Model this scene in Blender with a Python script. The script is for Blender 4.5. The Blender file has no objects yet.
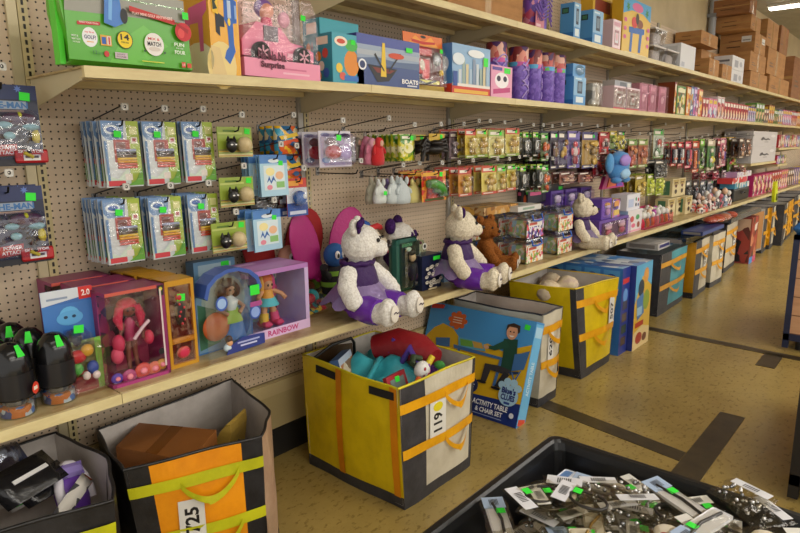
import bpy, math, random
from mathutils import Matrix, Vector, noise
PI = math.pi
RND = random.Random(11)
SC = bpy.context.scene
COL = SC.collection

# ---------------------------------------------------------------- camera model (photo 800 x 533)
FPX, YAW, PITCH, ROLL, CAMH = 614.7, math.radians(41.0), math.radians(11.09), math.radians(-.603), 1.55
FWD = Vector((math.cos(YAW)*math.cos(PITCH), math.sin(YAW)*math.cos(PITCH), -math.sin(PITCH)))
_r = Vector((math.sin(YAW), -math.cos(YAW), 0)); _u = _r.cross(FWD)
RGT = _r*math.cos(ROLL)+_u*math.sin(ROLL); UPV = _u*math.cos(ROLL)-_r*math.sin(ROLL)
def ray(u, v): return FWD+RGT*((u-400)/FPX)-UPV*((v-266.5)/FPX)
def AY(u, v, y): d = ray(u, v); q = d*(y/d.y); q.z += CAMH; return q
def AZ(u, v, z): d = ray(u, v); q = d*((z-CAMH)/d.z); q.z += CAMH; return q
def AX(u, v, x): d = ray(u, v); q = d*(x/d.x); q.z += CAMH; return q
def span(u0, v0, u1, v1, y):
    """front rectangle on the plane y: x centre, width, z bottom, z top"""
    vm = (v0+v1)/2; um = (u0+u1)/2
    a = AY(u0, vm, y).x; b = AY(u1, vm, y).x
    return (a+b)/2, b-a, AY(um, v1, y).z, AY(um, v0, y).z

# ---------------------------------------------------------------- materials
def lin(h):
    h = h.lstrip('#')
    c = [int(h[i:i+2], 16)/255 for i in (0, 2, 4)]
    return tuple(x/12.92 if x <= .04045 else ((x+.055)/1.055)**2.4 for x in c)+(1,)
MATS = {}
def newmat(key):
    m = bpy.data.materials.new(key); m.use_nodes = True
    n = m.node_tree.nodes; l = m.node_tree.links
    return m, n, l, n['Principled BSDF']
def mat(h, rough=.45, metal=0., bump=0., bscale=60, spec=.5, sheen=0.):
    if not isinstance(h, str): return h
    k = (h, rough, metal, bump, bscale, spec, sheen)
    if k in MATS: return MATS[k]
    m, n, l, b = newmat('paint '+h)
    b.inputs['Base Color'].default_value = lin(h); b.inputs['Roughness'].default_value = rough
    b.inputs['Metallic'].default_value = metal; b.inputs['Specular IOR Level'].default_value = spec
    if sheen: b.inputs['Sheen Weight'].default_value = sheen
    if bump:
        t = n.new('ShaderNodeTexCoord'); x = n.new('ShaderNodeTexNoise'); x.inputs['Scale'].default_value = bscale
        x.inputs['Detail'].default_value = 4
        u = n.new('ShaderNodeBump'); u.inputs['Strength'].default_value = bump; u.inputs['Distance'].default_value = .01
        l.new(t.outputs['Object'], x.inputs['Vector']); l.new(x.outputs['Fac'], u.inputs['Height']); l.new(u.outputs['Normal'], b.inputs['Normal'])
    MATS[k] = m; return m
def pmat(cols, scale=40, stretch=(1, 1, 1), rough=.3, seed=0, spec=.5):
    """busy printed toy artwork: cells of colour"""
    k = ('print', tuple(cols), scale, stretch, rough, seed)
    if k in MATS: return MATS[k]
    m, n, l, b = newmat('printed artwork')
    t = n.new('ShaderNodeTexCoord'); mp = n.new('ShaderNodeMapping'); mp.inputs['Scale'].default_value = stretch
    mp.inputs['Location'].default_value = (seed*3.1, seed*1.7, seed*.9)
    nz = n.new('ShaderNodeTexNoise'); nz.inputs['Scale'].default_value = scale*.7
    mx = n.new('ShaderNodeMix'); mx.data_type = 'RGBA'; mx.inputs['Factor'].default_value = .035
    v = n.new('ShaderNodeTexVoronoi'); v.inputs['Scale'].default_value = scale
    sp = n.new('ShaderNodeSeparateColor'); cr = n.new('ShaderNodeValToRGB'); cr.color_ramp.interpolation = 'CONSTANT'
    e = cr.color_ramp.elements
    while len(e) < len(cols): e.new(.5)
    for i, c in enumerate(cols): e[i].position = i/len(cols); e[i].color = lin(c)
    l.new(t.outputs['Object'], mp.inputs['Vector']); l.new(mp.outputs['Vector'], nz.inputs['Vector'])
    l.new(mp.outputs['Vector'], mx.inputs['A']); l.new(nz.outputs['Color'], mx.inputs['B']); l.new(mx.outputs['Result'], v.inputs['Vector'])
    l.new(v.outputs['Color'], sp.inputs['Color']); l.new(sp.outputs['Red'], cr.inputs['Fac']); l.new(cr.outputs['Color'], b.inputs['Base Color'])
    b.inputs['Roughness'].default_value = rough
    MATS[k] = m; return m
def clear(tint='ffffff', gloss=.16, wr=.25, scale=25):
    k = ('clear', tint, gloss, wr, scale)
    if k in MATS: return MATS[k]
    m, n, l, b = newmat('clear plastic'); n.remove(b)
    tr = n.new('ShaderNodeBsdfTransparent'); tr.inputs['Color'].default_value = lin(tint)
    gl = n.new('ShaderNodeBsdfGlossy'); gl.inputs['Roughness'].default_value = .12
    mx = n.new('ShaderNodeMixShader'); mx.inputs[0].default_value = gloss*.62
    t = n.new('ShaderNodeTexCoord'); x = n.new('ShaderNodeTexNoise'); x.inputs['Scale'].default_value = scale
    u = n.new('ShaderNodeBump'); u.inputs['Strength'].default_value = wr*.8; u.inputs['Distance'].default_value = .02
    l.new(t.outputs['Object'], x.inputs['Vector']); l.new(x.outputs['Fac'], u.inputs['Height']); l.new(u.outputs['Normal'], gl.inputs['Normal'])
    l.new(tr.outputs[0], mx.inputs[1]); l.new(gl.outputs[0], mx.inputs[2]); l.new(mx.outputs[0], n['Material Output'].inputs[0])
    MATS[k] = m; return m
def ramp_mat(key, stops, scale, rough, detail=6, stretch=(1, 1, 1), bump=0., spec=.5, dist=.01, rr=None):
    """noise driven colour: worn paint, cardboard, concrete"""
    if key in MATS: return MATS[key]
    m, n, l, b = newmat(key)
    t = n.new('ShaderNodeTexCoord'); mp = n.new('ShaderNodeMapping'); mp.inputs['Scale'].default_value = stretch
    x = n.new('ShaderNodeTexNoise'); x.inputs['Scale'].default_value = scale; x.inputs['Detail'].default_value = detail; x.inputs['Roughness'].default_value = .62
    cr = n.new('ShaderNodeValToRGB'); e = cr.color_ramp.elements
    while len(e) < len(stops): e.new(.5)
    for i, (p, c) in enumerate(stops): e[i].position = p; e[i].color = lin(c)
    l.new(t.outputs['Object'], mp.inputs['Vector']); l.new(mp.outputs['Vector'], x.inputs['Vector']); l.new(x.outputs['Fac'], cr.inputs['Fac']); l.new(cr.outputs['Color'], b.inputs['Base Color'])
    b.inputs['Roughness'].default_value = rough; b.inputs['Specular IOR Level'].default_value = spec
    if bump:
        u = n.new('ShaderNodeBump'); u.inputs['Strength'].default_value = bump; u.inputs['Distance'].default_value = dist
        l.new(x.outputs['Fac'], u.inputs['Height']); l.new(u.outputs['Normal'], b.inputs['Normal'])
    MATS[key] = m; return m
def pegboard_mat():
    m, n, l, b = newmat('pegboard')
    t = n.new('ShaderNodeTexCoord'); s = n.new('ShaderNodeSeparateXYZ'); l.new(t.outputs['Object'], s.inputs[0])
    def M(op, a, c=None):
        q = n.new('ShaderNodeMath'); q.operation = op
        for i, w in enumerate((a, c)):
            if w is None: continue
            if hasattr(w, 'links'): l.new(w, q.inputs[i])
            else: q.inputs[i].default_value = w
        return q.outputs[0]
    def cell(o):
        f = M('FRACT', M('MULTIPLY', o, 1/.0254)); return M('ABSOLUTE', M('SUBTRACT', f, .5))
    r = M('SQRT', M('ADD', M('POWER', cell(s.outputs['X']), 2.), M('POWER', cell(s.outputs['Z']), 2.)))
    hole = M('LESS_THAN', r, .135)
    x = n.new('ShaderNodeTexNoise'); x.inputs['Scale'].default_value = 3; x.inputs['Detail'].default_value = 5; l.new(t.outputs['Object'], x.inputs['Vector'])
    cr = n.new('ShaderNodeValToRGB'); cr.color_ramp.elements[0].color = lin('c6b196'); cr.color_ramp.elements[1].color = lin('d4c0a6'); l.new(x.outputs['Fac'], cr.inputs['Fac'])
    mx = n.new('ShaderNodeMix'); mx.data_type = 'RGBA'; l.new(hole, mx.inputs['Factor']); l.new(cr.outputs['Color'], mx.inputs['A']); mx.inputs['B'].default_value = lin('241a10')
    l.new(mx.outputs['Result'], b.inputs['Base Color']); b.inputs['Roughness'].default_value = .55
    return m

# ---------------------------------------------------------------- mesh builder
TEXT = {}
def text_mesh(s, bold=.018):
    if (s, bold) in TEXT: return TEXT[(s, bold)]
    cu = bpy.data.curves.new('t', 'FONT'); cu.body = s; cu.offset = bold; cu.resolution_u = 2
    o = bpy.data.objects.new('t', cu); COL.objects.link(o)
    dg = bpy.context.evaluated_depsgraph_get(); me = bpy.data.meshes.new_from_object(o.evaluated_get(dg))
    vs = [tuple(v.co[:2]) for v in me.vertices]; fs = [tuple(p.vertices) for p in me.polygons]
    bpy.data.objects.remove(o); bpy.data.curves.remove(cu); bpy.data.meshes.remove(me)
    x0 = min(v[0] for v in vs); x1 = max(v[0] for v in vs); y0 = min(v[1] for v in vs); y1 = max(v[1] for v in vs)
    r = ([((x-x0)/(x1-x0), (y-y0)/(y1-y0)) for x, y in vs], fs)
    TEXT[(s, bold)] = r; return r
class MB:
    def __init__(s): s.v = []; s.f = []; s.m = []; s.sm = []; s.mats = []; s.T = Matrix.Identity(4)
    def mi(s, m):
        m = mat(m)
        if m not in s.mats: s.mats.append(m)
        return s.mats.index(m)
    def add(s, vs, fs, m, smooth=False):
        b = len(s.v); i = s.mi(m)
        s.v += [tuple(s.T @ Vector(v)) for v in vs]
        for f in fs: s.f.append(tuple(b+k for k in f)); s.m.append(i); s.sm.append(smooth)
        return s
    def box(s, x0, x1, y0, y1, z0, z1, m):
        return s.hexa([(x0, y0, z0), (x1, y0, z0), (x1, y1, z0), (x0, y1, z0), (x0, y0, z1), (x1, y0, z1), (x1, y1, z1), (x0, y1, z1)], m)
    def hexa(s, p, m):
        return s.add(p, [(3, 2, 1, 0), (4, 5, 6, 7), (0, 1, 5, 4), (1, 2, 6, 5), (2, 3, 7, 6), (3, 0, 4, 7)], m)
    def bbox(s, x0, x1, y0, y1, z0, z1, m, b=.006):
        """box with rounded vertical and top/bottom edges"""
        def ring(i, z):
            X0, X1, Y0, Y1 = x0+i, x1-i, y0+i, y1-i; r = []
            for cx, cy, a in ((X1-b, Y1-b, 0), (X0+b, Y1-b, 90), (X0+b, Y0+b, 180), (X1-b, Y0+b, 270)):
                for t in (0, 45, 90):
                    q = math.radians(a+t); r.append((cx+b*math.cos(q), cy+b*math.sin(q), z))
            return r
        return s.loft([ring(b*.7, z0), ring(0, z0+b), ring(0, z1-b), ring(b*.7, z1)], m, True, True)
    def loft(s, rings, m, closed=True, caps=False, smooth=False):
        n = len(rings[0]); vs = [p for r in rings for p in r]; fs = []
        for i in range(len(rings)-1):
            for j in range(n if closed else n-1):
                k = (j+1) % n; fs.append((i*n+j, i*n+k, (i+1)*n+k, (i+1)*n+j))
        s.add(vs, fs, m, smooth)
        if caps:
            s.add(rings[0], [tuple(range(n-1, -1, -1))], m); s.add(rings[-1], [tuple(range(n))], m)
        return s
    def lathe(s, prof, m, n=20, c=(0, 0, 0), caps=True, smooth=True, sx=1, sy=1):
        R_ = [[(c[0]+sx*r*math.cos(2*PI*k/n), c[1]+sy*r*math.sin(2*PI*k/n), c[2]+z) for k in range(n)] for r, z in prof]
        return s.loft(R_, m, True, caps, smooth)
    def ell(s, c, r, m, n=14, k=9, rot=None):
        if isinstance(r, (int, float)): r = (r, r, r)
        R_ = []
        for i in range(k+1):
            a = -PI/2+PI*i/k; ca = max(math.cos(a), .01); ring = []
            for j in range(n):
                p = Vector((r[0]*ca*math.cos(2*PI*j/n), r[1]*ca*math.sin(2*PI*j/n), r[2]*math.sin(a)))
                if rot is not None: p = rot @ p
                ring.append((c[0]+p.x, c[1]+p.y, c[2]+p.z))
            R_.append(ring)
        return s.loft(R_, m, True, True, True)
    def tube(s, pts, r, m, n=6, caps=True, flat=None):
        pts = [Vector(p) for p in pts]; R_ = []; prev = None
        for i, p in enumerate(pts):
            t = (pts[min(i+1, len(pts)-1)]-pts[max(i-1, 0)]).normalized()
            if prev is None: a = t.orthogonal().normalized() if flat is None else (Vector(flat)-t*Vector(flat).dot(t)).normalized()
            else: a = (prev-t*prev.dot(t)).normalized()
            prev = a; b = t.cross(a); rr = r[i] if isinstance(r, (list, tuple)) and len(r) == len(pts) and not (flat is not None) else r
            ra, rb = (rr, rr) if not isinstance(rr, (list, tuple)) else rr
            R_.append([tuple(p+a*ra*math.cos(2*PI*k/n)+b*rb*math.sin(2*PI*k/n)) for k in range(n)])
        return s.loft(R_, m, True, caps, True)
    def prism(s, poly, y0, y1, m):
        """outline in x,z extruded along y"""
        n = len(poly); return s.loft([[(x, y1, z) for x, z in poly], [(x, y0, z) for x, z in poly]], m, True, True)
    def build(s, name, parent=None, label=None):
        me = bpy.data.meshes.new(name); me.from_pydata(s.v, [], s.f)
        for m in s.mats: me.materials.append(m)
        me.polygons.foreach_set('material_index', s.m); me.polygons.foreach_set('use_smooth', s.sm); me.update()
        o = bpy.data.objects.new(name, me); COL.objects.link(o)
        if parent: o.parent = parent
        if label: o['label'] = label
        return o
class Face:
    """a printed face: normalised coordinates 0..1, each print a hair above the last"""
    def __init__(s, mb, O, U, V, w, h):
        s.mb, s.O, s.U, s.V, s.w, s.h = mb, Vector(O), Vector(U), Vector(V), w, h; s.N = s.U.cross(s.V); s.e = .0003
    def p(s, a, b): return tuple(s.O+s.U*(a*s.w)+s.V*(b*s.h)+s.N*s.e)
    def pl(s, pts, m): s.e += .0003; s.mb.add([s.p(*q) for q in pts], [tuple(range(len(pts)))], m); return s
    def rect(s, a, b, c, d, m): return s.pl([(a, b), (c, b), (c, d), (a, d)], m)
    def el(s, x, y, rx, ry, m, n=18): return s.pl([(x+rx*math.cos(2*PI*k/n), y+ry*math.sin(2*PI*k/n)) for k in range(n)], m)
    def star(s, x, y, r, m, n=5, q=.45):
        a = s.h/s.w
        return s.pl([(x+r*(1 if k % 2 == 0 else q)*a*math.sin(PI*k/n), y+r*(1 if k % 2 == 0 else q)*math.cos(PI*k/n)) for k in range(2*n)], m)
    def tx(s, t, a, b, c, d, m, bold=.018, rot=0):
        s.e += .0003; vs, fs = text_mesh(t, bold)
        if rot == 0: P = [s.p(a+x*(c-a), b+y*(d-b)) for x, y in vs]
        elif rot == 90: P = [s.p(c-y*(c-a), b+x*(d-b)) for x, y in vs]      # reads upward
        else: P = [s.p(a+y*(c-a), d-x*(d-b)) for x, y in vs]                # reads downward
        s.mb.add(P, fs, m); return s
def front(mb, w, d, h): return Face(mb, (-w/2, 0, 0), (1, 0, 0), (0, 0, 1), w, h)
def left(mb, w, d, h): return Face(mb, (-w/2, d, 0), (0, -1, 0), (0, 0, 1), d, h)
def top(mb, w, d, h): return Face(mb, (-w/2, 0, h), (1, 0, 0), (0, 1, 0), w, d)

# ---------------------------------------------------------------- things
def tag(o, label, cat, group=None, kind=None):
    o['label'] = label; o['category'] = cat
    if group: o['group'] = group
    if kind: o['kind'] = kind
    return o
def thing(name, label, cat, loc=(0, 0, 0), rz=0., group=None, rx=0., ry=0.):
    o = bpy.data.objects.new(name, None); COL.objects.link(o); o.location = loc; o.rotation_euler = (rx, ry, rz)
    o.empty_display_size = .05
    return tag(o, label, cat, group)
KIDS = {}
def kids(o): return [c for c in KIDS_ALL() if c.parent == o]
def KIDS_ALL(): return bpy.data.objects
def copy_tree(o, parent=None, ch=None):
    c = o.copy(); COL.objects.link(c)
    if parent: c.parent = parent
    for k in list(o.children): copy_tree(k, c)
    return c
PROTO = {}
def place(key, builder, loc, label, rz=0., group=None, rx=0., ry=0., scale=None):
    """builder() makes the first one; later ones copy it and its parts"""
    if key in PROTO: o = copy_tree(PROTO[key])
    else: o = builder(); PROTO[key] = o
    o.location = loc; o.rotation_euler = (rx, ry, rz); o.scale = scale or (1, 1, 1)
    o['label'] = label
    if group: o['group'] = group
    elif 'group' in o: del o['group']
    return o
from mathutils.bvhtree import BVHTree
def world_bvh(o, dz=0.):
    vs = []; ps = []
    def walk(q, M):
        M = M @ q.matrix_basis
        if q.type == 'MESH':
            b = len(vs); vs.extend(M @ v.co for v in q.data.vertices); ps.extend(tuple(b+i for i in p.vertices) for p in q.data.polygons)
        for c in q.children: walk(c, M)
    walk(o, Matrix.Identity(4))
    return vs, ps
PILE = []
def settle(o, step=.006, most=.22):
    """lift a thing dropped on a pile until it no longer cuts into what lies there"""
    vs, ps = world_bvh(o); cx = sum(v.x for v in vs)/len(vs); cy = sum(v.y for v in vs)/len(vs); rad = max(math.hypot(v.x-cx, v.y-cy) for v in vs); dz = 0
    near = [t for x, y, r, t in PILE if math.hypot(x-cx, y-cy) < r+rad]
    while dz < most:
        t = BVHTree.FromPolygons([v+Vector((0, 0, dz)) for v in vs], ps)
        if not any(t.overlap(n) for n in near): break
        dz += step
    o.location.z += dz; PILE.append((cx, cy, rad, t)); return dz
def pile_base(o): vs, ps = world_bvh(o); PILE.append((o.location.x, o.location.y, 9., BVHTree.FromPolygons(vs, ps)))
GREEN = '35e83a'
def sticker(parent, x, z, y=-.002, s=.024, m=GREEN, rot=0.1, name='price_sticker'):
    b = MB(); b.T = Matrix.Translation((x, y, z)) @ Matrix.Rotation(rot, 4, 'Y'); b.box(-s/2, s/2, -.0008, 0, -s*.42, s*.42, mat(m, .6)); return b.build(name, parent)
def structure(o): o['kind'] = 'structure'; return o
def carton_mesh(w, d, h, base, f=None, l=None, t=None, b=None):
    b = b or MB(); b.box(-w/2, w/2, 0, d, 0, h, base)
    if f: f(front(b, w, d, h))
    if l: l(left(b, w, d, h))
    if t: t(top(b, w, d, h))
    return b
def carton(name, label, cat, loc, w, d, h, base, f=None, l=None, t=None, rz=0., group=None, rx=0., part='carton', st=None):
    r = thing(name, label, cat, loc, rz, group, rx)
    carton_mesh(w, d, h, base, f, l, t).build(part, r)
    if st: sticker(r, st[0]*w, st[1]*h)
    return r
# ================================================================ the room and the shelving
WALL, YM, YU = 2.3955, 1.90, 1.93          # pegboard face, main shelf front, upper shelf front
ZM, ZU, ZT = .782, 1.815, 2.243            # shelf surfaces
SEC = 1.2192
SAG = .024                                  # the first middle shelf hangs a little low at its left end
def zu(x): return ZU-SAG*max(0., 1-(x-.8106)/SEC) if x < .8106+SEC else ZU
def XU(i): return .8106+SEC*i
XEND = XU(16)
CREAM = ramp_mat('cream shelf enamel', [(.3, 'c9b684'), (.55, 'd9c995'), (.75, 'e2d4a4')], 5, .38, stretch=(1, 4, 4))
DECK = ramp_mat('worn shelf deck', [(.30, '6a4016'), (.38, '9a7c48'), (.5, 'b6a070'), (.75, 'c9b888')], 6, .4, stretch=(1, 1.6, 1))
def floor_mat():
    m, n, l, b = newmat('polished old concrete')
    t = n.new('ShaderNodeTexCoord')
    def nz(s, d, st=(1, 1, 1)):
        mp = n.new('ShaderNodeMapping'); mp.inputs['Scale'].default_value = st; x = n.new('ShaderNodeTexNoise'); x.inputs['Scale'].default_value = s; x.inputs['Detail'].default_value = d; x.inputs['Roughness'].default_value = .65
        l.new(t.outputs['Object'], mp.inputs['Vector']); l.new(mp.outputs['Vector'], x.inputs['Vector']); return x.outputs['Fac']
    a = nz(2.2, 8); c = n.new('ShaderNodeValToRGB'); e = c.color_ramp.elements
    e[0].position = .3; e[0].color = lin('957f47'); e[1].position = .72; e[1].color = lin('b09857'); l.new(a, c.inputs['Fac'])
    f = nz(24, 9, (1, 1.6, 1)); c2 = n.new('ShaderNodeValToRGB'); e = c2.color_ramp.elements
    e[0].position = .36; e[0].color = lin('6a5426'); e[1].position = .46; e[1].color = (1, 1, 1, 1); l.new(f, c2.inputs['Fac'])
    mx = n.new('ShaderNodeMix'); mx.data_type = 'RGBA'; mx.blend_type = 'MULTIPLY'; mx.inputs['Factor'].default_value = .45
    l.new(c.outputs['Color'], mx.inputs['A']); l.new(c2.outputs['Color'], mx.inputs['B']); l.new(mx.outputs['Result'], b.inputs['Base Color'])
    b.inputs['Roughness'].default_value = .27; b.inputs['Specular IOR Level'].default_value = .45
    u = n.new('ShaderNodeBump'); u.inputs['Strength'].default_value = .08; u.inputs['Distance'].default_value = .004; l.new(f, u.inputs['Height']); l.new(u.outputs['Normal'], b.inputs['Normal'])
    return m
b = MB(); b.box(-3, 26, -7, 3.2, -.1, 0, floor_mat()); structure(b.build('floor'))
b = MB(); b.box(-3, 26, 2.44, 3.2, 0, 3.6, ramp_mat('beige wall paint', [(.3, 'b8a786'), (.7, 'cdbd9b')], 2, .7)); structure(b.build('wall_back'))
b = MB(); b.box(26, 26.2, -7, 3.2, 0, 3.6, mat('b9a98a', .7)); structure(b.build('wall_right'))
b = MB(); b.box(-3, 26, -7, 3.2, 3.58, 3.7, ramp_mat('ceiling tile', [(.3, 'a7a69e'), (.7, 'bdbcb4')], 6, .8)); structure(b.build('ceiling'))
b = MB(); b.box(-3, XEND, WALL, WALL+.006, 0.41, 2.78, pegboard_mat()); b.box(-3, XEND, WALL+.006, WALL+.03, .1, 2.78, mat('8d7b5c', .6)); structure(b.build('wall_pegboard'))
b = MB(); b.box(-3, XEND, WALL-.008, WALL, .152, .405, mat('b5a476', .5)); b.box(-3, XEND, WALL-.02, WALL-.008, .335, .40, mat('c2b183', .45)); structure(b.build('trim_1'))
b = MB(); b.box(-3, XEND, WALL-.012, WALL+.02, 0, .148, mat('1b1916', .6)); structure(b.build('baseboard_back'))
# dark metal covers and old repair strips let into the floor
DARKFL = ramp_mat('dark worn floor strip', [(.3, '30281a'), (.6, '453a26'), (.8, '5a4c30')], 9, .4, stretch=(1, 1, 1))
def flat_strip(name, label, quad):
    b = MB(); b.hexa([(x, y, 0) for x, y in quad]+[(x, y, .003) for x, y in quad], DARKFL); return structure(b.build(name))
flat_strip('trim_2', '', [(3.02, .803), (3.13, .803), (3.36, 2.1), (3.24, 2.1)])
flat_strip('trim_3', '', [(2.55, .67), (3.77, .67), (3.77, .80), (2.55, .80)])
flat_strip('trim_4', '', [(5.04, .3), (5.13, .3), (5.27, 2.0), (5.17, 2.0)])
flat_strip('trim_5', '', [(4.77, .70), (5.11, .70), (5.11, .82), (4.77, .82)])

def deck_shelf(label, x0, x1, yf, zs, ribs=True):
    """one lift-out shelf: deck, front lip, brackets under both ends"""
    r = thing('metal_shelf', label, 'shelf', (x0, WALL, zs)); w = x1-x0; d = WALL-yf
    b = MB(); b.box(.002, w-.002, -d+.002, -.004, -.006, 0, DECK)
    if ribs: b.box(.03, w-.03, -d*.55, -d*.55+.06, -.02, -.006, CREAM); b.box(.03, w-.03, -.06, -.01, -.03, -.006, CREAM)
    b.build('deck', r)
    b = MB(); b.prism([(.001, -.034), (w-.001, -.034), (w-.001, -.002), (w-.004, -.0006), (.004, -.0006), (.001, -.002)], -d-.012, -d+.004, CREAM)
    b.box(.002, w-.002, -d+.004, -d+.03, -.034, -.03, CREAM); b.build('front_lip', r)
    for xx in (.012, w-.016):
        b = MB(); b.hexa([(xx, -d+.02, -.034), (xx+.004, -d+.02, -.034), (xx+.004, -.004, -.105), (xx, -.004, -.105), (xx, -d+.02, -.006), (xx+.004, -d+.02, -.006), (xx+.004, -.004, -.006), (xx, -.004, -.006)], mat('cbbf9c', .45)); b.build('bracket', r)
    return r
MAINL = ['below the black capsule toys at the left edge', 'holding the boxed dolls, fairy bugs and first white bear', 'holding the navy box, two purple dressed bears and first tubs', 'holding the fourth bear and large purple doll boxes', 'holding the pink tray and white bears game boxes', 'holding the small bright figures left of the black case']
UPL = ['holding the green golf set and pink car box', 'holding the red carded fire set and purple tubes', 'holding the pale blue boxes and clear cases', 'holding the pink see-through cases', 'holding the tall colourful books', 'holding the row of small red boxes']
TPL = ['', 'holding the long cardboard box and purple bundle', 'holding the blue game boxes and yellow picture box', 'holding the clear white tubs', 'holding the first brown cartons', 'holding the big carton stack']
FARL = ['seventh', 'eighth', 'ninth', 'tenth', 'eleventh', 'twelfth', 'thirteenth', 'fourteenth', 'fifteenth', 'sixteenth', 'seventeenth']
for i in range(-1, 14):
    n = i+1
    deck_shelf('cream lower shelf section '+(MAINL[n] if n < len(MAINL) else 'far down the aisle, %s from the left edge' % FARL[n-6]), XU(i), XU(i+1), YM, ZM)
    if i == 0:
        q = deck_shelf('cream middle shelf section '+UPL[0], XU(0), XU(1), YU, ZU-SAG); q.rotation_euler.y = -math.asin(SAG/SEC)
    elif i > 0: deck_shelf('cream middle shelf section '+(UPL[i] if i < len(UPL) else 'far down the aisle, %s from the green golf set' % FARL[i-6]), XU(i), XU(i+1), YU, ZU)
    if i >= 1: deck_shelf('cream top shelf section '+(TPL[i] if i < len(TPL) else 'far down the aisle, %s along from the long box' % FARL[i-6]), XU(i), XU(i+1), YU, ZT)
UPR = ['left of the pencil packs', 'between the chip packs and doll packs', 'between the spider packs and yellow cards', 'right of the black key packs', 'behind the blue hanging plush', 'right of the white and green bag']
for i in range(0, 12):
    x = XU(i); r = thing('shelf_upright', 'steel shelf upright with slots '+(UPR[i] if i < len(UPR) else 'far along the pegboard, %s from the left' % FARL[i-5]), 'shelf post', (x, WALL, 0))
    b = MB(); b.box(-.033, -.002, -.016, 0, .15, 2.78, mat('a9a49a' if i else 'c0b390', .35, .2)); b.build('seam_strip', r)
    b = MB(); b.box(0, .03, -.02, 0, .15, 2.78, mat('c3b383', .4))
    if i < 5:
        for k in range(90):
            z = .45+k*.0254
            b.add([(.011, -.0205, z), (.019, -.0205, z), (.019, -.0205, z+.016), (.011, -.0205, z+.016)], [(0, 1, 2, 3)], '1d1710')
    b.build('slotted_post', r)
# short extra shelf far along for the white cartons
deck_shelf('extra cream shelf under the two white cartons', XU(7)+.34, XU(8)+.82, 1.98, 1.26)
deck_shelf('extra cream shelf right of the white cartons', XU(8)+.825, XU(9)+.4, 1.95, 1.46)
deck_shelf('extra low shelf right of the white cartons', XU(8)+.825, XU(9)+.4, 1.95, 1.20)
deck_shelf('extra cream shelf at the far right edge', XU(9)+.405, XU(10)+.6, 1.95, 1.46)

# ---------------------------------------------------------------- lights, camera, world
def tube_light(x, y, label):
    r = thing('ceiling_light', label, 'ceiling light', (x, y, 3.54))
    b = MB(); b.box(-.62, .62, -.09, .09, 0, .04, mat('d8d8d2', .4)); b.build('fixture', r)
    m, n, l, q = newmat('lit tube'); q.inputs['Emission Color'].default_value = (1, .95, .84, 1); q.inputs['Emission Strength'].default_value = 9
    for yy in (-.045, .045):
        b = MB(); b.tube([(-.6, yy, -.02), (.6, yy, -.02)], .013, m, 8); b.build('fluorescent_tube', r)
    return r
for j, yy in enumerate((-.4, -3.0)):
    for i in range(8): tube_light(1.2+3*i, yy, 'fluorescent ceiling light with two tubes over the aisle' if 0 else 'two tube ceiling light, %s along the %s row' % (['first', 'second', 'third', 'fourth', 'fifth', 'sixth', 'seventh', 'eighth'][i], 'aisle' if j == 0 else 'next'))
r = tube_light(11.15, 1.62, 'two tube ceiling light running across the aisle at the upper right'); r.rotation_euler.z = PI/2
def area(x, y, z, sx, sy, e, col=(1, .95, .88), rot=(0, 0, 0)):
    d = bpy.data.lights.new('ceiling_lamp', 'AREA'); d.shape = 'RECTANGLE'; d.size = sx; d.size_y = sy; d.energy = e; d.color = col
    o = bpy.data.objects.new('ceiling_lamp', d); COL.objects.link(o); o.location = (x, y, z); o.rotation_euler = rot; return o
for i in range(5): area(.5+4*i, -.4, 3.44, 3.4, .5, 22)
for i in range(5): area(.5+4*i, -3.0, 3.44, 3.4, .8, 85)
for i in range(5): area(.5+4*i, -5.6, 3.44, 3.4, .8, 135)
w = bpy.data.worlds.new('store ambience'); SC.world = w; w.use_nodes = True
w.node_tree.nodes['Background'].inputs[0].default_value = (1, .96, .90, 1); w.node_tree.nodes['Background'].inputs[1].default_value = 1.1
cam = bpy.data.cameras.new('camera'); co = bpy.data.objects.new('camera', cam); COL.objects.link(co)
cam.sensor_width = 36; cam.lens = FPX*36/800; cam.clip_start = .05
co.matrix_world = Matrix(((RGT.x, UPV.x, -FWD.x, 0), (RGT.y, UPV.y, -FWD.y, 0), (RGT.z, UPV.z, -FWD.z, CAMH), (0, 0, 0, 1)))
SC.camera = co
SC.view_settings.view_transform = 'Standard'; SC.view_settings.look = 'None'; SC.view_settings.gamma = 1; SC.view_settings.exposure = 0
SC.cycles.use_denoising = True
# ================================================================ things on the middle (upper) and top shelves
CARD = ramp_mat('brown corrugated cardboard', [(.3, '96693c'), (.5, 'ad7d4a'), (.75, 'bb8a55')], 3.5, .75, stretch=(1, 1, 5))
CARD2 = ramp_mat('darker brown cardboard', [(.3, '7e5230'), (.6, '95653c'), (.8, 'a27045')], 4, .7, stretch=(1, 1, 5))
CLR = clear()
CLRW = clear('f4f2ee', .32, .5, 14)
def on(u0, v0, u1, v1, y, z):
    """front rectangle seen at u0..u1, top v0: centre x, width, height when standing on z"""
    x, w, _, zt = span(u0, v0, u1, v1, y)
    if z == ZU: z = zu(x+w/2)+.0006
    return (x, y, z), w, zt-z

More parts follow.
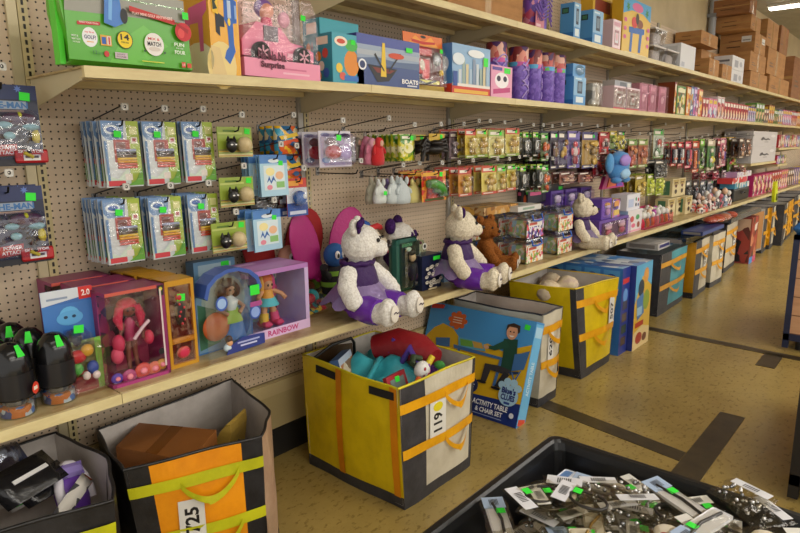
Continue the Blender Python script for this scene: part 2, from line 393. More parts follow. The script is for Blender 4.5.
# --- green golf set bag (its top runs out of the picture)
loc, w, h = on(66, 0, 188, 66, 1.965, ZU); h = .225; d = .10
r = thing('golf_set_bag', 'green zip bag golf play set at the left end of the middle shelf', 'toy golf set', loc)
b = MB(); P = []
for k, z in enumerate((0, .012, .07, .15, .21, h)):
    t = [.02, .05, .052, .05, .04, .012][k]; q = .012*math.sin(k*1.3)
    P.append([(-w/2+q, d/2-t, z), (w/2-.004+q, d/2-t, z), (w/2-.004+q, d/2+t, z), (-w/2+q, d/2+t, z)])
b.loft(P, mat('58b02c', .25), True, True)
b.build('bag', r)
b = MB(); F = Face(b, (-w/2, -.0035, .012), (1, 0, 0), (0, 0, 1), w, h)
F.rect(.0, .0, 1, .64, mat('55ab2a', .2)); F.pl([(0, .6), (.97, .66), (.97, .97), (.02, .95)], mat('8d8c80', .2)); F.pl([(.3, .0), (.55, .0), (.8, .3), (.6, .55), (.4, .3)], mat('63b935', .2))
F.el(.165, .30, .057, .125, 'eef0f2', 24); F.tx('my first', .13, .345, .20, .375, 'd8353c'); F.tx('GOLF!', .122, .275, .208, .325, '26306e'); F.rect(.14, .235, .19, .245, 'e5a62a')
F.pl([(.08, .44), (.25, .465), (.25, .51), (.08, .485)], 'c9262c'); F.tx('MAKE YOUR OWN', .095, .468, .235, .492, 'f3e9e6')
F.tx('MIX &', .03, .285, .078, .31, 'e8f3e2'); F.tx('MATCH', .03, .245, .09, .27, 'e8f3e2'); F.tx('HOLES', .035, .21, .085, .232, 'e8f3e2')
F.rect(.24, .21, .325, .345, 'e0a93a'); F.rect(.25, .23, .283, .32, '2b62b8'); F.rect(.29, .225, .318, .335, 'e8dcd4'); F.rect(.30, .23, .312, .325, 'cf3f32'); F.el(.277, .105, .02, .04, 'c93535')
F.el(.43, .315, .064, .118, '27331f', 24); F.el(.43, .315, .058, .108, 'f0d21e', 24); F.tx('14', .395, .31, .465, .39, '1c1c1c', .03); F.tx('PIECES', .40, .27, .458, .29, '26331c')
F.rect(.34, .06, .44, .14, 'c9b9c0'); F.tx('SOFT', .355, .105, .42, .125, '7a6470'); F.tx('FOAM', .352, .075, .425, .095, '7a6470')
F.el(.67, .30, .083, .155, 'ece8e4', 26); F.tx('MIX &', .62, .355, .72, .39, 'cf3038'); F.tx('MATCH', .612, .275, .728, .335, '2a2a2c', .03); F.el(.67, .235, .05, .03, 'd9cfc6')
for xx in (.585, .755): F.el(xx, .2, .009, .016, '1f4f1a')
F.tx('FUN', .845, .31, .935, .36, 'e6f2de', .03); F.tx('FOR THE', .86, .275, .925, .295, 'e6f2de'); F.tx('FOUR', .845, .2, .94, .255, 'e6f2de', .03)
F.rect(.90, .02, .935, .095, 'd4472f'); F.rect(.95, .02, .99, .085, 'd4472f'); F.tx('11', .906, .04, .928, .075, 'f7e9e0')
F.tx('12', .17, .085, .2, .13, '1f5b34'); F.tx('HOLES', .205, .085, .245, .115, '2c6b3a'); F.rect(.55, .05, .74, .062, 'd9d83c')
F.pl([(.48, .70), (.86, .60), (.86, .67), (.48, .77)], 'c4302c'); F.tx('PLAY MINI GOLF ANYWHERE', .5, .66, .84, .70, 'f0d8d0')
F.pl([(.3, 1), (.27, .50), (.35, .46), (.42, .52), (.40, 1)], mat('2d74c8', .25)); F.pl([(.33, .97), (.305, .55), (.33, .54), (.36, .97)], mat('63a8e6', .2)); F.el(.43, .62, .03, .1, '2a2b30')
F.el(.93, .52, .075, .13, 'c7232f'); F.el(.91, .5, .03, .07, 'e04a4a'); F.pl([(.83, .66), (.86, .62), (.97, .5), (.98, .56)], 'a81b26')
F.rect(.93, .70, .985, .80, GREEN); b.build('printed_insert', r)
b = MB(); b.box(-w/2-.012, -w/2+.004, d/2-.02, d/2+.02, .0, h, mat('5bdc3c', .4)); b.build('zip_edge', r)
b = MB(); b.box(-w/2, w/2-.01, -.006, -.0052, .20, h-.02, clear('f2fff0', .2, .8, 18)); b.build('clear_window', r)
b = MB(); b.tube([(w*.2, d*.5, h), (w*.3, d*.4, h-.04), (w*.5, d*.3, h-.085)], .012, mat('3dc03a', .5)); b.build('carry_strap', r)

# --- yellow blaster boxes
def gunbox(f, gun, dark):
    f.rect(0, 0, 1, 1, mat('e8a91e', .25)); f.el(.35, .1, .5, .25, 'e9d28c'); f.pl([(0, .3), (.3, .28), (.5, 0), (0, 0)], 'dfc58a')
    f.pl([(.52, .92), (.86, .95), (.86, .8), (.95, .78), (.93, .56), (.8, .55), (.8, .34), (.84, .26), (.62, .12), (.45, .18), (.52, .26), (.62, .3), (.6, .52), (.5, .58)], gun)
    f.pl([(.2, .66), (.5, .6), (.5, .5), (.34, .5), (.34, .40), (.2, .44)], dark); f.rect(.56, .84, .84, .9, 'd8e2f0'); f.rect(.62, .6, .74, .78, 'b9cbe8'); f.el(.66, .56, .05, .04, 'f2d44a'); f.rect(.86, .6, .93, .74, '8fb3e6')
loc, w, h = on(210, 0, 239, 71, 1.955, ZU); h = .325
r = carton('toy_blaster_box', 'yellow toy box with a blue water blaster on its front', 'toy box', loc, w*1.0, .19, h, mat('e0a01c', .3),
    f=lambda f: (gunbox(f, '2b66c0', '20242e'), f.pl([(.1, .98), (.3, .98), (.3, .62), (.1, .64)], 'f0c22a'), f.pl([(.12, .66), (.28, .68), (.2, .74), (.29, .79), (.14, .78), (.28, .87), (.13, .86), (.26, .96), (.11, .93)], '16301c')),
    l=lambda f: (f.rect(0, 0, 1, 1, mat('e3a31d', .3)), f.el(.55, .15, .55, .2, 'f0e3c2'), f.pl([(.35, .72), (.95, .76), (.95, .66), (.8, .6), (.78, .25), (.66, .25), (.64, .55), (.36, .55), (.3, .22), (.1, .1), (.02, .2), (.2, .3), (.2, .6)], 'dd5f97'), f.el(.5, .9, .3, .06, 'c47a10')), st=(.3, .96))
for xx in range(0):
    pass
# --- pink car doll box
loc, w, h = on(243, 0, 319, 76, 1.955, ZU); h = .305
r = thing('doll_car_box', 'pink toy car in a clear dome box beside the yellow blaster', 'toy box', loc)
def _car_base(f):
    f.rect(0, 0, 1, 1, mat('e88fae', .3)); f.rect(.48, .25, .84, .36, 'f2b9cc'); f.rect(.5, .5, .8, .6, 'cf6f92')
b = carton_mesh(w, .17, .065, mat('e58aa9', .35), f=_car_base); b.build('card_base', r)
b = MB(); F = Face(b, (-w*.36, -.004, .02), (1, 0, 0), (0, 0, 1), w*.42, .075)
F.tx('Na Na Na', .05, .55, .9, 1.0, '5a1030', .05); F.tx('Surprise', .12, .1, .85, .5, '5a1030', .05); b.build('logo', r)
b = MB(); prof = [(-w*.47, .075), (w*.47, .075), (w*.47, .115), (w*.3, .135), (w*.16, .14), (w*.02, .19), (-w*.28, .2), (-w*.42, .15), (-w*.47, .13)]
b.prism(prof, .025, .14, mat('e07d9d', .25)); b.box(-w*.2, -w*.02, .02, .024, .135, .19, mat('3a3238', .2)); b.box(w*.1, w*.4, .022, .026, .085, .1, 'f4c4d4'); b.build('toy_car', r)
for sx in (-.26, .28):
    b = MB(); b.T = Matrix.Translation((w*sx, .022, .088)) @ Matrix.Rotation(PI/2, 4, 'X')
    b.lathe([(.006, -.012), (.036, -.012), (.04, 0), (.04, .014), (.03, .02), (.003, .02)], mat('1b191b', .4), 20)
    for k in range(6): b.T = Matrix.Translation((w*sx, .0, .088)) @ Matrix.Rotation(k*PI/3, 4, 'Y'); b.box(-.003, .003, -.001, .002, .004, .026, 'd9a3b4')
    b.build('wheel', r)
b = MB(); b.ell((-w*.08, .06, .25), (.03, .03, .03), 'e9b090'); b.ell((-w*.08, .075, .262), (.04, .03, .035), '7f5fb4'); b.ell((-w*.08, .06, .2), (.025, .02, .04), 'cf3f6b'); b.ell((w*.15, .06, .23), (.026, .02, .03), 'e5b5c9'); b.build('doll', r)
b = MB(); b.loft([[(-w/2+.004+i*.008, .004, z), (w/2-.004-i*.008, .004, z), (w/2-.004-i*.008, .165, z), (-w/2+.004+i*.008, .165, z)] for i, z in ((0, .066), (0, .21), (1, .25), (4, h))], clear('fdf0f4', .09, .45, 9), True, True); b.build('clear_dome', r)
sticker(r, w*.28, .235, 0)
# --- teal boxes (plain shapes instead of the character)
def teal(f):
    f.rect(0, 0, 1, 1, mat('2f9bb0', .35)); f.el(.6, .42, .24, .27, 'e08a2a'); f.el(.6, .78, .2, .12, '46b34a'); f.el(.27, .84, .2, .1, 'f1e4d0'); f.el(.27, .84, .13, .05, 'd04a2c'); f.el(.2, .3, .1, .1, 'e9c73a'); f.el(.3, .14, .1, .08, 'd45a48'); f.rect(.35, .05, .8, .16, '2b6fc0')
def teal_l(f):
    f.rect(0, 0, 1, 1, mat('2a8ea6', .35)); f.rect(.2, .78, .8, .94, 'efe3cf')
    for x_, y_, c in ((.3, .55, 'd98a30'), (.65, .6, 'c74a40'), (.45, .35, 'e6e0d0'), (.3, .15, 'd9a02c'), (.7, .2, '3a62b8')): f.el(x_, y_, .15, .1, c)
loc, w, h = on(334, 33, 362, 79, 1.955, ZU); h = .20
carton('play_set_box', 'teal toy box with an orange oval printed on the front', 'toy box', loc, w*1.12, .12, h, mat('2b90a8', .4), teal, teal_l, st=(.15, .85))
loc, w, h = on(322, 18, 357, 70, 2.12, ZU)
carton('play_set_box', 'taller teal toy box standing behind the other teal box', 'toy box', loc, w*1.1, .11, .29, mat('3ba6b4', .4), lambda f: (f.rect(0, 0, 1, 1, '3ba6b4'), f.rect(.55, .6, .72, .78, 'd9dcd0'), f.el(.3, .6, .18, .12, '6cc6c8')), teal_l)
# --- boats box
def boats(f):
    f.rect(0, 0, 1, .42, mat('22407f', .3)); f.rect(0, .42, 1, .8, mat('8fa0b8', .3)); f.rect(0, .8, 1, 1, mat('2a3d96', .3)); f.pl([(0, .42), (0, .52), (.3, .58), (.6, .53), (1, .56), (1, .42)], '5a6f94'); f.rect(0, .6, 1, .7, 'a9b2bd')
    f.pl([(.15, .42), (.62, .38), (.48, .12), (.3, .08)], '23242a'); f.pl([(.22, .38), (.58, .35), (.5, .28), (.3, .27)], '7a2c22'); f.pl([(.35, .2), (.38, .88), (.42, .88), (.44, .2)], 'e3c02e'); f.pl([(.25, .62), (.4, .3), (.41, .33), (.27, .66)], '2c2d33'); f.pl([(.68, .7), (.48, .3), (.47, .33), (.66, .72)], '2c2d33')
    f.el(.6, .65, .13, .06, 'cf4a28'); f.tx('BOATS', .69, .1, .97, .2, 'f1f1f4', .035); f.rect(.78, .05, .95, .08, 'd4d8e4'); f.el(.07, .4, .06, .11, 'e9ecf0'); f.el(.07, .4, .04, .075, '25386a')
    f.rect(.76, .76, .87, .86, GREEN)
loc, w, h = on(358, 28, 418, 81, 1.955, ZU)
carton('boat_toy_box', 'navy and blue toy box reading BOATS', 'toy box', loc, w*1.04, .09, .215, mat('243a86', .35), boats, rz=.0)
# --- red carded set with orange header
loc, w, h = on(410, 18, 449, 86, 1.96, ZU); h = .275
r = thing('carded_toy_set', 'red and grey carded toy set with an orange header card', 'carded toy', loc, rx=-.06)
b = MB(); b.box(-w/2, w/2, .03, .034, 0, h, mat('7a2420', .35)); F = Face(b, (-w/2, .03, 0), (1, 0, 0), (0, 0, 1), w, h)
F.rect(0, .8, 1, 1, mat('e2701c', .35)); F.pl([(.1, .8), (.3, .97), (.5, .86), (.7, .98), (.9, .8)], 'f0a03a'); F.el(.5, .96, .07, .025, '1a1510'); F.rect(0, 0, 1, .12, 'c8a83c'); F.pl([(.2, .85), (.5, .83), (.8, .86), (.8, .9), (.5, .88), (.2, .9)], 'c42a18'); b.build('backing_card', r)
b = MB()
b.bbox(-w*.42, w*.1, .0, .03, .62*h, .76*h, mat('b8202a', .3)); b.bbox(-w*.4, w*.05, .005, .03, .3*h, .56*h, mat('c9303a', .3)); b.ell((w*.3, .02, .6*h), (.03, .014, .035), mat('9da3a8', .2, .6)); b.ell((-w*.15, .01, .45*h), (.022, .012, .03), 'd9d2c4'); b.ell((-w*.05, .012, .28*h), (.03, .012, .02), 'cf2b33')
b.ell((w*.38, .015, .36*h), (.014, .012, .016), 'e8c224'); b.box(-w*.2, w*.3, .01, .03, .14*h, .2*h, mat('d9cf50', .3)); b.tube([(-w*.3, .01, .2*h), (-w*.1, 0, .12*h), (w*.2, .01, .2*h)], .006, '2a2a2c'); b.build('toy_pieces', r)
b = MB(); b.bbox(-w*.48, w*.48, -.008, .03, .03*h, .79*h, clear('ffffff', .13, .7, 16), .02); b.build('blister', r)
sticker(r, w*.3, h*.72, -.01)
# --- building set box (character left out)
def bld(f):
    f.rect(0, 0, 1, 1, mat('7fa9cf', .3)); f.rect(0, 0, 1, .16, 'd23c28'); f.rect(.05, .03, .95, .1, 'e6b33c'); f.rect(0, .16, 1, .22, 'e9e4dc')
    for k in range(9): q = .16+.09*k; f.rect(q, .22, q+.07, .5+.3*((k*37) % 10)/10, ['c9d4dc', '9cb0a8', 'd6c9a0', 'a9c3da', '8798b4'][k % 5])
    f.el(.15, .7, .15, .12, 'dfeaf2'); f.el(.6, .85, .22, .08, 'eef3f6'); f.rect(.01, .16, .12, .45, '2c4f9c'); f.rect(.8, .62, .92, .8, GREEN)
loc, w, h = on(452, 46, 490, 91, 1.955, ZU)
carton('building_set_box', 'light blue box printed with a toy city skyline', 'toy box', loc, w, .1, h, mat('3f79bd', .35), bld, lambda f: (f.rect(0, 0, 1, 1, '4a86c8'), f.rect(0, 0, 1, .2, 'd23c28'), f.el(.5, .6, .3, .15, 'cfdcea')))
loc, w, h = on(491, 66, 512, 95, 1.95, ZU)
carton('mask_box', 'small pink and white toy box in front of the purple tubes', 'toy box', loc, w, .05, h, mat('d97fa6', .35), lambda f: (f.rect(0, 0, 1, 1, 'e6a0c0'), f.el(.5, .55, .33, .25, 'f4eef2'), f.el(.35, .6, .09, .09, '2c2440'), f.el(.65, .6, .09, .09, '2c2440'), f.pl([(.1, .1), (.9, .2), (.9, .35), (.1, .25)], 'c23a7c'), f.rect(.6, .78, .9, .95, GREEN), f.rect(.05, .85, .5, .95, '5f4aa0')))
# --- purple tubes
PURP = pmat(['6a4cae', '7858ba', '6244a6', '8266c4'], 60, (1, 1, 1), .4)
def purple_tube():
    r = thing('purple_toy_tube', 'x', 'toy tube'); R_ = .06; h = .315
    b = MB(); b.lathe([(R_*.96, 0), (R_, .006), (R_, h*.72)], PURP, 20); b.build('tube', r)
    b = MB(); b.lathe([(R_+.001, h*.70), (R_+.001, h-.006), (R_*.94, h)], pmat(['c0504a', '7a2c30', 'd98a7a', '4a2a5c', 'e0b0a0'], 26, (1, 1, 1), .35, 3), 20, caps=True); b.build('picture_band', r)
    b = MB(); b.lathe([(R_+.0015, h*.64), (R_+.0015, h*.72)], pmat(['63c04a', '8a5cc4', '4fa8d8', 'c94a9a'], 22, (1, 1, 1), .35, 5), 20, caps=False); b.build('colour_band', r)
    b = MB()
    for q in range(7):
        z0 = .015+.03*q; b.tube([((R_+.004)*math.cos(-PI/2-1.3+a*.3), (R_+.004)*math.sin(-PI/2-1.3+a*.3), z0+.05*abs(math.sin(a*.5+q))) for a in range(9)], .0045, mat('b09ada', .35), 5)
    b.build('cord', r)
    return r
TL = ['purple tube half hidden behind the small pink and white box', 'purple tube with lilac cords, second of the tubes from the left', 'purple tube in the middle of the row of five', 'purple tube second from the pale blue boxes', 'purple tube right beside the pale blue boxes']
for k, (u, v) in enumerate(((499, 95), (521, 95), (535, 96), (548, 97), (559, 98))):
    x = AY(u, v-25, 2.0).x; place('ptube', purple_tube, (x, 2.02, ZU), TL[k], rz=k*.7)
# --- pale blue speaker-like boxes
def blue_box(f):
    f.rect(0, 0, 1, 1, mat('7fb2d9', .35)); f.rect(0, .0, 1, .35, '4f92cc'); f.rect(.3, .42, .7, .85, '2b3a52'); f.rect(.36, .5, .64, .78, '6d8496'); f.rect(.2, .1, .8, .3, 'dce8ec'); f.rect(.1, .9, .6, .95, 'cfe3ee')
def blue_l(f): f.rect(0, 0, 1, 1, mat('4f97d6', .35)); f.rect(.12, .72, .62, .88, '16302c'); f.rect(.2, .75, .55, .85, '3a7a5a'); f.rect(0, 0, 1, .2, '2f78c4')
loc, w, h = on(574, 66, 590, 99, 1.95, ZU); loc = (AY(580, 82, 1.95).x, 1.95, ZU); W0 = .19
carton('blue_game_box', 'pale blue toy box standing beside the purple tubes', 'toy box', loc, W0, .15, .19, mat('5b9cd2', .4), blue_box, blue_l)
r = carton('blue_game_box', 'small pale blue toy box lying on top of another blue box', 'toy box', (loc[0], loc[1]+.01, ZU+.19), W0, .12, .085, mat('5b9cd2', .4), None, blue_l)
b = MB(); b.ell((.0, .0, .045), (.065, .03, .035), CLRW, 10, 7); b.build('clear_wrap', r)
loc = (AY(600, 85, 1.95).x, 1.95, ZU)
r = thing('clear_toy_case', 'clear wrapped silver toy case right of the pale blue boxes', 'toy case', loc); b = MB(); b.bbox(-.08, .08, .0, .13, 0, .19, CLRW, .02); b.build('clear_wrap', r)
b = MB(); b.bbox(-.06, .06, .02, .11, .005, .17, pmat(['b9b4a8', 'd6d2c8', '8f8a7c', 'e2e0da', 'a99a80'], 30, (1, 1, 1), .3, 2), .015); b.build('toy', r)
def pinkbox(f):
    f.rect(0, 0, 1, 1, mat('e6cdd6', .3)); f.rect(.0, 0, 1, .08, 'c9455c'); f.rect(.22, .18, .78, .66, 'b3848e'); f.rect(.3, .25, .7, .58, 'dfe4ea'); f.el(.5, .45, .15, .13, 'e6b8c4'); f.rect(.1, .8, .9, .92, 'd9a2b4'); f.rect(.25, .7, .75, .76, 'f4eef0')
for k, (u0, u1, lb) in enumerate(((614, 626, 'narrow pale pink doll box, left one of the red-edged pair'), (627, 640, 'narrow pale pink doll box, right one of the red-edged pair'))):
    x0 = AY(u0, 88, 1.95).x; x1 = AY(u1, 88, 1.95).x
    r = carton('doll_box', lb, 'toy box', ((x0+x1)/2, 1.95, ZU), (x1-x0)*.96, .12, .175, mat('d9bcc6', .4), pinkbox)
    b = MB(); b.bbox(-(x1-x0)*.48, (x1-x0)*.48, -.006, -.003, .015, .16, CLRW, .004); b.build('clear_window', r)
r = carton('doll_box', 'pale box lying across the red-edged pair of doll boxes', 'toy box', ((x0+x1)/2-.12, 1.99, ZU+.175), .34, .1, .05, mat('b9b3b0', .4), lambda f: (f.rect(0, 0, 1, 1, '9da0a8'), f.rect(.3, .2, .7, .8, '6a7078'), f.rect(.75, .2, .95, .8, 'dcdcd8')))
# --- pink see-through boxes and the coloured row far along
def pinkcase():
    r = thing('pink_doll_case', 'x', 'toy case'); w = .19
    b = MB(); b.box(-w/2, w/2, .02, .15, 0, .235, mat('caa3b0', .4)); F = front(b, w, .0, .235); F.O.y = .02; F.rect(.1, .1, .9, .7, 'b58a9a'); F.el(.5, .5, .2, .14, 'dfd0d4'); F.rect(.2, .78, .8, .92, 'e6c4d0'); b.build('card_insert', r)
    b = MB(); b.box(-w/2-.002, w/2+.002, -.002, .152, 0, .238, clear('ffe8f0', .3, .5, 9)); b.build('clear_case', r); return r
for k, u in enumerate((646, 655, 665)):
    place('pcase', pinkcase, (AY(u, 93, 1.96).x, 1.96, ZU), ['pink see-through doll case, left of the three together', 'pink see-through doll case, middle of the three together', 'pink see-through doll case, right one beside the brown book spine'][k])
PALS = [['c23b52', 'e8a0b4', '5d2a3c', 'e8d8d0', 'b82a38'], ['4f8a3c', 'd8c85a', '2e5a34', 'e6e0c0', '8a5a2c'], ['d8782c', 'f0c04a', '8a3a20', 'e8e0d0', 'b84a8a'], ['5a4aa0', '9a7cc8', '2c2450', 'd8d0e4', 'c85a9c'], ['3a78b8', '8ab8dc', '26406a', 'e2e8ec', 'd8a03c'], ['3c3634', '6a605a', '1f1c1c', 'b8aca0', 'a83838'], ['d84a86', 'f0a8c8', '8a2450', 'f2e4ea', '5a8ac0'], ['d8c22e', '8aa02a', 'f0e488', '5a6a24', 'b84a2c']]
PN = ['red and pink', 'green and yellow', 'orange', 'purple', 'blue', 'black and grey', 'bright pink', 'lime yellow']
def pm(i, s=45): return pmat(PALS[i % 8], s, (1, 1, 1), .3, i)
BK = [('brown', 674.5, 676.5, .30, 2), ('green', 677, 686, .27, 1), ('orange', 687, 691, .28, 2), ('blue', 691, 694, .29, 4), ('purple', 694, 697, .29, 3), ('white', 697, 699, .29, 6), ('orange pink', 699, 703, .28, 2)]
for k, (cn, u0, u1, h, pi_) in enumerate(BK):
    x0 = AY(u0, 95, 1.96).x; x1 = AY(u1, 95, 1.96).x
    o = MB(); w = (x1-x0)*.97; o.box(-w/2, w/2, 0, .16, 0, h, mat(['7a3a1c', '4f8a3c', 'd8782c', '2c4a7a', '7a4aa0', 'd8d4d0', 'c85a3c'][k], .35)); F = front(o, w, .16, h); F.rect(.08, .05, .92, .95, pm(pi_, 22)); F.rect(.1, .78, .9, .92, ['e8d8c0', 'e8e4c0', 'f0e0c0', 'c8d4e8', 'e0c8e8', 'c84a5a', 'f0d8a0'][k])
    o = o.build('picture_box'); o.location = ((x0+x1)/2, 1.96, ZU); tag(o, 'tall %s picture box upright on the middle shelf, %s of seven' % (cn, ['leftmost', 'second', 'third', 'fourth', 'fifth', 'sixth', 'rightmost'][k]), 'toy box', 'tall picture boxes on the middle shelf')
k = 0; x = AY(702, 112, 1.96).x
ROW = [('red', 0, 2, .20), ('pink', 6, 2, .20), ('white and red', 0, 2, .235), ('red', 0, 9, .20), ('purple', 3, 4, .2), ('green', 1, 3, .27), ('grey', 5, 2, .2), ('brown', 2, 3, .26), ('green', 1, 3, .2), ('blue', 4, 2, .22), ('pink', 6, 5, .24), ('red', 0, 4, .25), ('orange', 2, 4, .25), ('purple', 3, 5, .24), ('red', 0, 6, .25), ('lime', 7, 5, .24), ('blue', 4, 5, .26)]
ORD = ['first', 'second', 'third', 'fourth', 'fifth', 'sixth', 'seventh', 'eighth', 'ninth', 'tenth', 'eleventh', 'twelfth', 'thirteenth', 'fourteenth', 'fifteenth', 'sixteenth', 'seventeenth', 'eighteenth', 'nineteenth', 'twentieth']
BCOL = ['b8343c', 'd86a98', 'e8dcd8', 'b83038', '5c4496', '6a9a4a', '807a74', '8a5a34', '78a83c', '3a6aa8', 'c84a80', 'b83040', 'd07a30', '6a4a9c', 'b02c38', 'b8b030', '3a70b0']
for q, (cn, pi_, n, h) in enumerate(ROW):
    for j in range(n):
        w = .105+.02*((q*7) % 4); hh = h*(1+.04*math.sin(j*2.3+q))
        def mk(w=w, hh=hh, pi_=pi_, q=q):
            o = MB(); o.box(-w/2, w/2, 0, .14, 0, hh, mat(BCOL[q], .35)); F = front(o, w, .14, hh); F.rect(.06, .05, .94, .95, pm(pi_, 24)); F.rect(.12, .74, .88, .92, mat(['f0e4d8', 'e8c84a', 'e4ecf0'][q % 3], .3)); F.el(.5, .38, .25, .2, mat(['e8b89a', 'f0d0b0', 'd8e0e8'][(q+1) % 3], .3)); L = left(o, w, .14, hh); L.rect(.1, .1, .9, .9, pm(pi_, 30))
            return tag(o.build('toy_carton'), 'x', 'toy box')
        lb = '%s toy box on the middle shelf, %s cluster after the picture boxes' % (cn, ORD[q])
        place('row%d' % q, mk, (x+w/2, 1.96, ZU), lb, group='%s boxes, %s cluster' % (cn, ORD[q])); x += w+.006

# ================================================================ top shelf
def tape(f): f.rect(0, .44, 1, .56, mat('a8814f', .3)); f.rect(.3, .2, .7, .24, '5a3a20')
def bcard(label, u0, u1, v0, v1, y, z, d=.3, mats=None, hh=None, ww=None, st=0, rz=0):
    x, w, zb, zt = span(u0, v0, u1, v1, y); h = hh or zt-z
    r = carton('cardboard_carton', label, 'cardboard box', (x, y, z), ww or w, d, h, mats or CARD, (lambda f: (f.rect(.46, 0, .54, 1, mat('b08a58', .25)), f.pl([(.15, .3), (.35, .3), (.35, .33), (.15, .33)], '5c3c1e'), f.pl([(.2, .4), (.4, .38), (.4, .42), (.2, .44)], '5c3c1e'), f.rect(.7, .6, .9, .8, 'd8d8d4') if st else None)), lambda f: (f.rect(.0, .46, 1, .54, mat('b08a58', .25)), f.rect(.3, .25, .34, .4, '5c3c1e'), f.rect(.4, .25, .44, .4, '5c3c1e')), rz=rz)
    return r, x, w, h
bcard('long brown box at the left end of the top shelf', 448, 523, -30, 16, 1.97, ZT, .3)
r = thing('purple_bundle', 'purple corded bundle with pink label next to the long box', 'toy', (AY(541, 15, 1.98).x, 1.99, ZT))
b = MB(); b.lathe([(.05, 0), (.055, .01), (.055, .26)], pmat(['c04a6a', '7a4ab0', 'd88aa8', '5a3a9e'], 28, (1, 1, 1), .4, 4), 16, c=(-.02, .05, 0)); b.lathe([(.05, 0), (.055, .01), (.055, .26)], PURP, 16, c=(.09, .06, 0)); b.build('roll', r)
b = MB(); F = Face(b, (-.075, -.014, .01), (1, 0, 0), (0, 0, 1), .11, .1); F.rect(0, 0, 1, 1, 'c9788a'); F.tx('PRE', .2, .5, .75, .85, '5b2c8a', .03); F.rect(.1, .15, .6, .3, 'e8c0c8'); b.build('label', r)
b = MB()
for k in range(7): b.tube([(-.09+.03*k*.8, -.02, .13+.02*(k % 3)), (-.02, -.035, .06+.02*k), (.08, -.02, .1+.022*k), (.16, .0, .05+.03*k)], .005, mat('8466c8', .4), 5)
b.build('cord', r)
for k, (u, w, lb) in enumerate(((577, .10, 'blue game box on the top shelf, left of two'), (598, .17, 'blue game box with white figure, right of two on top shelf'))):
    carton('blue_game_box', lb, 'toy box', (AY(u, 25, 1.96).x, 1.96, ZT), w, .10, .235, mat('4a90d2', .4), blue_box, blue_l)
x = AY(617, 30, 1.96).x
carton('doll_box', 'pale pink doll box between blue box and yellow picture box', 'toy box', (x, 1.96, ZT), .15, .12, .22, mat('d6bac2', .4), pinkbox)
def ypic(f):
    f.rect(0, 0, 1, 1, mat('ddb52a', .3)); f.pl([(0, 1), (0, .7), (.3, .8), (.7, .8), (1, .7), (1, 1)], '4aa0d4'); f.el(.5, .88, .2, .08, 'd8689a'); f.star(.16, .84, .1, '2c8a4a', 7); f.star(.85, .84, .1, '2c8a4a', 7)
    f.pl([(.22, .5), (.78, .54), (.78, .44), (.7, .42), (.66, .08), (.58, .08), (.6, .42), (.36, .4), (.34, .06), (.26, .06), (.28, .4), (.22, .4)], '2c68b8'); f.el(.4, .6, .1, .1, 'd83c3c'); f.el(.6, .6, .12, .08, '8a4a2c'); f.el(.5, .68, .06, .1, '3a3028'); f.rect(.1, .02, .9, .05, 'e8d8a0')
    for z in (.3, .45, .6): f.el(.08, z, .05, .04, 'd8609a'); f.el(.92, z-.06, .05, .04, 'd8609a')
x, w, zb, zt = span(622, -6, 651, 50, 1.97)
carton('picture_play_box', 'large yellow picture box with blue sand table on the front', 'toy box', (x, 1.97, ZT), w*.95, .09, .42, mat('cfa628', .35), ypic)
carton('picture_play_box', 'yellow and orange box half hidden behind the pink doll box', 'toy box', (x-.33, 2.12, ZT), .36, .1, .44, mat('d8a828', .35), lambda f: (f.rect(0, 0, 1, 1, 'd8b030'), f.rect(.1, .7, .9, .9, '8a3a2c'), f.rect(.1, .3, .6, .6, 'c86a2c')))
# clear white tubs
def tubset():
    r = thing('clear_tub', 'x', 'storage tub'); b = MB(); b.loft([[(-s, -t+.12, z), (s, -t+.12, z), (s, t+.12, z), (-s, t+.12, z)] for s, t, z in ((.13, .1, 0), (.15, .12, .13))], clear('f2f0f0', .45, .4, 12), True, True); b.build('tub', r)
    b = MB(); b.bbox(-.158, .158, -.008, .248, .13, .145, mat('e2dede', .25), .01); b.build('lid', r); b = MB(); b.bbox(-.1, .1, .03, .2, .01, .11, mat('d8d4d6', .5), .02); b.build('contents', r); return r
x = AY(661, 50, 1.97).x
for k, (dx, z, lb) in enumerate(((0, 0, 'clear white tub, bottom of the stack right of the yellow box'), (.01, .146, 'clear white tub, top of the stack right of the yellow box'), (.36, 0, 'clear white tub beside the stacked pair'))): place('wtub', tubset, (x+dx, 1.98, ZT+z), lb)
def wh(f): f.rect(0, 0, 1, 1, mat('d4d5da', .4)); f.rect(.1, .12, .3, .3, 'b0b4c0')
x = AY(688, 56, 1.97).x; carton('white_box', 'white glossy box between the clear tubs and brown cartons', 'box', (x, 1.97, ZT), .46, .3, .235, mat('dadbe0', .3), wh, lambda f: (f.rect(.1, .1, .9, .9, 'c4c6cc')))
# brown cartons
def cz(u, v, y): return AY(u, v, y)
def stack(label, x0, x1, z0, z1, y=1.98, d=.38, m=None, st=0, rz=0):
    r = carton('cardboard_carton', label, 'cardboard box', ((x0+x1)/2, y, z0), x1-x0, d, z1-z0-.003, m or CARD, lambda f: (f.rect(.46, 0, .54, 1, mat('b28c5a', .25)), f.rect(.12, .3, .34, .35, '5c3c1e'), f.rect(.12, .42, .28, .46, '5c3c1e'), (f.rect(.62, .55, .9, .85, 'dadad8'), f.rect(.65, .62, .87, .68, '8a8a88')) if st else None), lambda f: (f.rect(0, .47, 1, .53, mat('b28c5a', .25)), f.rect(.2, .3, .6, .36, '5c3c1e'), f.pl([(.25, .6), (.6, .62), (.6, .66), (.25, .64)], '5a3a20'), (f.rect(.62, .55, .9, .85, 'dadad8'), f.rect(.65, .62, .87, .68, '8a8a88')) if st else None), rz=rz)
    return r
def X(u, v, y=1.98): return AY(u, v, y).x
ENDX = {}
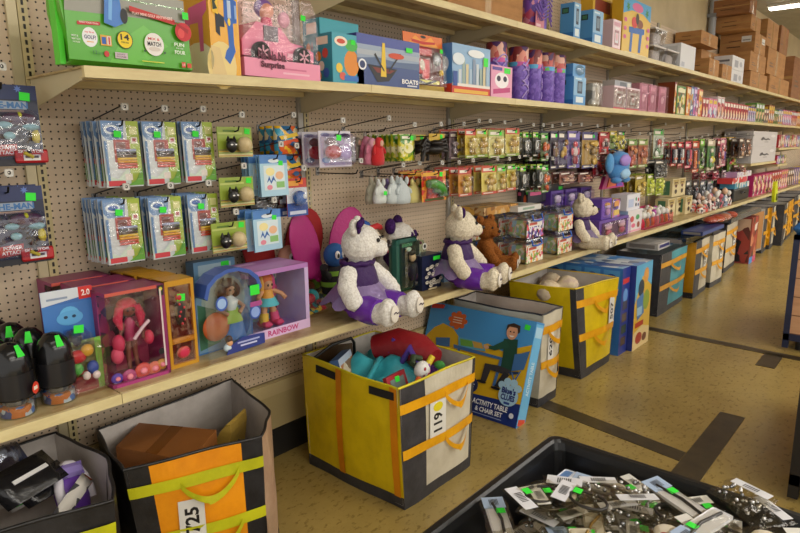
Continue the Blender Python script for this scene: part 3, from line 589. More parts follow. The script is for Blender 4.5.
def cart(key, label, uc, ur, vt, z0, y=1.96, y1=2.368, m=None, st=0, after=None):
    zt = AY(uc, vt, y).z; x0 = AY(uc, vt+10, y).x; x1 = AY(ur, vt+10, y).x
    if after: x0 = max(x0, ENDX[after][1]+.01)
    ENDX[key] = (zt, x1); stack(label, x0, x1, z0, zt, y=y, d=y1-y, m=m, st=st); return zt
zB = cart('B', 'brown carton behind the small carton, under another', 701, 718, 48, ZT, 2.2)
cart('A', 'brown carton topping the left pair of the cartons', 701, 718, 29, zB+.002, 2.1)
cart('C', 'small brown carton on the shelf edge left of white carton', 709, 719, 57, ZT, 1.96, 2.18)
cart('D', 'second small brown carton touching the white printed carton', 722, 731.5, 63, ZT, 1.96, 2.1)
x0 = max(AY(733, 65, 1.96).x, ENDX['D'][1]+.01); x1 = AY(745, 65, 1.96).x; ze = AY(733, 54, 1.96).z
for k, (lb, z0, z1) in enumerate((('white printed carton standing on the shelf among brown cartons', ZT, (ZT+ze)/2), ('white printed carton on top of the other white carton', (ZT+ze)/2, ze))):
    carton('white_printed_carton', lb, 'box', ((x0+x1)/2, 1.97, z0), x1-x0, .20, z1-z0-.003, mat('d6d7dc', .4), lambda f: (f.rect(.2, .2, .5, .7, '9a9ca8'), f.el(.72, .5, .12, .2, 'a8aab4')), lambda f: (f.rect(.15, .55, .85, .7, '6a6c74'), f.rect(.15, .35, .6, .42, '9a9ca4')))
zG = cart('G', 'bottom left brown carton of the big stack', 750, 767, 70, ZT)
zH = cart('H', 'bottom right brown carton of the big stack', 769, 789, 74, ZT, after='G')
zF = cart('F', 'second layer left brown carton of the big stack', 750, 766, 50, zG)
zI = cart('I', 'second layer right brown carton of the big stack', 768, 786, 46, zH, after='F')
zJ = cart('J', 'brown carton with white label in the big stack', 755, 766, 31, zF, st=1)
zK = cart('K', 'brown carton just under the topmost one', 751, 761, 13, zJ)
cart('L', 'topmost brown carton cut by the picture edge', 750, 757, -5, zK, m=CARD2)
cart('M', 'tall brown carton at the upper right of the stack', 767, 779, 17, zI, after='J')
cart('N', 'narrow brown carton at the right end of the upper stack', 781, 789, 24, zI, m=CARD2, after='M')
cart('O', 'dark brown carton at the far right edge of top shelf', 794, 812, 55, ZT, m=CARD2, after='H')
r = thing('wall_conduit', 'grey vertical conduit on the wall above the cartons', 'pipe', (X(711, 18, 2.4), 2.43, 2.8)); b = MB(); b.lathe([(.045, 0), (.045, .74)], mat('9a9ea6', .4), 12, c=(0, -.05, 0)); b.build('pipe', r)
b = MB(); b.box(-.06, .06, -.1, 0, .3, .34, mat('80848c', .4)); b.build('clamp', r)
# ================================================================ pegboard hooks and everything hung on them
STEEL = mat('2a2622', .3, .6); STEEL2 = mat('8d8a86', .3, .8)
def hook_builder(L):
    def f():
        r = thing('peg_hook', 'x', 'hook')
        b = MB(); b.tube([(0, 0, 0), (0, -L+.03, 0), (0, -L+.008, .004), (0, -L, .02)], .0032, STEEL, 6); b.build('peg_arm', r)
        b = MB(); b.tube([(0, 0, .012), (0, -.012, .03), (0, -L-.01, .07), (0, -L-.02, .062)], .0025, STEEL, 6); b.box(-.012, .012, -.003, 0, -.012, .03, STEEL2); b.build('tag_arm', r)
        b = MB(); b.bbox(-.012, .012, -L-.025, -L-.022, .052, .076, mat('d2d0ca', .5), .005); F = Face(b, (-.012, -L-.0255, .052), (1, 0, 0), (0, 0, 1), .024, .024); F.el(.5, .5, .2, .25, '2c2a28'); F.el(.45, .52, .07, .1, 'e6e4de'); b.build('price_tag', r)
        return r
    return f
NH = [0]
def hook(x, z, L, label):
    return place('hook%.2f' % L, hook_builder(L), (x, WALL, z), label)
def hang(key, build, px, yf, n, dy, lab, lab2=None, grp=None, hk=None, dims=None, jit=.006, rzj=.06, rx=-.03, L=None):
    """n packs one behind the other, the front one filling px"""
    u0, v0, u1, v1 = px; x, w, zb, zt = span(u0, v0, u1, v1, yf); h = min(zt-zb, zt-ZM-.035)
    if dims: w, h = dims
    for k in range(n):
        rr = random.Random(hash(key) % 997*0+k*7+int(u0))
        a = rr.uniform(-1, 1) if k else .5
        o = place(key, lambda: build(w, h), (x+(jit*a if k else 0), min(yf+dy*k, WALL-.02), zt+rr.uniform(-.003, .003)*(k > 0)), lab if k == 0 else lab2, rz=rzj*a, rx=rx, group=None if (k == 0 or n == 2) else grp)
        if n == 2 and k == 1 and 'group' in o: del o['group']
        if not o.name.startswith('hanging'): o.name = 'hanging_'+(o.name.rsplit('.', 1)[0] if o.name[-3:].isdigit() else o.name)
    if hk: hook(x, zt-.018, L or round(WALL-yf+.03, 2), hk)
    return x, w, zb, zt
def card(r, w, h, m, arts=None, t=.003, name='card', y=0.):
    b = MB(); b.box(-w/2, w/2, y, y+t, -h, 0, m); F = Face(b, (-w/2, y, -h), (1, 0, 0), (0, 0, 1), w, h)
    F.el(.5, .955, .05, .05*w/h, '1c1a18', 10)
    if arts: arts(F)
    return b.build(name, r)

# --- carded action toys at the far left (figure left out, plain burst instead)
def sword_card(w, h):
    r = thing('carded_action_toy', 'x', 'carded toy')
    def a(f):
        f.rect(0, 0, 1, 1, mat('22263f', .3)); f.rect(0, .82, 1, 1, '29345f'); f.star(.2, .93, .07, '4a68b0', 7); f.star(.75, .95, .05, '5a78c0', 7); f.rect(0, .70, .84, .80, mat('8f9db0', .3)); f.tx('HE-MAN', .38, .71, .86, .79, '3b6fa8', .04); f.rect(0, .66, .8, .69, 'a58a78')
        f.pl([(.05, .55), (.4, .66), (.9, .6), (1, .4), (.8, .2), (.2, .18)], '2d2a3a'); f.star(.45, .42, .26, '33304c', 9, .6)
        for q in range(6): f.pl([(.9, .62-.02*q), (.6+.03*q, .5-.03*q), (.61+.03*q, .49-.03*q), (.92, .63-.02*q)], '6a7890')
        f.rect(0, 0, 1, .08, '1b1c26'); f.pl([(.26, .11), (.62, .13), (.64, .27), (.26, .25)], 'b92528'); f.tx('POWER', .36, .2, .62, .25, 'efe6e2', .03); f.tx('ATTACK', .33, .14, .62, .19, 'efe6e2', .03)
        f.tx('18', .1, .02, .2, .06, 'c8c8d0')
    card(r, w, h, mat('232742', .35), a)
    b = MB(); F = Face(b, (w*.08, -.014, -h*.96), (1, 0, 0), (0, 0, 1), w*.44, h*.17); b.bbox(w*.08, w*.54, -.0135, -.004, -h*.97, -h*.80, mat('b5262b', .3), .006); F.tx('SKELETOR', .1, .68, .9, .9, 'efe4e0', .03); F.rect(.25, .12, .78, .55, 'e2ded8'); F.rect(.3, .3, .72, .48, '55484a'); b.build('name_plate', r)
    b = MB()
    b.T = Matrix.Translation((w*.2, 0, 0)); b.ell((0, -.016, -h*.42), (w*.24, .012, h*.08), mat('4c2a4c', .35)); b.ell((0, -.018, -h*.38), (w*.035, .012, h*.045), mat('c9c822', .35))
    b.ell((-w*.2, -.016, -h*.5), (w*.1, .012, h*.045), mat('7fb0b6', .3)); b.ell((w*.14, -.016, -h*.52), (w*.12, .012, h*.045), mat('7fb0b6', .3)); b.ell((-w*.16, -.016, -h*.63), (w*.08, .012, h*.05), mat('8fc0c2', .3))
    b.bbox(w*.14, w*.25, -.026, -.006, -h*.72, -h*.56, mat('d9c420', .35), .01); b.tube([(-w*.05, -.016, -h*.55), (w*.05, -.016, -h*.75), (w*.08, -.016, -h*.85)], .006, '2c2430'); b.tube([(w*.0, -.016, -h*.84), (w*.12, -.016, -h*.9)], .006, 'cdb832'); b.build('toy', r)
    b = MB(); b.bbox(-w*.46, w*.47, -.04, 0, -h*.9, -h*.32, clear('f4f6ff', .2, .8, 22), .02); b.build('blister', r)
    sticker(r, w*.33, -h*.14, -.002, .03)
    return r
a0 = hang('sword', sword_card, (-38, 84, 40, 166), 2.2, 2, .05, 'dark blue carded toy with red name plate, upper of the two at left edge', 'dark carded toy directly behind the upper one at the left edge', hk='hook of the upper dark blue card at the left edge')
hang('sword', sword_card, (-32, 187, 48, 266), 2.2, 2, .05, 'dark blue carded toy lettered POWER ATTACK, lower of the two at left edge', 'dark carded toy directly behind the POWER ATTACK card', hk='hook of the lower dark blue card at the left edge', dims=(a0[1], a0[3]-a0[2]))

# --- colouring pencil packs
def pencils(w, h):
    r = thing('pencil_pack', 'x', 'pencil pack')
    def a(f):
        f.rect(0, 0, 1, 1, mat('cfd6d8', .3)); f.pl([(0, 1), (.62, 1), (.55, .7), (.1, .72), (0, .8)], '6f93c2'); f.el(.26, .87, .2, .07, 'dbe6ee'); f.el(.27, .87, .14, .04, '2f5fae'); f.rect(.66, .05, 1, 1, '9fb53a'); f.rect(.74, .8, .95, .92, 'd8d890'); f.rect(.76, .66, .94, .76, 'e0d8c8'); f.rect(.8, .69, .9, .74, 'b0404a')
        f.rect(.28, .38, .72, .72, 'a83a30'); f.rect(.34, .44, .6, .68, '6a2c28'); f.pl([(.0, .2), (.3, .12), (.62, .3), (.62, .1), (0, .04)], 'cfe0d0'); f.rect(.04, .02, .5, .1, 'c63a42'); f.pl([(.55, .02), (1, .02), (1, .3), (.8, .1)], '5c9a2c'); f.rect(.5, .1, .7, .2, 'e4dcd4'); f.rect(.03, .1, .1, .7, '5c87b8')
    card(r, w, h, mat('c2ccd2', .35), a)
    b = MB()
    for z0, z1, c in ((0, .07, 'c8c4c4'), (.07, .10, 'a83a44'), (.10, .36, '4f7a38'), (.36, .44, '9a3a34'), (.44, .62, '2a2c34'), (.62, .86, '4a6690'), (.86, 1, '8a9cb4')): b.box(-w*.502, w*.502, .003, .010, -h+z0*h, -h+z1*h, mat(c, .25))
    b.build('pack_edge', r)
    for k, c in enumerate(('c8402c', 'c4502a', 'dca02c', 'e0b83a', '4a3a2c', '2c2624', '8a94b8')):
        b = MB(); z = -h*.70+k*h*.043; b.tube([(-w*.16, -.005, z), (w*.36, -.005, z)], h*.0205, mat(c, .35), 6); b.build('pencil', r)
    b = MB(); b.loft([[(-w*.5, .008, z), (-w*.46, y, z), (0, y-.001, z), (w*.46, y, z), (w*.5, .008, z), (0, .0115, z)] for z, y in ((-h*1.0, .002), (-h*.8, -.010), (-h*.4, -.010), (-h*.12, -.003), (-.0, .0))], clear('ffffff', .17, 1.0, 26), True, True); b.build('clear_bag', r)
    sticker(r, -w*.12, -h*.2, -.012, .026)
    return r
D = None
ROWS = [((103, 121, 140, 187), 'pencil pack at the front of the upper left hook', 'upper left'), ((144, 122, 177, 182), 'pencil pack at the front of the upper middle hook', 'upper middle'), ((182, 122, 214, 179), 'pencil pack at the front of the upper right hook by the cat ball', 'upper right'),
        ((106, 199, 140, 260), 'pencil pack at the front of the lower left hook', 'lower left'), ((145, 197, 187, 256), 'pencil pack at the front of the lower middle hook', 'lower middle'), ((187, 194, 220, 249), 'pencil pack at the front of the lower right hook', 'lower right')]
for px, lab, nm in ROWS:
    q = hang('pencils', pencils, px, 2.185, 7 if px[0] < 130 else 5, .027, lab, 'pencil pack in the line behind the front one on the %s hook' % nm, 'pencil packs behind the front one, %s hook' % nm, hk='hook carrying the %s line of pencil packs' % nm, dims=D, jit=.004, rzj=.02)
    if D is None: D = (q[1], q[3]-q[2])
# --- cat and ball toys
def catball(w, h):
    r = thing('cat_ball_toy', 'x', 'cat toy')
    def a(f):
        f.rect(0, 0, 1, 1, mat('93a83c', .35)); f.rect(0, .0, 1, .2, 'b9bf70')
        for k in range(5): f.rect(0, .03+.05*k, 1, .05+.05*k, ['c85a4a', 'e0d8b0', '6a8a3c', 'd8a040', '8a4a6a'][k])
        f.rect(.55, .3, 1, .36, 'd8d4c0'); f.rect(0, .75, .7, .82, 'b8c468'); f.rect(.15, .84, .5, .9, '5a7a28')
    card(r, w, h, mat('93a83c', .4), a)
    b = MB(); b.ell((w*.14, -.03, -h*.6), (h*.27, h*.25, h*.27), ramp_mat('cream ball', [(.3, 'bda878'), (.7, 'dccba0')], 30, .45)); b.build('ball', r)
    b = MB(); q = (-w*.24, -.03, -h*.62); b.ell(q, (h*.2, h*.15, h*.24), mat('161514', .35))
    for s in (-1, 1): b.lathe([(h*.085, 0), (.001, h*.17)], mat('161514', .35), 8, c=(q[0]+s*h*.12, q[1], q[2]+h*.15))
    b.build('cat_head', r)
    for s in (-1, 1):
        b = MB(); b.ell((q[0]+s*h*.08, q[1]-h*.13, q[2]+h*.02), (h*.055, h*.03, h*.03), mat('e8e8e4', .3), 8, 5); b.build('eye', r)
    sticker(r, w*.36, -h*.14, -.002, .026)
    return r
D = None
for px, lab, lab2, n in (((217, 127, 252, 157), 'cat and ball toy on the top hook of three', 'cat and ball toy behind the top one', 1), ((218, 177, 255, 210), 'cat and ball toy on the middle hook of three', 'cat and ball toy behind the middle one', 1), ((212, 222, 246, 256), 'cat and ball toy hanging lowest, just above the doll boxes', 'x', 1)):
    q = hang('catball', catball, px, 2.15, n, .05, lab, lab2, hk='hook of the '+lab.split(' on the ')[-1] if 'on the' in lab else 'hook of the lowest cat and ball toy', dims=D)
    if D is None: D = (q[1], q[3]-q[2])
# --- pale blue activity books
def abook(w, h):
    r = thing('activity_pad', 'x', 'activity book')
    def a(f):
        f.rect(0, 0, 1, 1, mat('a9cfe2', .3)); f.rect(0, .8, 1, 1, '4f83c4'); f.el(.5, .86, .2, .05, 'e2ecf2'); f.rect(.12, .15, .88, .75, 'd6e6ea'); f.el(.35, .6, .16, .1, 'f0e4a0'); f.el(.68, .5, .15, .1, 'e8b890'); f.pl([(.2, .32), (.3, .5), (.36, .36), (.45, .5), (.55, .34), (.45, .4), (.36, .3), (.3, .4)], '3a6ab0'); f.rect(.55, .2, .85, .35, '8ac070'); f.el(.3, .22, .1, .06, 'e08a9a')
    card(r, w, h, mat('7fb2d6', .35), a, t=.006); sticker(r, w*.25, -h*.2, -.002, .024); return r
q = hang('abook', abook, (259, 155, 288, 196), 2.15, 5, .03, 'pale blue activity pad at the front of the upper hook', 'pale blue activity pad behind the front one on upper hook', 'activity pads on the upper hook', hk='hook of the upper pale blue activity pads', rzj=.14)
hang('abook', abook, (252, 210, 282, 248), 2.15, 4, .03, 'pale blue activity pad at the front of the lower hook', 'pale blue activity pad behind the front one on lower hook', 'activity pads on the lower hook', hk='hook of the lower pale blue activity pads', dims=(q[1], q[3]-q[2]), rzj=.14)
def darkpack(w, h):
    r = thing('dark_toy_pack', 'x', 'carded toy'); card(r, w, h, mat('26221e', .35)); b = MB(); rr = random.Random(4)
    for k in range(9): b.ell((rr.uniform(-.38, .38)*w, -.014, -rr.uniform(.25, .9)*h), (w*.11, .012, h*.1), mat(['1c1a19', '3c3632', '5a5048'][k % 3], .25), 8, 6)
    b.build('toy_pieces', r); b = MB(); b.bbox(-w*.47, w*.47, -.03, 0, -h*.96, -h*.12, clear('ffffff', .16, .9, 30), .01); b.build('blister', r); return r
hang('darkpack', darkpack, (250, 190, 288, 212), 2.24, 2, .03, 'black toy pack under the upper pale blue pads', 'black toy pack behind another, under the pale blue pads')
def chips(w, h):
    r = thing('snap_toy_bag', 'x', 'toy bag'); b = MB(); rr = random.Random(2)
    b.loft([[(-w/2, y*.3, z), (-w/4, -y, z), (w/4, -y, z), (w/2, y*.3, z), (w/4, y, z), (-w/4, y, z)] for z, y in ((-h, .001), (-h*.9, .008), (-h*.5, .014), (-h*.1, .006), (0, .001))], pmat(['2f86b4', '4aa8c8', 'e8b82a', 'd8602a', '2c6a9c', 'efe0b0'], 34, (1, 1, 1), .2, 6), True, True, True)
    b.build('bag', r)
    b = MB(); F = Face(b, (-w*.4, -.017, -h*.8), (1, 0, 0), (0, 0, 1), w*.8, h*.6); F.pl([(0, .7), (.9, .95), (1, .75), (.1, .5)], 'e9c42c'); F.pl([(.1, .4), (.9, .6), (1, .4), (.2, .18)], 'd8542a'); F.star(.3, .62, .2, 'f4e8c0', 6); F.el(.7, .25, .15, .15, '2a5a8c'); b.build('print', r); return r
q = hang('chips', chips, (273, 126, 299, 154), 2.2, 3, .05, 'blue and yellow snap bag at the front, left of the steel upright', 'blue and yellow snap bag behind the front one, left of the upright', 'snap bags left of the upright', hk='hook of the blue and yellow snap bags', rzj=.15)
hang('chips', chips, (279, 156, 299, 177), 2.22, 1, .05, 'blue and yellow snap bag on the lower hook by the upright', hk='hook of the single lower snap bag', dims=(q[1]*.95, (q[3]-q[2])*.95))
def ballpack(w, h):
    r = thing('ball_pack', 'x', 'carded toy'); card(r, w, h, mat('c23a2c', .35), lambda f: (f.rect(0, 0, 1, .35, '2c4f9a'), f.rect(0, .35, 1, .75, 'd8dce2'), f.rect(.1, .8, .6, .93, 'e8a03a'), f.rect(.1, .05, .9, .14, 'c8d0e0')))
    b = MB(); b.ell((0, -.02, -h*.52), (w*.27, .03, w*.27), mat('2a5ea8', .25)); b.ell((w*.05, -.045, -h*.48), (w*.1, .01, w*.1), mat('dfe4ea', .25)); b.build('ball', r); b = MB(); b.bbox(-w*.44, w*.44, -.055, 0, -h*.8, -h*.24, clear('ffffff', .14, .6, 20), .02); b.build('blister', r)
    sticker(r, w*.2, -h*.1, -.002, .026, 'ee7a24'); return r
hang('ballpack', ballpack, (286, 178, 307, 216), 2.18, 2, .05, 'red and blue carded ball, left of the fairy bugs', 'red and blue carded ball behind another', hk='hook of the red and blue carded ball')
# --- doll pieces bags
def dollpack(w, h):
    r = thing('doll_clothes_pack', 'x', 'carded toy')
    card(r, w, h, mat('cfcad2', .3), lambda f: (f.rect(0, 0, 1, 1, 'd2cdd6'), f.el(.2, .9, .14, .05, '8a8fae'), f.el(.8, .88, .14, .06, '5a4a80'), f.el(.2, .2, .13, .08, '7a94b8'), f.el(.85, .55, .1, .1, 'b090b8')))
    b = MB(); b.ell((-w*.14, -.015, -h*.58), (w*.24, .02, h*.2), mat('c23440', .35)); b.ell((w*.22, -.016, -h*.62), (w*.2, .02, h*.2), mat('a78ac2', .4)); b.ell((-w*.2, -.015, -h*.3), (w*.14, .015, h*.12), mat('6a3038', .4)); b.ell((w*.1, -.014, -h*.3), (w*.12, .012, h*.1), mat('b8a0c8', .4)); b.ell((w*.3, -.014, -h*.15), (w*.1, .012, h*.07), mat('3c2c5a', .4)); b.build('doll_clothes', r)
    b = MB(); b.bbox(-w*.48, w*.48, -.045, 0, -h*.95, -h*.08, clear('f6f4ff', .3, .9, 16), .015); b.build('blister', r); sticker(r, -w*.1, -h*.2, -.046, .03); return r
hang('dollpack', dollpack, (318, 131, 351, 167), 2.1, 3, .11, 'doll clothes pack at the front, right of the steel upright', 'doll clothes pack hung behind the front one', 'doll clothes packs behind the front one', hk='hook of the doll clothes packs')
# --- little hanging plush
def hplush(col, kind):
    def f(w=.1, h=.15):
        r = thing('hanging_plush', 'x', 'soft toy'); F_ = mat(col, .9, 0, .5, 220, .1, .3)
        b = MB(); b.lathe([(.006, -h), (w*.42, -h*.97), (w*.46, -h*.8), (w*.36, -h*.5), (w*.22, -h*.33), (w*.08, -h*.22), (.004, -h*.2)], F_, 14, sy=.6); 
        for s in (-1, 1): b.tube([(s*w*.2, 0, -h*.42), (s*w*.4, -.01, -h*.55), (s*w*.42, -.015, -h*.66)], [w*.07, w*.08, w*.06], F_, 8)
        b.build('body', r)
        if kind == 'ghost':
            for s in (-1, 1):
                b = MB(); b.ell((s*w*.2, -.01, -h*.22), (w*.09, .012, h*.14), F_, 8, 6); b.build('ear', r)
        else:
            b = MB(); b.ell((0, -.012, -h*.36), (w*.25, w*.22, h*.16), mat(kind, .9)); b.build('head', r)
            b = MB(); b.ell((0, -.012-w*.17, -h*.37), (w*.13, w*.08, h*.09), mat('d9a890', .7)); b.build('face', r)
        b = MB(); b.tube([(0, 0, -h*.22), (.008, 0, -h*.1), (0, 0, 0), (-.008, 0, -h*.1), (0, 0, -h*.22)], .0018, mat('c8b8b0', .6), 4); b.build('hang_loop', r)
        return r
    return f
PL = [((350, 131, 362, 162), 2.24, '9a9488', '8a8478', 'grey hanging plush, leftmost beside the doll clothes packs'), ((359, 129, 371, 165), 2.2, 'c86a88', 'd88aa4', 'dusty pink hanging plush, second from the left'), ((364, 131, 377, 165), 2.15, 'd9829c', 'e0a0b4', 'light pink hanging plush in the middle'), ((371, 130, 384, 166), 2.12, 'c62c30', 'd03438', 'red hooded hanging plush beside the green and yellow bags')]
for px, y, c, k, lab in PL:
    x, w, zb, zt = span(*px, y); o = hplush(c, k)(w*1.0, zt-zb); o.location = (x, y, zt); o['label'] = lab
hook(span(*PL[2][0], 2.2)[0], span(*PL[2][0], 2.2)[3]-.004, .3, 'hook of the pink and red hanging plush')
GH = [((365, 174, 379, 204), 2.2, 'a8a490', 'beige', 'grey ghost plush, leftmost of the low row'), ((373, 176, 386, 204), 2.15, 'd8dcd8', 0, 'white ghost plush with green sticker'), ((382, 176, 394, 203), 2.19, '8a78b0', 0, 'lilac ghost plush between white ones'), ((386, 173, 400, 204), 2.14, 'cdd6d6', 0, 'pale grey ghost plush in the middle of the low row'), ((394, 174, 410, 204), 2.12, 'c4ced0', 0, 'bluish grey ghost plush, second from the right'), ((406, 176, 421, 203), 2.16, 'e3d98c', 0, 'pale yellow ghost plush, rightmost of the low row')]
for px, y, c, k, lab in GH:
    x, w, zb, zt = span(*px, y); o = hplush(c, 'ghost')(w*1.0, zt-zb); o.location = (x, y, zt); o['label'] = lab
    if 'green' in lab: sticker(o, 0, -(zt-zb)*.6, -.04, .024)
hook(span(*GH[2][0], 2.2)[0], span(*GH[2][0], 2.2)[3]-.004, .28, 'hook of the left ghost plush'); hook(span(*GH[4][0], 2.2)[0]+.02, span(*GH[4][0], 2.2)[3]-.004, .28, 'hook of the right ghost plush')
hook(2.12, 1.42, .29, 'empty hook left of the ghost plush')
# --- patterned bags and cards, section by section
def bag(cols, sc=40, seed=0, head=None, st=1, win=None):
    def f(w, h):
        r = thing('toy_bag', 'x', 'toy bag'); b = MB()
        b.loft([[(-w/2, 0, z), (-w/4, -y, z), (w/4, -y, z), (w/2, 0, z), (w/4, y, z), (-w/4, y, z)] for z, y in ((-h, .001), (-h*.92, .007), (-h*.5, .012), (-h*.12, .005), (0, .001))], pmat(cols, sc, (1, 1, 1), .22, seed), True, True, True); b.build('bag', r)
        b = MB(); F = Face(b, (-w*.46, -.013, -h*.95), (1, 0, 0), (0, 0, 1), w*.92, h*.92)
        if head: F.rect(0, .8, 1, 1, head)
        F.rect(.1, .84, .6, .94, 'efe9d8'); F.el(.5, .45, .3, .2, win or cols[-1]); F.star(.4, .5, .14, cols[0], 8); b.build('print', r)
        if st: sticker(r, w*.2, -h*.16, -.015, .026)
        return r
    return f
def cardtoy(base, head, tc, shape='fig', st=1, back2=None):
    def f(w, h):
        r = thing('carded_toy', 'x', 'carded toy'); w *= .91
        card(r, w, h, mat(base, .35), lambda f: (f.rect(0, .78, 1, 1, mat(head, .35)), f.rect(.1, .83, .65, .93, 'efe6d8'), f.rect(0, 0, 1, .1, mat(back2 or head, .35)), f.rect(.1, .03, .7, .07, 'e8e0d0')))
        b = MB()
        if shape == 'fig':
            b.ell((0, -.014, -h*.36), (w*.14, .014, h*.08), mat(tc[0], .4), 10, 7); b.ell((0, -.014, -h*.56), (w*.18, .014, h*.13), mat(tc[1], .4), 10, 7)
            for s in (-1, 1): b.ell((s*w*.09, -.014, -h*.78), (w*.07, .012, h*.12), mat(tc[2], .4), 8, 6); b.ell((s*w*.25, -.014, -h*.55), (w*.06, .01, h*.11), mat(tc[0], .4), 8, 6)
        elif shape == 'blob':
            rr = random.Random(len(base)+int(base, 16) % 97)
            for k in range(7): b.ell((rr.uniform(-.3, .3)*w, -.014, -rr.uniform(.3, .85)*h), (w*rr.uniform(.1, .2), .013, h*rr.uniform(.06, .12)), mat(tc[k % len(tc)], .35), 8, 6)
        elif shape == 'long':
            for k, s in enumerate((-.2, .2)): b.bbox((s-.13)*w, (s+.13)*w, -.024, -.002, -h*.88, -h*.3, mat(tc[k % len(tc)], .35), .006); b.ell((s*w, -.026, -h*.7), (w*.1, .008, h*.06), mat(tc[2], .3), 8, 6)
        elif shape == 'key':
            b.tube([(w*.0+w*.22*math.cos(t*.7), -.012, -h*.55+h*.18*math.sin(t*.7)) for t in range(10)], w*.07, mat(tc[0], .3), 6); b.box(-w*.05, w*.05, -.02, -.004, -h*.9, -h*.7, mat(tc[1], .4))
        b.build('toy', r)
        b = MB(); b.bbox(-w*.45, w*.45, -.034, 0, -h*.92, -h*.24, clear('ffffff', .15, .8, 24), min(.014, w*.2)); b.build('blister', r)
        if st: sticker(r, w*.24, -h*.12, -.002, .026)
        return r
    return f
def H(key, build, px, yf, n, dy, what, hk=True, **kw):
    """one hook: a front pack with its own label, the rest sharing one"""
    return hang(key, build, px, yf, n, dy, what[0], what[1] if len(what) > 1 else what[0]+' - behind', what[2] if len(what) > 2 else None, hk=('hook of the '+what[3]) if hk and len(what) > 3 else None, **kw)
GY = ['c8c22a', '9cb02c', 'e0d860', '4f8a2c', 'e8e4b0']
H('gy', bag(GY, 45, 1, '5a9a34'), (397, 134, 415, 161), 2.1, 7, .035, ('green and yellow toy bag at the front, right of the red plush', 'green and yellow toy bag in the line behind the front one', 'green and yellow bags', 'green and yellow toy bags'), rzj=.1)
def spider(w, h):
    r = thing('toy_spider', 'x', 'toy spider'); b = MB(); b.ell((0, 0, -h*.55), (w*.28, w*.24, h*.18), mat('181413', .45)); b.ell((0, -.02, -h*.34), (w*.18, w*.16, h*.11), mat('221b18', .45))
    b.build('body', r)
    for k in range(8):
        s = -1 if k % 2 else 1; q = k//2; b = MB(); b.tube([(s*w*.1, 0, -h*(.35+.06*q)), (s*w*(.4+.03*q), -.02, -h*(.2+.14*q)), (s*w*(.5), -.01, -h*(.45+.16*q))], w*.045, mat('1c1715', .5), 6); b.build('leg', r)
    b = MB(); b.box(-w*.15, w*.5, -.002, .0, -h*.28, -h*.02, mat('c9a52a', .4)); b.build('header_card', r); sticker(r, w*.35, -h*.12, -.003, .026)
    return r
H('spider', spider, (418, 133, 446, 163), 2.1, 2, .15, ('black toy spider at the front under a yellow tag', 'black toy spider behind the front one', None, 'black toy spiders'), rzj=.2)
RG = ['b82a24', 'd8462c', '8a1c1c', 'e0a02c', 'c8382c']
def dino(w, h):
    r = thing('dinosaur_card', 'x', 'carded toy'); card(r, w, h, pmat(RG, 40, (1, 1, 1), .3, 2), lambda f: (f.rect(.05, .84, .65, .96, 'e0a832'), f.rect(.1, .02, .9, .1, '3c6a2c')))
    b = MB(); b.tube([(-w*.34, -.018, -h*.4), (-w*.1, -.02, -h*.42), (w*.1, -.02, -h*.56), (w*.3, -.018, -h*.72), (w*.4, -.016, -h*.85)], [w*.1, w*.13, w*.16, w*.1, w*.04], mat('3f8f2c', .4), 8)
    for q in ((-.05, -.7), (.18, -.85)): b.tube([(q[0]*w, -.018, -h*.5), (q[0]*w, -.02, q[1]*h)], w*.06, mat('357a26', .4), 6)
    b.ell((w*.02, -.035, -h*.5), (w*.12, .01, h*.07), mat('c8442c', .4)); b.build('toy_dinosaur', r)
    b = MB(); b.bbox(-w*.46, w*.46, -.045, 0, -h*.95, -h*.2, clear('fff4f0', .15, .7, 20), .015); b.build('blister', r); sticker(r, w*.28, -h*.12, -.003, .03); return r
H('dino', dino, (421, 171, 446, 201), 2.1, 3, .085, ('red card with a green toy dinosaur at the front', 'red dinosaur card behind the front one', 'red dinosaur cards behind the front one', 'red dinosaur cards'))
H('gk', bag(['2c3a20', '3f5a2a', 'c8a02c', '1c2416'], 45, 2, '6a8a2c'), (446, 170, 456, 196), 2.2, 3, .04, ('dark green toy bag at the front beside the dinosaur cards', 'dark green toy bag behind the front one', 'dark green bags behind the front one', 'dark green toy bags'))
YL = ['d8c440', 'b8a830', 'e8dc90', '7a9a3a', 'e8e2c8']
gold = ('c9a63a', 'b8902c', 'd8c070')
H('pg', cardtoy('8a7a80', '6a5060', ('9a8a90', 'c8b8b8', '5a4a50'), 'blob', 0), (448, 132, 463, 159), 2.2, 2, .06, ('grey and purple carded toy left of the yellow cards', 'grey and purple carded toy behind another', None, 'grey carded toys'))
S2 = [((464, 129, 477, 158), 'd0b848', 'c8402c', 'red topped yellow card, first in the upper row'), ((475, 129, 488, 157), 'c8b84a', 'b8a838', 'yellow card, second in the upper row'), ((487, 130, 505, 158), 'd8d088', '8fae4a', 'wide pale yellow card, third in the upper row'), ((504, 128, 520, 156), 'd4c460', 'c4502c', 'orange topped yellow card, fourth in the upper row')]
for k, (px, b_, h_, lb) in enumerate(S2):
    H('s2_%d' % k, cardtoy(b_, h_, gold if k % 2 else ('d8c070', 'c8b050', 'a88a30'), 'fig', k > 0, '8aa83a'), px, 2.12, 4, .06, (lb, 'yellow carded figure behind the '+lb.split(', ')[-1].replace('in', 'card of'), 'cards behind the '+lb, lb))
S2b = [((457, 168, 472, 196), 'c88a3a', 'b8382c', 'red topped orange card, first in the lower row'), ((480, 166, 498, 194), 'd8c868', 'c8502c', 'wide yellow card, second in the lower row'), ((496, 166, 506, 192), 'c0b858', '8aa848', 'green topped yellow card, third in the lower row'), ((506, 164, 516, 190), 'c8b84c', '7a9a3a', 'narrow yellow card, fourth in the lower row')]
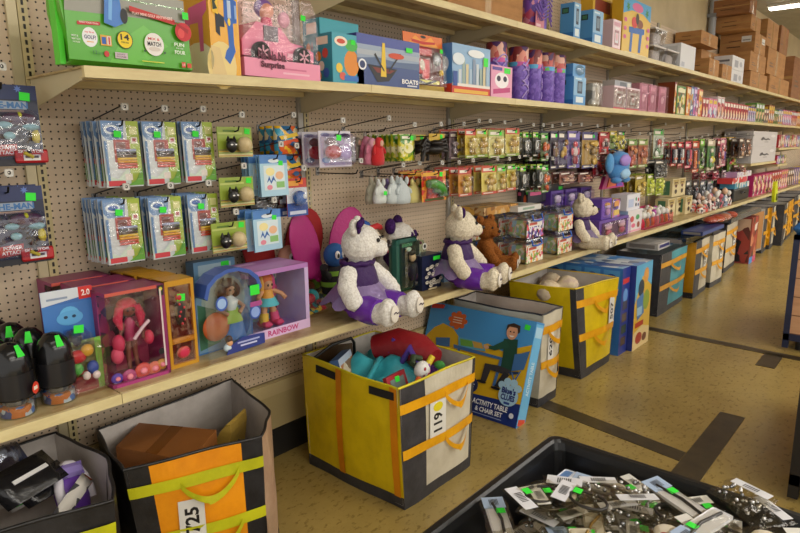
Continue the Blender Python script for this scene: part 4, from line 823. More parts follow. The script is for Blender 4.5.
for k, (px, b_, h_, lb) in enumerate(S2b):
    H('s2b_%d' % k, cardtoy(b_, h_, gold, 'fig', k > 0, 'c84a3a'), px, 2.12, 4, .06, (lb, 'yellow carded figure behind the '+lb.split(', ')[-1].replace('in', 'card of'), 'cards behind the '+lb, lb))
BKY = cardtoy('20221a', '9fb42c', ('d8d8d0', '3a3c34', 'c8c8c0'), 'key', 1, '20221a')
for k, (px, lb) in enumerate((((521, 132, 529, 157), 'black and lime card, left one of the upper pair'), ((531, 132, 539, 157), 'black and lime card, right one of the upper pair'), ((518, 166, 527, 190), 'black and lime card, left one of the lower pair'), ((535, 164, 543, 190), 'black and lime card, right one of the lower pair'))):
    H('bky', BKY, px, 2.12, 5, .05, (lb, 'black and lime card behind the '+lb.split(', ')[1].replace(' one', ''), 'cards behind the '+lb, lb), dims=(.085, .165))
H('orc', cardtoy('5a6a3c', '6a9a4a', ('d8602a', 'e87a2c', 'c84a20'), 'blob'), (540, 133, 548, 161), 2.12, 3, .06, ('green card with orange toy, upper one by the third upright', 'green card with orange toy behind the upper one', 'orange toy cards behind the upper one', 'upper green and orange card'))
H('orc', cardtoy('5a6a3c', '6a9a4a', ('d8602a', 'e87a2c', 'c84a20'), 'blob'), (541, 165, 548, 192), 2.12, 3, .06, ('green card with orange toy, lower one by the third upright', 'green card with orange toy behind the lower one', 'orange toy cards behind the lower one', 'lower green and orange card'), dims=(.09, .17))
S3 = [((549, 131, 558, 169), '2c2434', '3c3450', ('6a3a2c', '8a6a3a', '4a2c5a'), 'dark doll card, first right of the third upright', 4), ((557, 131, 567, 168), '3a2c5a', '2c2440', ('c8a03a', '6a3a8a', 'a87a2c'), 'dark purple doll card, second in the row', 4), ((566, 131, 580, 168), '4a3a80', '6a5aa8', ('d83a4a', 'd8c8c8', 'a83a4a'), 'purple doll card with red figure, third in the row', 3), ((580, 132, 598, 168), 'a8842c', '3a3470', ('d8b048', 'c89a34', '8a6a20'), 'gold doll card with purple header, fourth in the row', 4), ((598, 132, 610, 154), 'c0282c', 'a81c24', ('e8d0c8', '3a1c1c', 'd83a3a'), 'bright red card left of the blue plush', 3), ((609, 131, 617, 151), '6a8a2c', 'c8b02c', ('d8c83a', '2c3a1c', 'a8b030'), 'green and yellow card, left one above the blue plush', 2), ((617, 131, 625, 151), 'c8b42c', '22241c', ('e8d83a', '3a3a20', 'c8c030'), 'black and yellow card, right one above the blue plush', 2), ((627, 139, 637, 168), '9a4a2c', '7a9a4a', ('c85a2c', 'a83a24', 'd88a4a'), 'rust card, left one right of the blue plush', 3), ((637, 139, 648, 167), 'a85a34', '8aa050', ('c86a3c', '9a4a2c', 'd8a060'), 'rust card, right one right of the blue plush', 3), ((652, 129, 664, 158), 'c8d0c0', '6a9a5a', ('e0e4d8', '4a7a4a', 'b84a3a'), 'white and green bag on the long bare hook', 1)]
for k, (px, b_, h_, tc, lb, n) in enumerate(S3):
    H('s3_%d' % k, cardtoy(b_, h_, tc, ['fig', 'blob'][k % 2], k % 3 == 0), px, 2.12, n, .07, (lb, ('twin card behind the '+lb.replace(', ', ' ') if n > 1 else None), 'cards behind the '+lb.split(', ')[0], lb))
S3b = [((592, 156, 603, 178), '8a1c28', '6a1420', ('c83a3a', '3a1418', 'a82c34'), 'dark red card, left one under the bright red card', 3), ((603, 156, 611, 176), '9a2430', '5a1420', ('c8444a', '4a1a20', 'b8343c'), 'dark red card, right one under the bright red card', 2), ((558, 172, 575, 184), '8a5a4a', '6a3a34', ('c89a7a', 'a86a5a', 'd8b8a0'), 'brown card low above the purple doll boxes, left', 2), ((577, 172, 594, 183), '7a4a3c', '5a3430', ('c88a6a', 'a85a4a', 'd8a890'), 'brown card low above the purple doll boxes, right', 2), ((634, 175, 646, 197), 'b8a03a', '8a7a2c', ('d8b84a', 'a88a2c', 'e0d080'), 'golden card in the lower row right of the blue plush', 3), ((646, 174, 655, 195), 'a8b82c', '8aa024', ('d8e04a', 'c8d040', 'e8e880'), 'lime card, left one in the lower row', 3), ((655, 174, 664, 195), 'b0c030', '90a828', ('d8e04a', 'c8d040', 'e8e880'), 'lime card, right one in the lower row', 3), ((653, 160, 668, 178), '3a3c3a', '2a2c2c', ('6a6a68', '4a4a4a', '8a8a84'), 'dark card under the white and green bag', 2)]
for k, (px, b_, h_, tc, lb, n) in enumerate(S3b):
    H('s3b_%d' % k, cardtoy(b_, h_, tc, ['blob', 'fig'][k % 2], 0), px, 2.14, n, .07, (lb, ('twin card behind the '+lb.replace(', ', ' ') if n > 1 else None), 'cards behind the '+lb.split(', ')[0], lb))
# --- far rows
FAR = [((670, 142, 676, 166), '7a1c20', 'b82a2c', ('2a2a34', 'd8d8d8', 'e06a2c'), 'long'), ((677, 142, 683, 166), '3a3440', 'c22c30', ('32323c', 'e0e0e0', 'e06a2c'), 'long'), ((684, 142, 691, 168), '8a2428', 'd85a78', ('3a3a48', 'd85a78', 'e8822c'), 'long'), ((691, 141, 699, 172), '5a4a54', 'c8502c', ('d86a2c', '4a4a58', 'e8a04a'), 'long'), ((699, 139, 704, 168), '4a7a2c', '8ac03a', ('3a3a3c', '6aa03a', 'd8d8c0'), 'blob'), ((706, 139, 715, 170), '5a8a4a', 'c8b8a0', ('d8c83a', 'e8e0d0', '4a8a3a'), 'blob'), ((716, 139, 721, 168), '3a2c30', 'a83a3c', ('c84a4a', '3a3a3a', 'd8b0a0'), 'fig'), ((719, 138, 726, 166), 'c06a80', 'd890a0', ('b84a3a', 'e8b8b8', '6a4aa0'), 'blob'), ((727, 137, 736, 153), '8a9a2c', 'c8a03a', ('d83a3a', '8ab03a', '3a4a20'), 'blob'), ((726, 154, 737, 172), '6a8a2c', '2a3a1c', ('c8c83a', '8a9a2c', 'd84a4a'), 'blob'), ((738, 138, 745, 158), '4a3a30', '6a5448', ('a86a4a', '7a5a48', 'c8a080'), 'fig'), ((745, 139, 751, 156), '5a4030', '7a5a48', ('b87a5a', '8a6048', 'c8a080'), 'fig'),
       ((740, 165, 746, 176), '6a4a40', '8a3a3a', ('c88a6a', 'a84a4a', 'd8b8a0'), 'fig'), ((685, 181, 691, 204), '3a3c38', '6a7068', ('9aa098', '4a4a48', '6a7a6a'), 'blob'), ((692, 181, 698, 204), '2c2c30', '4a4a50', ('8a8a90', '3a3a40', 'a8483a'), 'blob'), ((699, 181, 705, 206), '4a4c50', '7a808a', ('c8ccd0', '6a6a78', 'd8d8d8'), 'fig'), ((706, 180, 713, 207), '7a8088', 'a8a8b0', ('d8d8e0', '8a8a9a', 'c85a5a'), 'fig'), ((714, 181, 720, 206), '6a5a68', '4a4a8a', ('b8a8c8', 'd84a5a', '5a6ab0'), 'fig'), ((721, 180, 728, 205), '8a3a48', 'b84a5a', ('d8708a', '5a2a3a', 'e8b0c0'), 'fig'), ((728, 180, 734, 203), '5a6a88', '3a4a90', ('b84a4a', '8aa0d0', 'd8d8e8'), 'fig'), ((700, 171, 706, 180), '8a2434', '5a1c28', ('c84a5a', '3a1c24', 'd8a0a8'), 'blob'), ((712, 171, 719, 180), '9a2c40', '6a2030', ('d85a6a', '4a1c28', 'e0a8b0'), 'blob'), ((721, 170, 729, 179), 'a89098', '7a5a68', ('d8b8c0', '8a6a78', 'e8d8d8'), 'blob')]
FN = ['red and black shoe card', 'black and red card', 'dark card with pink header', 'grey card with orange header', 'dark green narrow card', 'green and cream card', 'dark red figure card', 'rose pink card', 'olive card on the upper hook', 'green card with dark header', 'brown figure card left of the white cartons', 'dark brown figure card touching the white cartons', 'small brown card under the white cartons', 'charcoal card in the low row', 'black card in the low row', 'grey card in the low row', 'silver card in the low row', 'mauve card in the low row', 'crimson card in the low row', 'slate blue card in the low row', 'small dark red card, left', 'small dark red card, middle', 'small dusty pink card, right']
for k, (px, b_, h_, tc, sh) in enumerate(FAR):
    H('far_%d' % k, cardtoy(b_, h_, tc, sh, k % 4 == 0), px, 2.0 if k in (10, 11, 12) else 2.21 if 12 < k < 20 else 2.14, 2, .08, (FN[k]+' at the front of its hook, far along', FN[k]+' behind its twin, far along', 'cards behind the '+FN[k], FN[k]), hk=k < 12)
# --- blue hanging plush with lilac belly and a magenta cone
x, w, zb, zt = span(610, 149, 632, 182, 2.0); h = zt-zb
r = thing('hanging_plush_backpack', 'blue hanging plush with lilac belly below the yellow cards', 'soft toy', (x, 2.02, zt))
bl = mat('4a86c0', .9, 0, .4, 150, .1, .3)
b = MB(); b.ell((0, 0, -h*.3), (w*.3, .06, h*.24), bl); b.ell((0, 0, -h*.68), (w*.34, .07, h*.3), bl)
for s in (-1, 1): b.ell((s*w*.36, .01, -h*.42), (w*.12, .03, h*.3), mat('5a9ad0', .9, 0, .4, 150, .1, .3)); b.ell((s*w*.2, -.02, -h*.93), (w*.14, .04, h*.1), bl)
b.build('body', r); b = MB(); b.ell((0, -.05, -h*.34), (w*.22, .03, h*.18), mat('a78ad0', .9)); b.ell((0, -.055, -h*.74), (w*.2, .03, h*.16), mat('9cc4e0', .9)); b.build('belly', r); b = MB(); b.tube([(0, 0, -h*.1), (.02, .05, -h*.03), (0, .1, 0)], .006, mat('38689c', .8), 5); b.build('strap', r)
hook(x, zt-.01, .35, 'hook of the blue hanging plush')
x, w, zb, zt = span(606, 163, 628, 188, 2.1); h = zt-zb
r = thing('magenta_toy_fan', 'magenta and orange pointed toy behind the blue plush', 'toy', (x, 2.13, zt)); b = MB(); b.prism([(-w*.5, -h), (w*.5, -h), (w*.28, -h*.35), (-w*.2, -.0)], 0, .03, mat('c42a7c', .4)); b.build('panel', r); b = MB(); b.prism([(-w*.3, -h*.95), (w*.1, -h*.9), (-w*.15, -h*.3)], -.006, -.001, mat('e0662c', .4)); b.prism([(w*.1, -h*.95), (w*.42, -h*.95), (w*.25, -h*.5)], -.006, -.001, mat('5a3aa8', .4)); b.build('trim', r)
hook(x, zt-.02, .27, 'hook behind the blue hanging plush')
hook(AY(657, 132, 2.3).x+.0, 1.64, .33, 'long bare hook right of the rust cards')
# ================================================================ things standing on the main shelf
def mon(u0, v0, u1, v1, y, z=ZM): return on(u0, v0, u1, v1, y, z)
def remesh(name, mb, m, parent=None, vox=.006, disp=.0, dsz=.012, smooth=3):
    """join the rounded pieces of one MB into one continuous skin"""
    o = mb.build(name); md = o.modifiers.new('r', 'REMESH'); md.mode = 'VOXEL'; md.voxel_size = vox
    sm = o.modifiers.new('s', 'SMOOTH'); sm.iterations = smooth; sm.factor = .5
    if disp:
        t = bpy.data.textures.new('fuzz', 'CLOUDS'); t.noise_scale = dsz; d = o.modifiers.new('d', 'DISPLACE'); d.texture = t; d.strength = disp; d.mid_level = .4
    dg = bpy.context.evaluated_depsgraph_get(); me = bpy.data.meshes.new_from_object(o.evaluated_get(dg))
    o.modifiers.clear(); o.data = me; me.materials.clear(); me.materials.append(m)
    me.polygons.foreach_set('use_smooth', [True]*len(me.polygons)); me.polygons.foreach_set('material_index', [0]*len(me.polygons))
    if parent: o.parent = parent
    return o
def plush(c, c2): return ramp_mat('plush '+c, [(.35, c2), (.6, c)], 120, .95, 4, bump=.6, spec=.1, dist=.006)
WHITEF = plush('eeebe4', 'cfc9bf'); CREAMF = plush('ece2cc', 'c8bb9e'); BROWNF = plush('9a5e2c', '6e3f1a'); DPURP = plush('4a2a66', '2c1740'); 
SATIN = mat('6a2ca8', .25, 0, .5, 35, .6, .03); DRESS = mat('371553', .5, 0, .5, 60, .3, .03); TULLE = mat('84709e', .3, .15, .6, 40, .5, .05)
BEARBODY = {}
def bear_body(fur, turn=0.):
    k = (fur.name, turn)
    if k in BEARBODY: return BEARBODY[k].copy()
    b = MB(); Rz = Matrix.Translation((0, 0, .29)) @ Matrix.Rotation(turn, 4, 'Z')
    b.ell((0, 0, .115), (.08, .07, .115), 'ffffff'); b.ell((0, -.01, .2), (.05, .05, .05), 'ffffff')
    b.T = Rz; b.ell((0, -.015, 0), (.086, .08, .078), 'ffffff'); b.ell((0, -.085, -.018), (.042, .042, .034), 'ffffff')
    for s in (-1, 1): b.ell((s*.068, .005, .07), (.034, .02, .034), 'ffffff')
    b.T = Matrix.Identity(4)
    for s in (-1, 1):
        b.tube([(s*.06, -.005, .19), (s*.115, -.04, .135), (s*.125, -.085, .085), (s*.118, -.1, .07)], [.036, .038, .036, .026], 'ffffff', 10)
        b.tube([(s*.045, -.03, .045), (s*.07, -.12, .045), (s*.08, -.2, .048)], [.046, .044, .04], 'ffffff', 10); b.ell((s*.082, -.215, .058), (.042, .034, .055), 'ffffff')
    o = remesh('body', b, fur, None, .006, .007, .02); BEARBODY[k] = o; return o
def bear(label, loc, rz, s, fur, ear, dress=None, skirt=None, pants=None, turn=0., tilt=0., face='e6e0d4', bow=None, eyem='181412', nose='22161a'):
    r = thing('teddy_bear', label, 'teddy bear', loc, rz); r.scale = (s, s, s*1.02); r.rotation_euler = (tilt, 0, rz)
    o = bear_body(fur, turn)
    if not o.users_collection: COL.objects.link(o)
    o.parent = r
    Rz = Matrix.Translation((0, 0, .29)) @ Matrix.Rotation(turn, 4, 'Z')
    for q in (-1, 1):
        b = MB(); b.T = Rz; b.ell((q*.034, -.088, .018), .0085, mat(eyem, .1), 10, 7); b.build('eye', r)
        b = MB(); b.T = Rz; b.ell((q*.069, -.014, .072), (.026, .012, .026), ear, 10, 7); b.build('ear_lining', r)
        b = MB(); b.ell((q*.083, -.249, .058), (.026, .006, .034), mat('ded6c8', .8), 12, 7); b.tube([(q*.083-.014, -.256, .062), (q*.083-.004, -.257, .068), (q*.083+.006, -.257, .06), (q*.083+.016, -.256, .064)], .002, '4a3a4a', 4); b.build('foot_pad', r)
    b = MB(); b.T = Rz; b.ell((0, -.128, -.008), (.015, .01, .011), mat(nose, .25), 10, 7); b.tube([(-.014, -.122, -.035), (0, -.126, -.03), (.014, -.122, -.035)], .003, mat('7a2030', .5), 5); b.build('nose', r)
    if bow is not None:
        b = MB(); b.T = Rz; 
        for q in (-1, 1): b.ell((-.07+q*.022, -.02, .085), (.022, .012, .016), bow, 10, 6)
        b.ell((-.07, -.026, .085), .009, bow, 8, 6); b.build('bow', r)
    if dress is not None:
        b = MB(); b.lathe([(.088, .1), (.089, .14), (.078, .18), (.064, .215), (.058, .222)], dress, 22, caps=False, sy=.93); b.tube([(.066*math.cos(t*PI/10), .062*math.sin(t*PI/10), .215+.006*(t % 2)) for t in range(21)], .011, dress, 6); b.build('dress_top', r)
        b = MB(); R_ = []
        for i in range(7):
            t = i/6; R_.append([((.088+.062*t+.016*t*math.sin(k*PI/3.0+.5))*math.cos(2*PI*k/48), (.082+.062*t+.016*t*math.sin(k*PI/3.0))*math.sin(2*PI*k/48), .135-.07*t-.012*t*math.sin(k*PI/3)) for k in range(48)])
        b.loft(R_, skirt, True, False, True); b.build('skirt', r)
        if pants is not None:
            b = MB(); b.ell((0, -.02, .06), (.1, .09, .055), pants, 16, 8)
            for q in (-1, 1): b.tube([(q*.045, -.03, .05), (q*.07, -.12, .05), (q*.074, -.165, .05)], [.054, .055, .05], pants, 12)
            b.build('bloomers', r)
    return r
# --- black capsule toys
def capsule():
    r = thing('toy_capsule', 'x', 'toy capsule'); Q = .052
    b = MB(); b.lathe([(Q, .05), (Q, .125), (Q*.93, .155), (Q*.74, .178), (Q*.45, .193), (.004, .198)], mat('141416', .18), 22); b.build('dome', r)
    b = MB(); b.lathe([(Q*.9, 0), (Q*.98, .006), (Q*.98, .05)], clear('e8f0f4', .35, .3, 10), 22, caps=False); b.build('clear_base', r)
    b = MB(); b.lathe([(Q*.85, .003), (Q*.85, .03)], pmat(['e2762a', '3a7ac8', 'd8dce0', '2a4a8a', 'c8402c'], 45, (1, 1, 1), .3, 2), 22); b.ell((0, 0, .035), (.03, .03, .02), mat('3a3c44', .3)); b.build('insert', r)
    b = MB(); b.lathe([(Q+.001, .055), (Q+.0012, .062), (Q+.001, .12)], mat('1c1c20', .3), 22, caps=False); b.build('sleeve', r)
    b = MB(); b.T = Matrix.Rotation(-.6, 4, 'X') ; b.box(-.016, .016, -.085, -.0845, .13, .158, mat(GREEN, .6)); b.T = Matrix.Identity(4)
    b = MB(); b.loft([[(Q*.62*math.cos(a), Q*.62*math.sin(a), .1935) for a in (-1.7, -1.5, -1.3)], [(Q*.97*math.cos(a), Q*.97*math.sin(a), .165) for a in (-1.72, -1.5, -1.28)]], mat(GREEN, .6), False); b.build('price_sticker', r)
    return r
def cap_at(u, v, lb, z=ZM, rz=0., s=1.):
    p = AZ(u, v, z); return place('capsule', capsule, (p.x, p.y, z), lb, rz=rz, scale=(s, s, s*1.12))
cap_at(60, 400, 'black capsule toy at the front right, beside the blue carded toy')
p0 = AZ(60, 400, ZM)
for k, lb in enumerate(('black capsule toy second in the line going back', 'black capsule toy third in the line going back', 'black capsule toy at the back near the pegboard')): place('capsule', capsule, (p0.x-.03*(k+1)+.012*k, p0.y+.112*(k+1), ZM), lb, rz=-.4, scale=(1, 1, 1.12))
p1 = AZ(18, 414, ZM)
r = cap_at(18, 414, 'black capsule toy with round orange badge, front left', rz=.25); b = MB(); b.T = Matrix.Translation((.026, -.0585, .075)) @ Matrix.Rotation(.45, 4, 'Z'); F = Face(b, (-.016, 0, -.016), (1, 0, 0), (0, 0, 1), .032, .032); F.el(.5, .5, .5, .5, 'd8402c'); F.tx('VR', .22, .3, .78, .7, 'f4e0d0', .03) if 0 else F.rect(.22, .35, .78, .65, 'f4e0d0'); b.build('badge', r)
place('capsule', capsule, (p1.x-.02, p1.y+.115, ZM), 'black capsule toy behind the one with the orange badge', rz=.2, scale=(1, 1, 1.12))
place('capsule', capsule, (p1.x-.04, p1.y+.23, ZM), 'black capsule toy at the far left back', rz=.1, scale=(1, 1, 1.12))
# --- blue carded figure with a second clear pack in front below
x, w, zb, zt = span(64, 290, 103, 398, 1.97)
r = thing('clear_toy_pack', 'clear pack with red and green toys left of the pink dolls', 'carded toy', (x, 1.955, ZM)); h = .17; w = .13
b = MB(); b.box(-w/2, w/2, .05, .053, 0, h, mat('8a9a5a', .35)); F = Face(b, (-w/2, .05, 0), (1, 0, 0), (0, 0, 1), w, h); F.rect(0, 0, 1, .3, '9a2a30'); F.rect(0, .34, 1, .4, 'd8506a'); F.rect(.1, .06, .9, .24, '7a1c28'); F.rect(.85, 0, 1, 1, '7ac04a'); b.build('backing_card', r)
b = MB(); b.ell((-.02, .03, .125), (.03, .015, .022), mat('c03038', .4)); b.ell((.012, .028, .14), (.02, .015, .02), mat('d8b040', .4)); b.ell((-.022, .03, .085), (.018, .015, .02), mat('4ab04a', .4)); b.ell((.025, .03, .08), (.018, .014, .022), mat('3a5ab0', .4)); b.ell((0, .02, .06), (.012, .01, .014), mat('e8e4e0', .4)); b.ell((.03, .02, .055), (.012, .01, .014), mat('e8e4e0', .4)); b.build('toy_pieces', r)
b = MB(); b.bbox(-w*.48, w*.48, .0, .05, 0, h*.97, clear('fff6f6', .22, .5, 14), .015); b.build('blister', r)
x2, w2, zb, zt = span(48, 275, 98, 350, 1.99); 
r = thing('carded_figure', 'blue carded figure with white header standing behind the clear pack', 'carded toy', (AY(76, 330, 2.03).x-.01, 2.035, ZM+.0), rx=-.03); w, h = .155, .335
b = MB(); b.box(-w/2, w/2, 0, .004, 0, h, mat('3a6cb4', .3)); F = front(b, w, 0, h); F.rect(0, 0, 1, .86, mat('3f78c0', .3)); F.pl([(0, .86), (1, .92), (1, 1), (0, 1)], 'cfd6de'); F.rect(.72, .88, 1, 1, 'cc2f2a'); F.tx('2.0', .78, .91, .95, .97, 'f4e8e4', .03); F.tx('bobble', .1, .91, .45, .94, '6a7a9a') if 0 else F.rect(.1, .91, .5, .93, '8a9ab4'); F.el(.5, .74, .2, .09, '63b4e6'); F.el(.5, .72, .26, .07, '5aa6dc'); F.el(.42, .73, .04, .015, '1f3a5a'); F.el(.58, .73, .04, .015, '1f3a5a')
F.pl([(0, .48), (.5, .52), (1, .46), (1, .36), (0, .36)], '1c3c8a'); F.el(.5, .5, .4, .1, '5a78a8'); F.rect(0, .34, 1, .44, '28489a'); F.rect(.3, .375, .6, .39, 'd84a5a'); b.build('backing_card', r)
b = MB(); b.bbox(-w*.28, w*.28, -.05, 0, h*.42, h*.62, clear('e6f0ff', .25, .4, 14), .02); b.build('blister', r); b = MB(); b.ell((0, -.025, h*.52), (.02, .015, .03), mat('2c3448', .4)); b.ell((0, -.028, h*.58), (.016, .014, .016), mat('4a5a7a', .4)); b.build('figure', r); sticker(r, w*.02, h*.63, -.052, .03)
# --- doll window boxes
def dollbox(w, h, d, frame, back, hair, skin, outfit, name='doll_box', trim=None, flowers=None):
    r = thing(name, 'x', 'doll box')
    b = MB(); b.box(-w/2, w/2, d-.004, d, 0, h, mat(back, .4) if not flowers else pmat([back, '7a2a50', 'a8345c', '3c2030', 'b84a6a', back], 26, (1, 1, 1), .35, 3)); b.box(-w/2, w/2, 0, d, 0, .012, frame); b.box(-w/2, w/2, .0, d, h-.012, h, frame); b.box(w/2-.012, w/2, 0, d, 0, h, frame); b.box(-w/2, -w/2+.004, d*.5, d, 0, h, frame)
    F = Face(b, (-w/2, d-.004, 0), (1, 0, 0), (0, 0, 1), w, h); (F.rect(.08, .1, .9, .9, mat(back, .4)) if not flowers else None); b.build('box_frame', r)
    b = MB(); hx = 0
    b.ell((hx, d*.5, h*.74), (w*.12, w*.11, h*.07), mat(skin, .45)); b.tube([(hx, d*.5, h*.66), (hx, d*.5, h*.6), (hx-.003, d*.5, h*.5), (hx, d*.5, h*.42)], [w*.04, w*.1, w*.08, w*.11], mat(outfit, .4), 10)
    for s in (-1, 1): b.tube([(hx+s*w*.05, d*.5, h*.42), (hx+s*w*.06, d*.5, h*.25), (hx+s*w*.07, d*.45, h*.1)], [w*.06, w*.045, w*.035], mat(skin, .45), 8); b.tube([(hx+s*w*.09, d*.5, h*.6), (hx+s*w*.2, d*.4, h*.5), (hx+s*w*.16, d*.3, h*.42)], w*.03, mat(skin, .45), 7)
    for s in (-1, 1): b.ell((hx+s*w*.045, d*.5-w*.1, h*.745), (w*.02, w*.012, h*.012), '1c1418', 8, 5)
    b.build('doll', r)
    b = MB(); b.ell((hx, d*.56, h*.79), (w*.17, w*.13, h*.08), mat(hair, .6, 0, .6, 120))
    for s in (-1, 1): b.tube([(hx+s*w*.14, d*.5, h*.78), (hx+s*w*.2, d*.45, h*.66), (hx+s*w*.17, d*.4, h*.55)], [w*.07, w*.08, w*.03], mat(hair, .6, 0, .6, 120), 8)
    b.build('doll_hair', r)
    if flowers:
        b = MB()
        for k, (fx, fz, q, c) in enumerate(flowers): b.ell((fx*w, .012, fz*h), (q*w, .008, q*w*.9), mat(c, .4), 12, 6); b.ell((fx*w, .006, fz*h), (q*w*.45, .008, q*w*.4), mat(trim or 'e8b0b0', .4), 10, 6)
        b.build('printed_flowers', r)
    b = MB(); b.loft([[(-w/2, z0, z) for z0 in (d*.5,)]+[(-w/2+.002, .002, z), (w/2-.012, .0, z)] for z in (.012, h-.012)], clear('fff4fa', .2, .5, 9), False); b.build('clear_window', r)
    return r
MAG = mat('8a2a5c', .35); 
FL = [(-.4, .09, .1, '5a4ab0'), (-.2, .08, .13, 'a83a78'), (.04, .1, .15, 'c8443c'), (.24, .09, .13, 'd06a4a'), (.38, .11, .11, 'c89a3c')]
loc, w, h = mon(108, 288, 168, 384, 1.945)
def pinkdoll():
    r = dollbox(w, h, .13, MAG, '5a2a44', 'c8284c', '7a4a38', 'a83a60', flowers=FL, trim='e88a9a')
    b = MB(); F = Face(b, (-w/2, -.002, 0), (1, 0, 0), (0, 0, 1), w, h); F.rect(.05, .0, .95, .035, 'a83a78'); F.el(.86, .27, .055, .035, '141214'); F.rect(.88, .88, .98, .99, '22201c'); F.el(.93, .95, .03, .02, 'd8c83a'); F.rect(0, .965, .86, 1, 'c85a4a'); F.rect(.9, .1, .93, .95, 'd8c8c4'); b.build('print', r)
    b = MB(); b.ell((-w*.26, .04, h*.42), (w*.1, .02, h*.1), mat('c83a5c', .5)); b.ell((-w*.3, .04, h*.3), (w*.1, .02, h*.09), mat('d85a74', .5)); b.ell((w*.26, .04, h*.42), (w*.08, .02, h*.08), mat('d83a5a', .5)); b.tube([(-w*.04, .02, h*.45), (w*.12, .02, h*.56), (w*.24, .02, h*.62)], .006, mat('e8dcdc', .3), 6); b.build('accessories', r)
    return r
place('pinkdoll', pinkdoll, loc, 'magenta doll box at the front with paper flowers along its base')
place('pinkdoll', pinkdoll, (loc[0]-.022, 2.1, ZM), 'magenta doll box in the middle of three, behind the front one')
place('pinkdoll', pinkdoll, (loc[0]-.045, 2.25, ZM), 'magenta doll box at the back of three against the pegboard')
# --- yellow cabinet doll boxes
def yellowbox(w, h):
    r = thing('cabinet_toy_box', 'x', 'toy box'); d = .085; Y_ = mat('c48e1e', .35)
    b = MB(); b.box(-w/2, w/2, .012, d, 0, h, mat('5a1618', .35))
    for q in ((-w/2, -w/2+.012, 0, h), (w/2-.012, w/2, 0, h)): b.box(q[0], q[1], 0, .014, q[2], q[3], Y_)
    for z0, z1 in ((0, .014), (h*.28, h*.34), (h-.02, h)): b.box(-w/2, w/2, -.001, .014, z0, z1, Y_)
    b.box(-w/2, w/2, .014, d, h-.004, h+.001, Y_); b.build('box_frame', r)
    b = MB(); b.ell((0, .004, h*.63), (w*.2, .008, h*.16), mat('26201f', .4)); b.ell((-.005, .002, h*.8), (w*.12, .008, h*.05), mat('b02a30', .4))
    for k in range(6): b.ell((w*(.1*math.sin(k*2)), -.004, h*(.5+.045*k)), (.005, .003, .005), 'c8343c', 6, 4)
    b.ell((0, .004, h*.16), (w*.24, .008, h*.07), mat('c8284c', .4)); b.build('doll_pieces', r)
    b = MB(); b.box(-w/2+.012, w/2-.012, -.002, -.001, .014, h-.02, clear('fff0e8', .2, .5, 12)); b.build('clear_window', r); sticker(r, w*.02, h*.8, -.003, .03); return r
loc, w, h = mon(169, 279, 195, 372, 1.965)
w = max(w, .11)
for k in range(4): place('ybox', lambda: yellowbox(w, h), (loc[0]+.0-.008*k, 1.965+.09*k, ZM), ['yellow framed red doll cabinet box at the front, right of the magenta boxes', 'yellow framed cabinet box second in line going back', 'yellow framed cabinet box third in line going back', 'yellow framed cabinet box at the back of the line'][k])
# --- arched doll pack
loc, w, h = mon(205, 268, 262, 352, 1.95)
r = thing('arched_doll_pack', 'blue arched doll pack with dark haired doll in green skirt', 'doll box', (loc[0]+.0, 1.945, ZM)); w *= 1.02
arch = [(-w/2, 0), (w/2, 0), (w/2, h*.72), (w*.44, h*.86), (w*.3, h*.95), (w*.1, h), (-w*.1, h), (-w*.3, h*.95), (-w*.44, h*.86), (-w/2, h*.72)]
b = MB(); b.prism(arch, .075, .08, mat('4a7ab0', .35)); F = Face(b, (-w/2, .075, 0), (1, 0, 0), (0, 0, 1), w, h); F.pl([(x/w+.5, z/h*.93+.02) for x, z in [(q*.93, t) for q, t in arch]], '7ba0bc'); F.el(.5, .6, .38, .3, 'a9b8ac'); F.pl([(0.05, .05), (.4, .1), (.35, .5), (.05, .6)], '4a7a5a'); F.el(.8, .3, .16, .2, '3a6a9a'); F.el(.3, .25, .2, .16, '5c9a6c'); b.build('backing_card', r)
b = MB(); b.prism([(x*1.0, z) for x, z in arch[2:]]+[(x*.9, z*.97-.004) for x, z in arch[:1:-1]], .0, .075, mat('3c5ca8', .35)); b.build('arch_rim', r)
b = MB(); F = Face(b, (-w/2, .0, 0), (1, 0, 0), (0, 0, 1), w, h); F.pl([(.3, .0), (1, .02), (1, .15), (.6, .17), (.36, .1)], '2c3a86'); F.rect(.55, .06, .85, .08, 'c8ccec'); F.rect(.5, .1, .9, .12, 'aab0d8'); F.el(.85, .43, .1, .085, '2f4aa0'); F.el(.85, .43, .08, .065, '8aa4dc'); F.rect(.76, .5, .97, .56, 'a84a8a'); F.el(.27, .62, .1, .085, '3a5ab0'); F.el(.27, .62, .075, .06, '9ab8e0'); F.rect(.77, .64, .94, .76, GREEN); b.build('printed_front', r)
b = MB(); b.ell((0, .04, h*.74), (w*.09, .03, h*.08), mat('b07a58', .45)); b.tube([(0, .04, h*.66), (0, .035, h*.6), (0, .035, h*.5)], [w*.05, w*.13, w*.09], mat('e0dcd0', .6), 10); b.lathe([(w*.2, h*.14), (w*.16, h*.3), (w*.1, h*.5)], mat('3f78b4', .5), 14, c=(w*.06, .035, 0), sy=.4); b.lathe([(w*.17, h*.35), (w*.09, h*.52)], mat('9cb83a', .5), 14, c=(w*.02, .025, 0), sy=.4)
for s in (-1, 1): b.tube([(s*w*.1, .035, h*.6), (s*w*.2, .02, h*.52), (s*w*.1, .012, h*.46)], w*.035, mat('b07a58', .45), 8); b.ell((s*w*.035, .012, h*.745), (w*.018, .006, h*.012), '1c1418', 8, 5)
b.build('doll', r)
b = MB(); b.ell((0, .05, h*.79), (w*.15, .035, h*.08), mat('1f1614', .5, 0, .6, 90)); b.ell((-w*.12, .045, h*.72), (w*.07, .03, h*.09), mat('1f1614', .5, 0, .6, 90)); b.ell((w*.12, .045, h*.72), (w*.07, .03, h*.09), mat('1f1614', .5, 0, .6, 90)); b.build('doll_hair', r)
